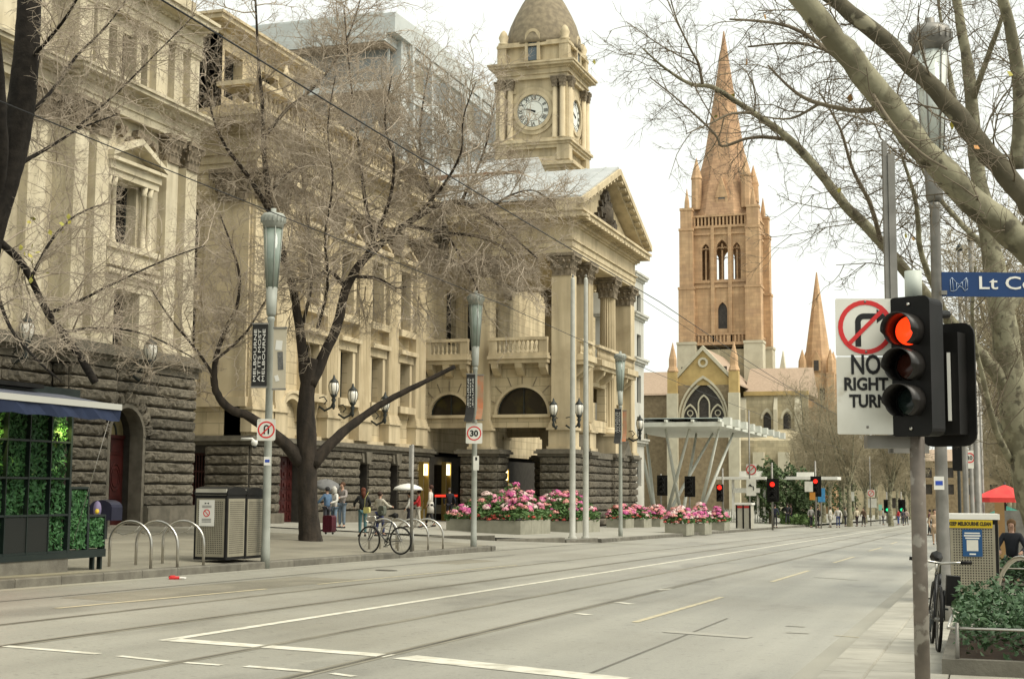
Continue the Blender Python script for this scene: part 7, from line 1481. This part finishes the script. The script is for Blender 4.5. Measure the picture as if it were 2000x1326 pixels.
# --- cafe parasols beyond
def parasol(px, py, D, w, h, m, label):
    c = onD(px, py, D); z = zr(c.x, c.y); o = empty('parasol', (c.x, c.y, z), .3, label, 'parasol', 'cafe parasols'); H_ = c.z-z; mb = MB(); mb.lathe([(w, H_-h), (w*.5, H_-h*.45), (.04, H_)], n=8, smooth=False); mb.lathe([(w, H_-h-.15), (w, H_-h)], n=8, smooth=False); mb.build('canopy', m, o, True); mb = MB(); mb.tube([(0, 0, 0), (0, 0, H_+.1)], .03, 8); mb.build('pole', M['iron'], o, True); mb = MB(); mb.lathe([(.3, 0), (.3, .06), (.05, .1)], n=12); mb.build('base', M['iron'], o, True)
parasol(1962, 947, 46, 1.0, .4, mat('parasol_red', (.75, .07, .06), (.65, .05, .05), .6, 3), 'red cafe parasol on the right footpath'); parasol(1966, 988, 62, .75, .3, mat('parasol_green', (.05, .28, .2), None, .6), 'small green cafe parasol under the red one')
for px, py, w_, h_, D, m_, lab in ((1953, 1022, .22, 1.0, 34, mat('board_brown', (.28, .17, .07), None, .7), 'brown upright menu board right of the litter bin'), (1978, 1020, .7, .6, 36, M['galv'], 'pale stone seat block behind the seated woman')):
    c = onD(px, py, D); z = zr(c.x, c.y); o = empty('menu_board' if w_ < .5 else 'seat_block', (c.x, c.y, z), 0, lab, 'board' if w_ < .5 else 'seat'); mb = MB(); mb.box(-w_/2, w_/2, -.05, .05, .05, c.z-z+h_/2); mb.build('panel', m_, o, True); mb = MB(); mb.box(-w_/2-.02, w_/2+.02, -.1, .1, 0, .05); mb.build('foot', M['iron'], o, True)
# --- flower boxes
mbox = mat('planter_box', (.30, .29, .225), (.24, .232, .178), .75, 3, .1, 20); mfol = mat('flower_leaf', (.06, .12, .035), (.11, .19, .06), .6, 5)
PINKS = [mat('bloom_'+n, c, c2, .6, 30) for n, c, c2 in (('pink', (.62, .20, .30), (.72, .38, .44)), ('magenta', (.50, .07, .24), (.62, .16, .34)), ('blush', (.70, .48, .46), (.74, .60, .54)), ('coral', (.62, .22, .20), (.68, .36, .30)), ('rose', (.60, .12, .22), (.70, .30, .36)))]; RED = mat('bloom_red', (.55, .05, .05), (.6, .14, .1), .6, 30)
def bloom_mesh(seed, m):
    r = random.Random(seed); mb = MB()
    for i in range(42):
        d = rv(r); d.z = abs(d.z)*.8-.15; c = d*(.8+.2*r.random()); u = d.orthogonal().normalized(); w = d.cross(u); s = .30
        mb.add([c+u*s+d*.06, c+w*s-d*.05, c-u*s+d*.06, c-w*s-d*.05], [(0, 1, 2, 3)])
    return mb.mesh('bloom', m)
BL = [bloom_mesh(i, m) for i, m in enumerate(PINKS)]; BR = bloom_mesh(9, RED)
def flower_box(x0, x1, y0, y1, hb, hm, nb, label, seed, nred=10):
    z = zl((x0+x1)/2, y0)-.02; o = empty('flower_box', ((x0+x1)/2, (y0+y1)/2, z), 0, label, 'flower box', 'flower boxes in front of the portico'); r = random.Random(seed)
    n = max(1, round((x1-x0)/1.5))
    for i in range(n):
        a, b = x0+(x1-x0)*i/n, x0+(x1-x0)*(i+1)/n; mb = MB(); mb.box(a+.012, b-.012, y0, y0+.08, z-.1, z+hb); mb.build('panel', mbox, o)
    n = max(1, round((y1-y0)/1.5))
    for i in range(n):
        a, b = y0+.08+(y1-y0-.08)*i/n, y0+.08+(y1-y0-.08)*(i+1)/n; mb = MB(); mb.box(x1-.09, x1-.012, a+.012, b-.012, z-.1, z+hb); mb.build('panel', mbox, o)
    mb = MB(); mb.box(x0+.05, x1-.1, y0+.05, y1, z-.1, z+hb-.05); mb.build('soil', msoil, o)
    xc, yc_ = (x0+x1)/2, (y0+y1)/2; hx, hy = (x1-x0)/2, (y1-y0)/2
    def hgt_(x, y): u = max(0, 1-max(abs(x-xc)/hx, abs(y-yc_)/hy)**2.2); return hm*(.28+.72*u)*(.9+.1*math.sin(x*4+y*3))
    mb = MB(); nl = int(520*(x1-x0)*(y1-y0)**.8)
    for i in range(nl):
        x, y = xc+r.uniform(-1, 1)*hx*1.05, yc_+r.uniform(-1, 1)*hy*1.05; c = Vector((x, y, z+hb-.05+hgt_(x, y)*r.random()**.45)); a = Vector((r.uniform(-1, 1), r.uniform(-1, 1), r.uniform(-.4, .6))).normalized()*r.uniform(.07, .13); b = a.cross(rv(r)).normalized()*.05; mb.add([c-a, c+b, c+a, c-b], [(0, 1, 2, 3)])
    tag(mb.build('foliage', mfol, o), kind='stuff')
    for i in range(nb):
        x, y = xc+r.uniform(-1, 1)*hx*.95, yc_+r.uniform(-1, .6)*hy*.95; s = r.uniform(.11, .24); place('bloom', r.choice(BL), o, (x, y, z+hb-.05+hgt_(x, y)*r.uniform(.8, 1.04)), (s, s, s*.9), rz=r.uniform(0, 6), local=False)
    for i in range(nred):
        x, y = (x0+(x1-x0)*(i+r.random())/nred, y0+r.uniform(-.02, .15)) if i < nred*.75 else (x1-r.uniform(-.02, .12), y0+(y1-y0)*r.random()); s = r.uniform(.08, .13); place('bloom', BR if r.random() < .6 else BL[3], o, (x, y, z+hb+r.uniform(.02, .22)), (s, s, s), rz=r.uniform(0, 6))
A_ = GL(1017, 1044); xl = GL(868, 1035).x
flower_box(xl, A_.x-2.2, A_.y+1.2, A_.y+4.6, .52, .9, 45, 'flower box with green leaves at the left end near the bench', 1, 12); flower_box(A_.x-2.15, A_.x, A_.y, A_.y+4.2, .55, 1.55, 95, 'tallest flower box heaped with pink blooms behind the 30 sign', 2, 16)
A2 = GL(1172, 1038); flower_box(A2.x-2.6, A2.x, A2.y-4, A2.y, .5, 1.5, 85, 'flower box with pale pink blooms left of the flagpoles', 3, 14)
for i, (px0, px1, py, hm, nb, lab) in enumerate(((1178, 1222, 1031, .95, 40, 'flower box just right of the flagpoles'), (1224, 1258, 1030, .95, 36, 'flower box with magenta blooms in the middle of the row'), (1260, 1290, 1029, .95, 36, 'flower box left of the nearest low box'), (1292, 1341, 1042, 1.0, 50, 'flower box standing forward with red edging flowers'), (1343, 1377, 1040, 1.15, 48, 'flower box with deep pink blooms near the kneeling gardener'), (1379, 1415, 1036, .9, 34, 'last flower box at the right end of the row'))):
    a, b = GL(px0, py), GL(px1, py); x1_ = b.x; w_ = (px1-px0)*(a-EYE).dot(FW)/FPX
    flower_box(x1_-w_*.92, x1_, b.y, b.y+2.0, .5, hm, nb, lab, 10+i, 9)

# ------------------------------------------------------------------ people
def skin(name, V_, E_, R_, m, parent, sub=1):
    me = bpy.data.meshes.new(name); me.from_pydata([tuple(v) for v in V_], E_, []); o = bpy.data.objects.new(name, me); TMP.collection.objects.link(o)
    md = o.modifiers.new('s', 'SKIN'); md.use_smooth_shade = True
    for i, sv in enumerate(me.skin_vertices[0].data):
        r = R_[i]; sv.radius = r if hasattr(r, '__len__') else (r, r); sv.use_root = (i == 0)
    s2 = o.modifiers.new('u', 'SUBSURF'); s2.levels = sub; s2.render_levels = sub
    TMP.collection.objects.unlink(o); me2 = evaluated(o); bpy.data.objects.remove(o); bpy.data.meshes.remove(me)
    me2.materials.clear(); me2.materials.append(m); me2.polygons.foreach_set('use_smooth', [True]*len(me2.polygons)); me2.name = name
    o = bpy.data.objects.new(name, me2); COL.objects.link(o); o.parent = parent; return o
PM = {}
def pm(c, rough=.8):
    key = tuple(c)
    if key not in PM: PM[key] = mat('cloth_%d' % len(PM), c, tuple(x*.78 for x in c), rough, 9, .15, 30)
    return PM[key]
SKIN = mat('skin', (.50, .31, .22), (.44, .26, .18), .55, 8)
def person(loc, face, label, top, legs, hair, H=1.7, arms=((.12, .0), (.12, .0)), elbows=(.25, .25), stride=.0, hood=False, coat=0.0, longhair=False, seated=False, detail=True, shoes=(.03, .03, .03), lean=0.0, bag=None):
    """face: heading angle of the front; local +Y is forward"""
    r = empty('person', loc, face, label, 'person'); s = H/1.75; V = lambda x, y, z: Vector((x*s, y*s, z*s))
    hipz = .95 if not seated else .5
    pel, sp_, ch, nk, h0, h1, h2 = V(0, 0, hipz), V(0, lean*.3, hipz+.2), V(0, lean*.6, hipz+.42), V(0, lean*.8, hipz+.57), V(0, lean*.85+.01, hipz+.64), V(0, lean*.9+.03, hipz+.70), V(0, lean*.9+.015, hipz+.775)
    bv = [pel, sp_, ch, nk, h0, h1, h2]; be = [(0, 1), (1, 2), (2, 3), (3, 4), (4, 5), (5, 6)]; br_ = [(.105*s, .075*s), (.09*s, .07*s), (.12*s, .08*s), .05*s, .06*s, (.078*s, .09*s), (.065*s, .075*s)]
    tv, te, trr = [pel+V(0, 0, -.04), sp_, ch, nk+V(0, 0, -.03)], [(0, 1), (1, 2), (2, 3)], [(.155*s, .115*s), (.135*s, .11*s), (.165*s, .12*s), .07*s]
    lv, le, lr = [pel+V(0, 0, .02)], [], [(.14*s, .11*s)]
    for i, sd in enumerate((-1, 1)):
        sh = ch+V(.17*sd, 0, .06); (out, fwd), el = arms[i], elbows[i]
        elb = sh+V(.10*sd+out*.25*sd, fwd*.27, -.27*math.cos(min(1.2, abs(fwd)+abs(out)*.6))); wr = elb+V(-.05*sd*el*2, .26*math.sin(el*1.6)+fwd*.08, -.25*math.cos(el*1.6)); hand = wr+(wr-elb).normalized()*.08*s
        b0 = len(bv); bv += [sh, elb, wr, hand]; be += [(2, b0), (b0, b0+1), (b0+1, b0+2), (b0+2, b0+3)]; br_ += [.05*s, .04*s, .028*s, (.035*s, .02*s)]
        if detail:
            d = (wr-elb).normalized(); sx = Vector((0, 1, 0)).cross(d); sx = sx.normalized() if sx.length > .01 else Vector((1, 0, 0)); sy = d.cross(sx)
            for q in range(4): f1 = hand+d*.045*s+sx*(q-1.5)*.018*s; f2 = f1+d*(.035-.006*abs(q-1.2))*s+sy*.012*s; n_ = len(bv); bv += [f1, f2]; be += [(b0+3, n_), (n_, n_+1)]; br_ += [.008*s, .006*s]
            f1 = wr+d*.04*s+sx*.04*s; n_ = len(bv); bv += [f1, f1+d*.04*s]; be += [(b0+2, n_), (n_, n_+1)]; br_ += [.009*s, .007*s]
        t0 = len(tv); tv += [sh, elb, wr]; te += [(2, t0), (t0, t0+1), (t0+1, t0+2)]; trr += [.075*s, .058*s, .045*s]
        hp = pel+V(.09*sd, 0, -.05); st_ = stride*sd
        if seated: kn, an = hp+V(.04*sd, .42, .02), hp+V(.05*sd, .46, -.40)
        else: kn, an = hp+V(.01*sd, st_*.5+.02+abs(stride)*.15, -.42), hp+V(.01*sd, st_, -.82+abs(st_)*.12)
        toe = an+V(.02*sd, .14, -.05); b0 = len(bv); bv += [hp, kn, an, toe]; be += [(0, b0), (b0, b0+1), (b0+1, b0+2), (b0+2, b0+3)]; br_ += [.075*s, .05*s, .035*s, .03*s]
        l0 = len(lv); lv += [hp, kn, an+V(0, 0, .03)]; le += [(0, l0), (l0, l0+1), (l0+1, l0+2)]; lr += [.09*s, .068*s, .058*s]
        mb = MB(); mb.tube([an+V(0, -.06, -.05), an+V(0, .02, -.045), toe+V(0, -.02, -.005), toe+V(0, .05, -.015)], [.035*s, .045*s, .042*s, .025*s], 8); mb.build('shoe', pm(shoes), r, True)
    skin('body', bv, be, br_, SKIN, r, 1); skin('top', tv, te, trr, pm(top), r); skin('trousers', lv, le, lr, pm(legs), r)
    hm = pm(hair); mb = MB(); c = h1+V(0, -.048, .034)
    if hood: c2 = h1+V(0, -.025, .01); mb.lathe([(.02*s, -.19*s), (.10*s, -.16*s), (.115*s, 0), (.10*s, .08*s), (.05*s, .13*s), (.005, .14*s)], c2, 10); mb.build('hood', pm(top), r, True); mb = MB()
    mb.lathe([(.075*s, -.07*s), (.098*s, .0), (.092*s, .06*s), (.05*s, .10*s), (.004, .112*s)], c, 10, sy=1.05); mb.build('hair', hm, r, True)
    if longhair: mb = MB(); mb.tube([h1+V(0, -.06, .02), h1+V(0, -.09, -.1), h1+V(0, -.1, -.26)], [.08*s, .085*s, .04*s], 8); mb.build('long_hair', hm, r, True)
    mb = MB(); f = h1+V(0, .085, -.01); mb.tube([f+V(0, 0, .02), f+V(0, .022, -.015), f+V(0, 0, -.02)], [.006*s, .012*s, .006*s], 6); mb.build('nose', SKIN, r, True)
    for sd in (-1, 1): mb = MB(); mb.lathe([(.0, -.008*s), (.010*s, 0), (.0, .008*s)], h1+V(.03*sd, .083, .015), 6); mb.build('eye', M['ink'], r, True)
    if coat:
        mb = MB(); mb.lathe([(.20*s, hipz*s-coat*s), (.185*s, hipz*s-.1*s), (.16*s, hipz*s+.1*s)], (0, 0, 0), 14, sy=.75); mb.build('coat_skirt', pm(top), r, True)
    return r
def umbrella(px, py, D, w, m, label, z0=None, tilt=0):
    c = onD(px, py, D); o = empty('umbrella', c, 0, label, 'umbrella', 'held umbrellas'); o.rotation_euler = (tilt, tilt, 0); mb = MB(); mb.lathe([(w, -.26), (w*.86, -.14), (w*.5, -.03), (.02, .03)], n=8, smooth=True); mb.build('canopy', m, o, True); mb = MB(); mb.lathe([(w*.99, -.265), (w*.85, -.15), (w*.49, -.04), (.02, .02)], n=8); mb.build('lining', M['ink'], o, True); mb = MB(); mb.tube([(0, 0, .1), (0, 0, -.85)], .012, 6); mb.build('shaft', M['iron'], o, True); mb = MB(); mb.tube([(0, 0, -.85), (.02, 0, -.92), (.06, 0, -.9)], .016, 6); mb.build('handle', M['black'], o, True)
TOC = lambda p: math.atan2(p.x, -p.y)+math.pi*0  # heading whose front looks to the camera is about pi
pi = math.pi
p = GL(652, 1036); person(p, pi-.5, 'woman in white hooded jacket and jeans beside the suitcase', (.62, .60, .54), (.16, .22, .29), (.05, .025, .015), 1.62, ((.15, .35), (.15, .3)), (.8, .8), hood=True, longhair=False)
p = GL(638, 1037); person(p+Vector((-.2, .4, 0)), pi*.5-.3, 'person in blue denim jacket mostly hidden by the tree trunk', (.10, .17, .27), (.05, .05, .06), (.03, .03, .03), 1.6, ((.1, .5), (.1, .2)), (.6, .3))
p = GL(662, 1032); person(p+Vector((-.3, .9, 0)), pi-.2, 'grey-clad man standing behind the white hooded woman', (.28, .25, .23), (.14, .18, .22), (.10, .05, .025), 1.8, ((.1, .6), (.1, .0)), (.9, .2))
umbrella(640, 938, (GL(662, 1032)-EYE).dot(FW)+.6, .55, mat('umbrella_grey', (.16, .16, .155), (.12, .12, .118), .7, 5), 'dark grey umbrella behind the tree trunk', tilt=.25)
p = GL(643, 1043); sc3 = empty('suitcase', p, -.2, 'maroon upright suitcase beside the tree trunk', 'suitcase'); mb = MB(); plate(mb, .40, .58, .07, .26); mb.xform(Matrix.Translation((0, -.13, .36))); mb.build('shell', mat('maroon', (.09, .012, .022), (.07, .01, .018), .4, 4), sc3, True)
for i in range(4): mb = MB(); x = -.15+.1*i; mb.box(x-.01, x+.01, -.137, -.13, .12, .6); mb.build('ridge', bpy.data.materials['maroon'], sc3, True)
for sx in (-.15, .15):
    mb = MB(); mb.tube([(sx, -.02, .035), (sx, .02, .035)], .035, 10); mb.build('wheel', M['black'], sc3, True)
mb = MB(); mb.tube([(-.1, .08, .65), (-.1, .08, .95), (.1, .08, .95), (.1, .08, .65)], .012, 6); mb.build('pull_handle', M['iron'], sc3, True)
p = GL(708, 1047); person(p, pi*.5-.9, 'woman with auburn hair in black top and teal jeans carrying a yellow bag', (.025, .025, .025), (.09, .18, .19), (.14, .045, .025), 1.62, ((.1, .5), (.1, .3)), (.7, .5), longhair=True)
q = onD(715, 996, (p-EYE).dot(FW)-.25); yb_ = empty('handbag', q, -.2, 'small pale yellow handbag at the black-topped woman\'s hip', 'handbag'); mb = MB(); plate(mb, .24, .2, .05, .1); mb.build('pouch', mat('bag_yellow', (.60, .55, .20), None, .6), yb_, True); mb = MB(); mb.tube([(-.1, .05, .08), (-.12, .1, .4), (-.05, .2, .62)], .008, 5); mb.build('strap', bpy.data.materials['bag_yellow'], yb_, True)
p = GL(741, 1047); person(p, -.4, 'woman in cream jumper with backpack seen from behind near the hoops', (.58, .54, .44), (.05, .06, .14), (.05, .03, .02), 1.52, ((.5, .3), (.5, .3)), (.9, .9), stride=.12)
q = onD(744, 997, (p-EYE).dot(FW)-.22); bp = empty('backpack', q, -.4, 'grey green backpack on the cream-jumpered woman', 'backpack'); mb = MB(); plate(mb, .26, .34, .08, .14); mb.build('pack', mat('pack_grey', (.12, .13, .10), None, .7), bp, True); mb = MB(); plate(mb, .2, .14, .04, .05); mb.xform(Matrix.Translation((0, -.05, -.07))); mb.build('pocket', bpy.data.materials['pack_grey'], bp, True)
p = GL(817, 1030); person(p, pi*.5+.4, 'person in red jacket and pale trousers under the white umbrella', (.50, .035, .035), (.55, .52, .44), (.05, .03, .02), 1.62, ((.1, .4), (.1, .3)), (.8, .6), stride=.14); DU = (p-EYE).dot(FW)
p2_ = GL(800, 1030); person(p2_+Vector((-.1, .2, 0)), pi*.5+.4, 'person in white sleeves behind the thin post', (.60, .58, .52), (.04, .04, .05), (.04, .03, .02), 1.5, ((.1, .2), (.15, .2)), (.3, .3), stride=.1)
p = GL(834, 1029); person(p+Vector((0, .4, 0)), pi*.5+.2, 'man in long white coat over black clothes striding left', (.60, .57, .50), (.02, .02, .02), (.07, .03, .02), 1.85, ((.2, -.1), (.2, .1)), (.3, .2), stride=.2, coat=.36)
umbrella(797, 945, DU-.1, .72, mat('umbrella_white', (.66, .66, .61), None, .6), 'white umbrella with black lining held by the walkers')
p = onX(878, 960, XM+1.6); p.z = zl(p.x, p.y); person(p, pi*.5-.1+pi*.5*0-1.2, 'doorman in dark suit standing in the portico entrance', (.02, .022, .03), (.02, .02, .025), (.06, .05, .04), 1.78, detail=False)
rb_ = onX(850, 968, XM+1.4); rb2 = onX(893, 968, XM+1.4); zz_ = rb_.z; ro = empty('red_barrier', (rb_.x, rb_.y, zl(rb_.x, rb_.y)), 0, 'red barrier rail across the portico entrance', 'barrier'); mb = MB(); mb.box(rb_.x-.03, rb_.x+.03, rb_.y, rb2.y, zz_-.06, zz_+.06); mb.build('rail', mat('barrier_red_glow', (.6, .03, .02), None, .5, emit=(1, .05, .02), estr=.25), ro)  # rail paint given a faint glow of its own, not a lamp
for yy in (rb_.y+.05, rb2.y-.05): mb = MB(); mb.tube([(rb_.x, yy, zl(rb_.x, yy)), (rb_.x, yy, zz_)], .035, 8); mb.build('post', M['iron'], ro)
p = GL(1360, 1034); p.y += 2.6; p.z = zl(p.x, p.y); person(p, pi, 'gardener in black behind the last flower boxes', (.02, .02, .022), (.03, .03, .035), (.03, .02, .02), 1.5, ((.2, .5), (.2, .5)), (.4, .4), detail=False)
p = GL(1514, 1030); person(p, -.3, 'person in dark clothes waiting under the far red traffic light', (.03, .035, .06), (.02, .02, .025), (.03, .02, .02), 1.6, detail=False)
far = [(1538, 1020, 118, (.03, .03, .035), (.04, .04, .05), 'left one of two dark-clad walkers by the far shrubs', .25), (1545, 1020, 119, (.10, .06, .06), (.03, .03, .04), 'right one of two dark-clad walkers by the far shrubs', .25), (1584, 1022, 116, (.25, .24, .22), (.02, .02, .02), 'walker in grey with dark trousers beside the far signal', .1), (1597, 1022, 114, (.02, .02, .02), (.02, .02, .02), 'person all in black beside the blue far sign', .0), (1622, 1022, 120, (.58, .55, .48), (.5, .48, .42), 'person in long pale coat past the blue far sign', .0), (1637, 1022, 120, (.62, .6, .55), (.05, .07, .16), 'person in white top and navy trousers far down the street', .1), (1651, 1021, 130, (.35, .33, .28), (.06, .06, .07), 'person in khaki top among the avenue trunks', .0), (1674, 1023, 132, (.55, .48, .35), (.04, .03, .03), 'person in cream jacket far down the street', .1), (1687, 1023, 134, (.13, .08, .05), (.05, .04, .04), 'person in brown far down the street', .1), (1725, 1024, 150, (.3, .3, .26), (.1, .1, .1), 'first of the distant crowd, left of the green signals', .0), (1738, 1024, 152, (.05, .05, .05), (.04, .04, .05), 'dark figure under the left green signal', .1), (1755, 1025, 155, (.5, .04, .05), (.06, .1, .3), 'distant person in red top and blue jeans', .0), (1764, 1025, 150, (.05, .05, .06), (.05, .05, .06), 'dark figure right of the distant red top', .1), (1771, 1025, 157, (.5, .38, .34), (.08, .08, .1), 'distant person in pink near the signal pole', .1), (1816, 1026, 95, (.10, .04, .04), (.05, .05, .05), 'person in dark red between the two right poles', .1), (1826, 1035, 70, (.45, .33, .22), (.42, .3, .2), 'person in tan dress between the two right poles', .1)]
for i, (px, py, D, tp, lg, lab, sd) in enumerate(far):
    p = onD(px, py, D); p.z = zg(p.x, p.y); person(p, (i*1.9) % 6.28, lab, tp, lg, (.05, .035, .025), 1.7, stride=sd, detail=False, coat=.4 if 'coat' in lab or 'dress' in lab else 0)
p = onD(1977, 1085, 29.5); p.z = zr(p.x, p.y)+.08; person(p, pi-.1, 'woman in dark clothes sitting beyond the right litter bin', (.02, .022, .028), (.02, .022, .028), (.16, .09, .04), 1.68, ((.1, .35), (.1, .35)), (.75, .75), seated=True, longhair=True, shoes=(.5, .48, .44))
sb = empty('seat_block', (p.x, p.y+.02, p.z-.08), 0, 'low grey block under the seated woman', 'seat'); mb = MB(); mb.box(-.5, .5, -.25, .3, 0, .46); mb.build('block', M['kerb'], sb, True); mb = MB(); mb.box(-.52, .52, -.27, .32, .46, .5); mb.build('slab_top', M['slab'], sb, True)

bpy.data.scenes.remove(TMP)
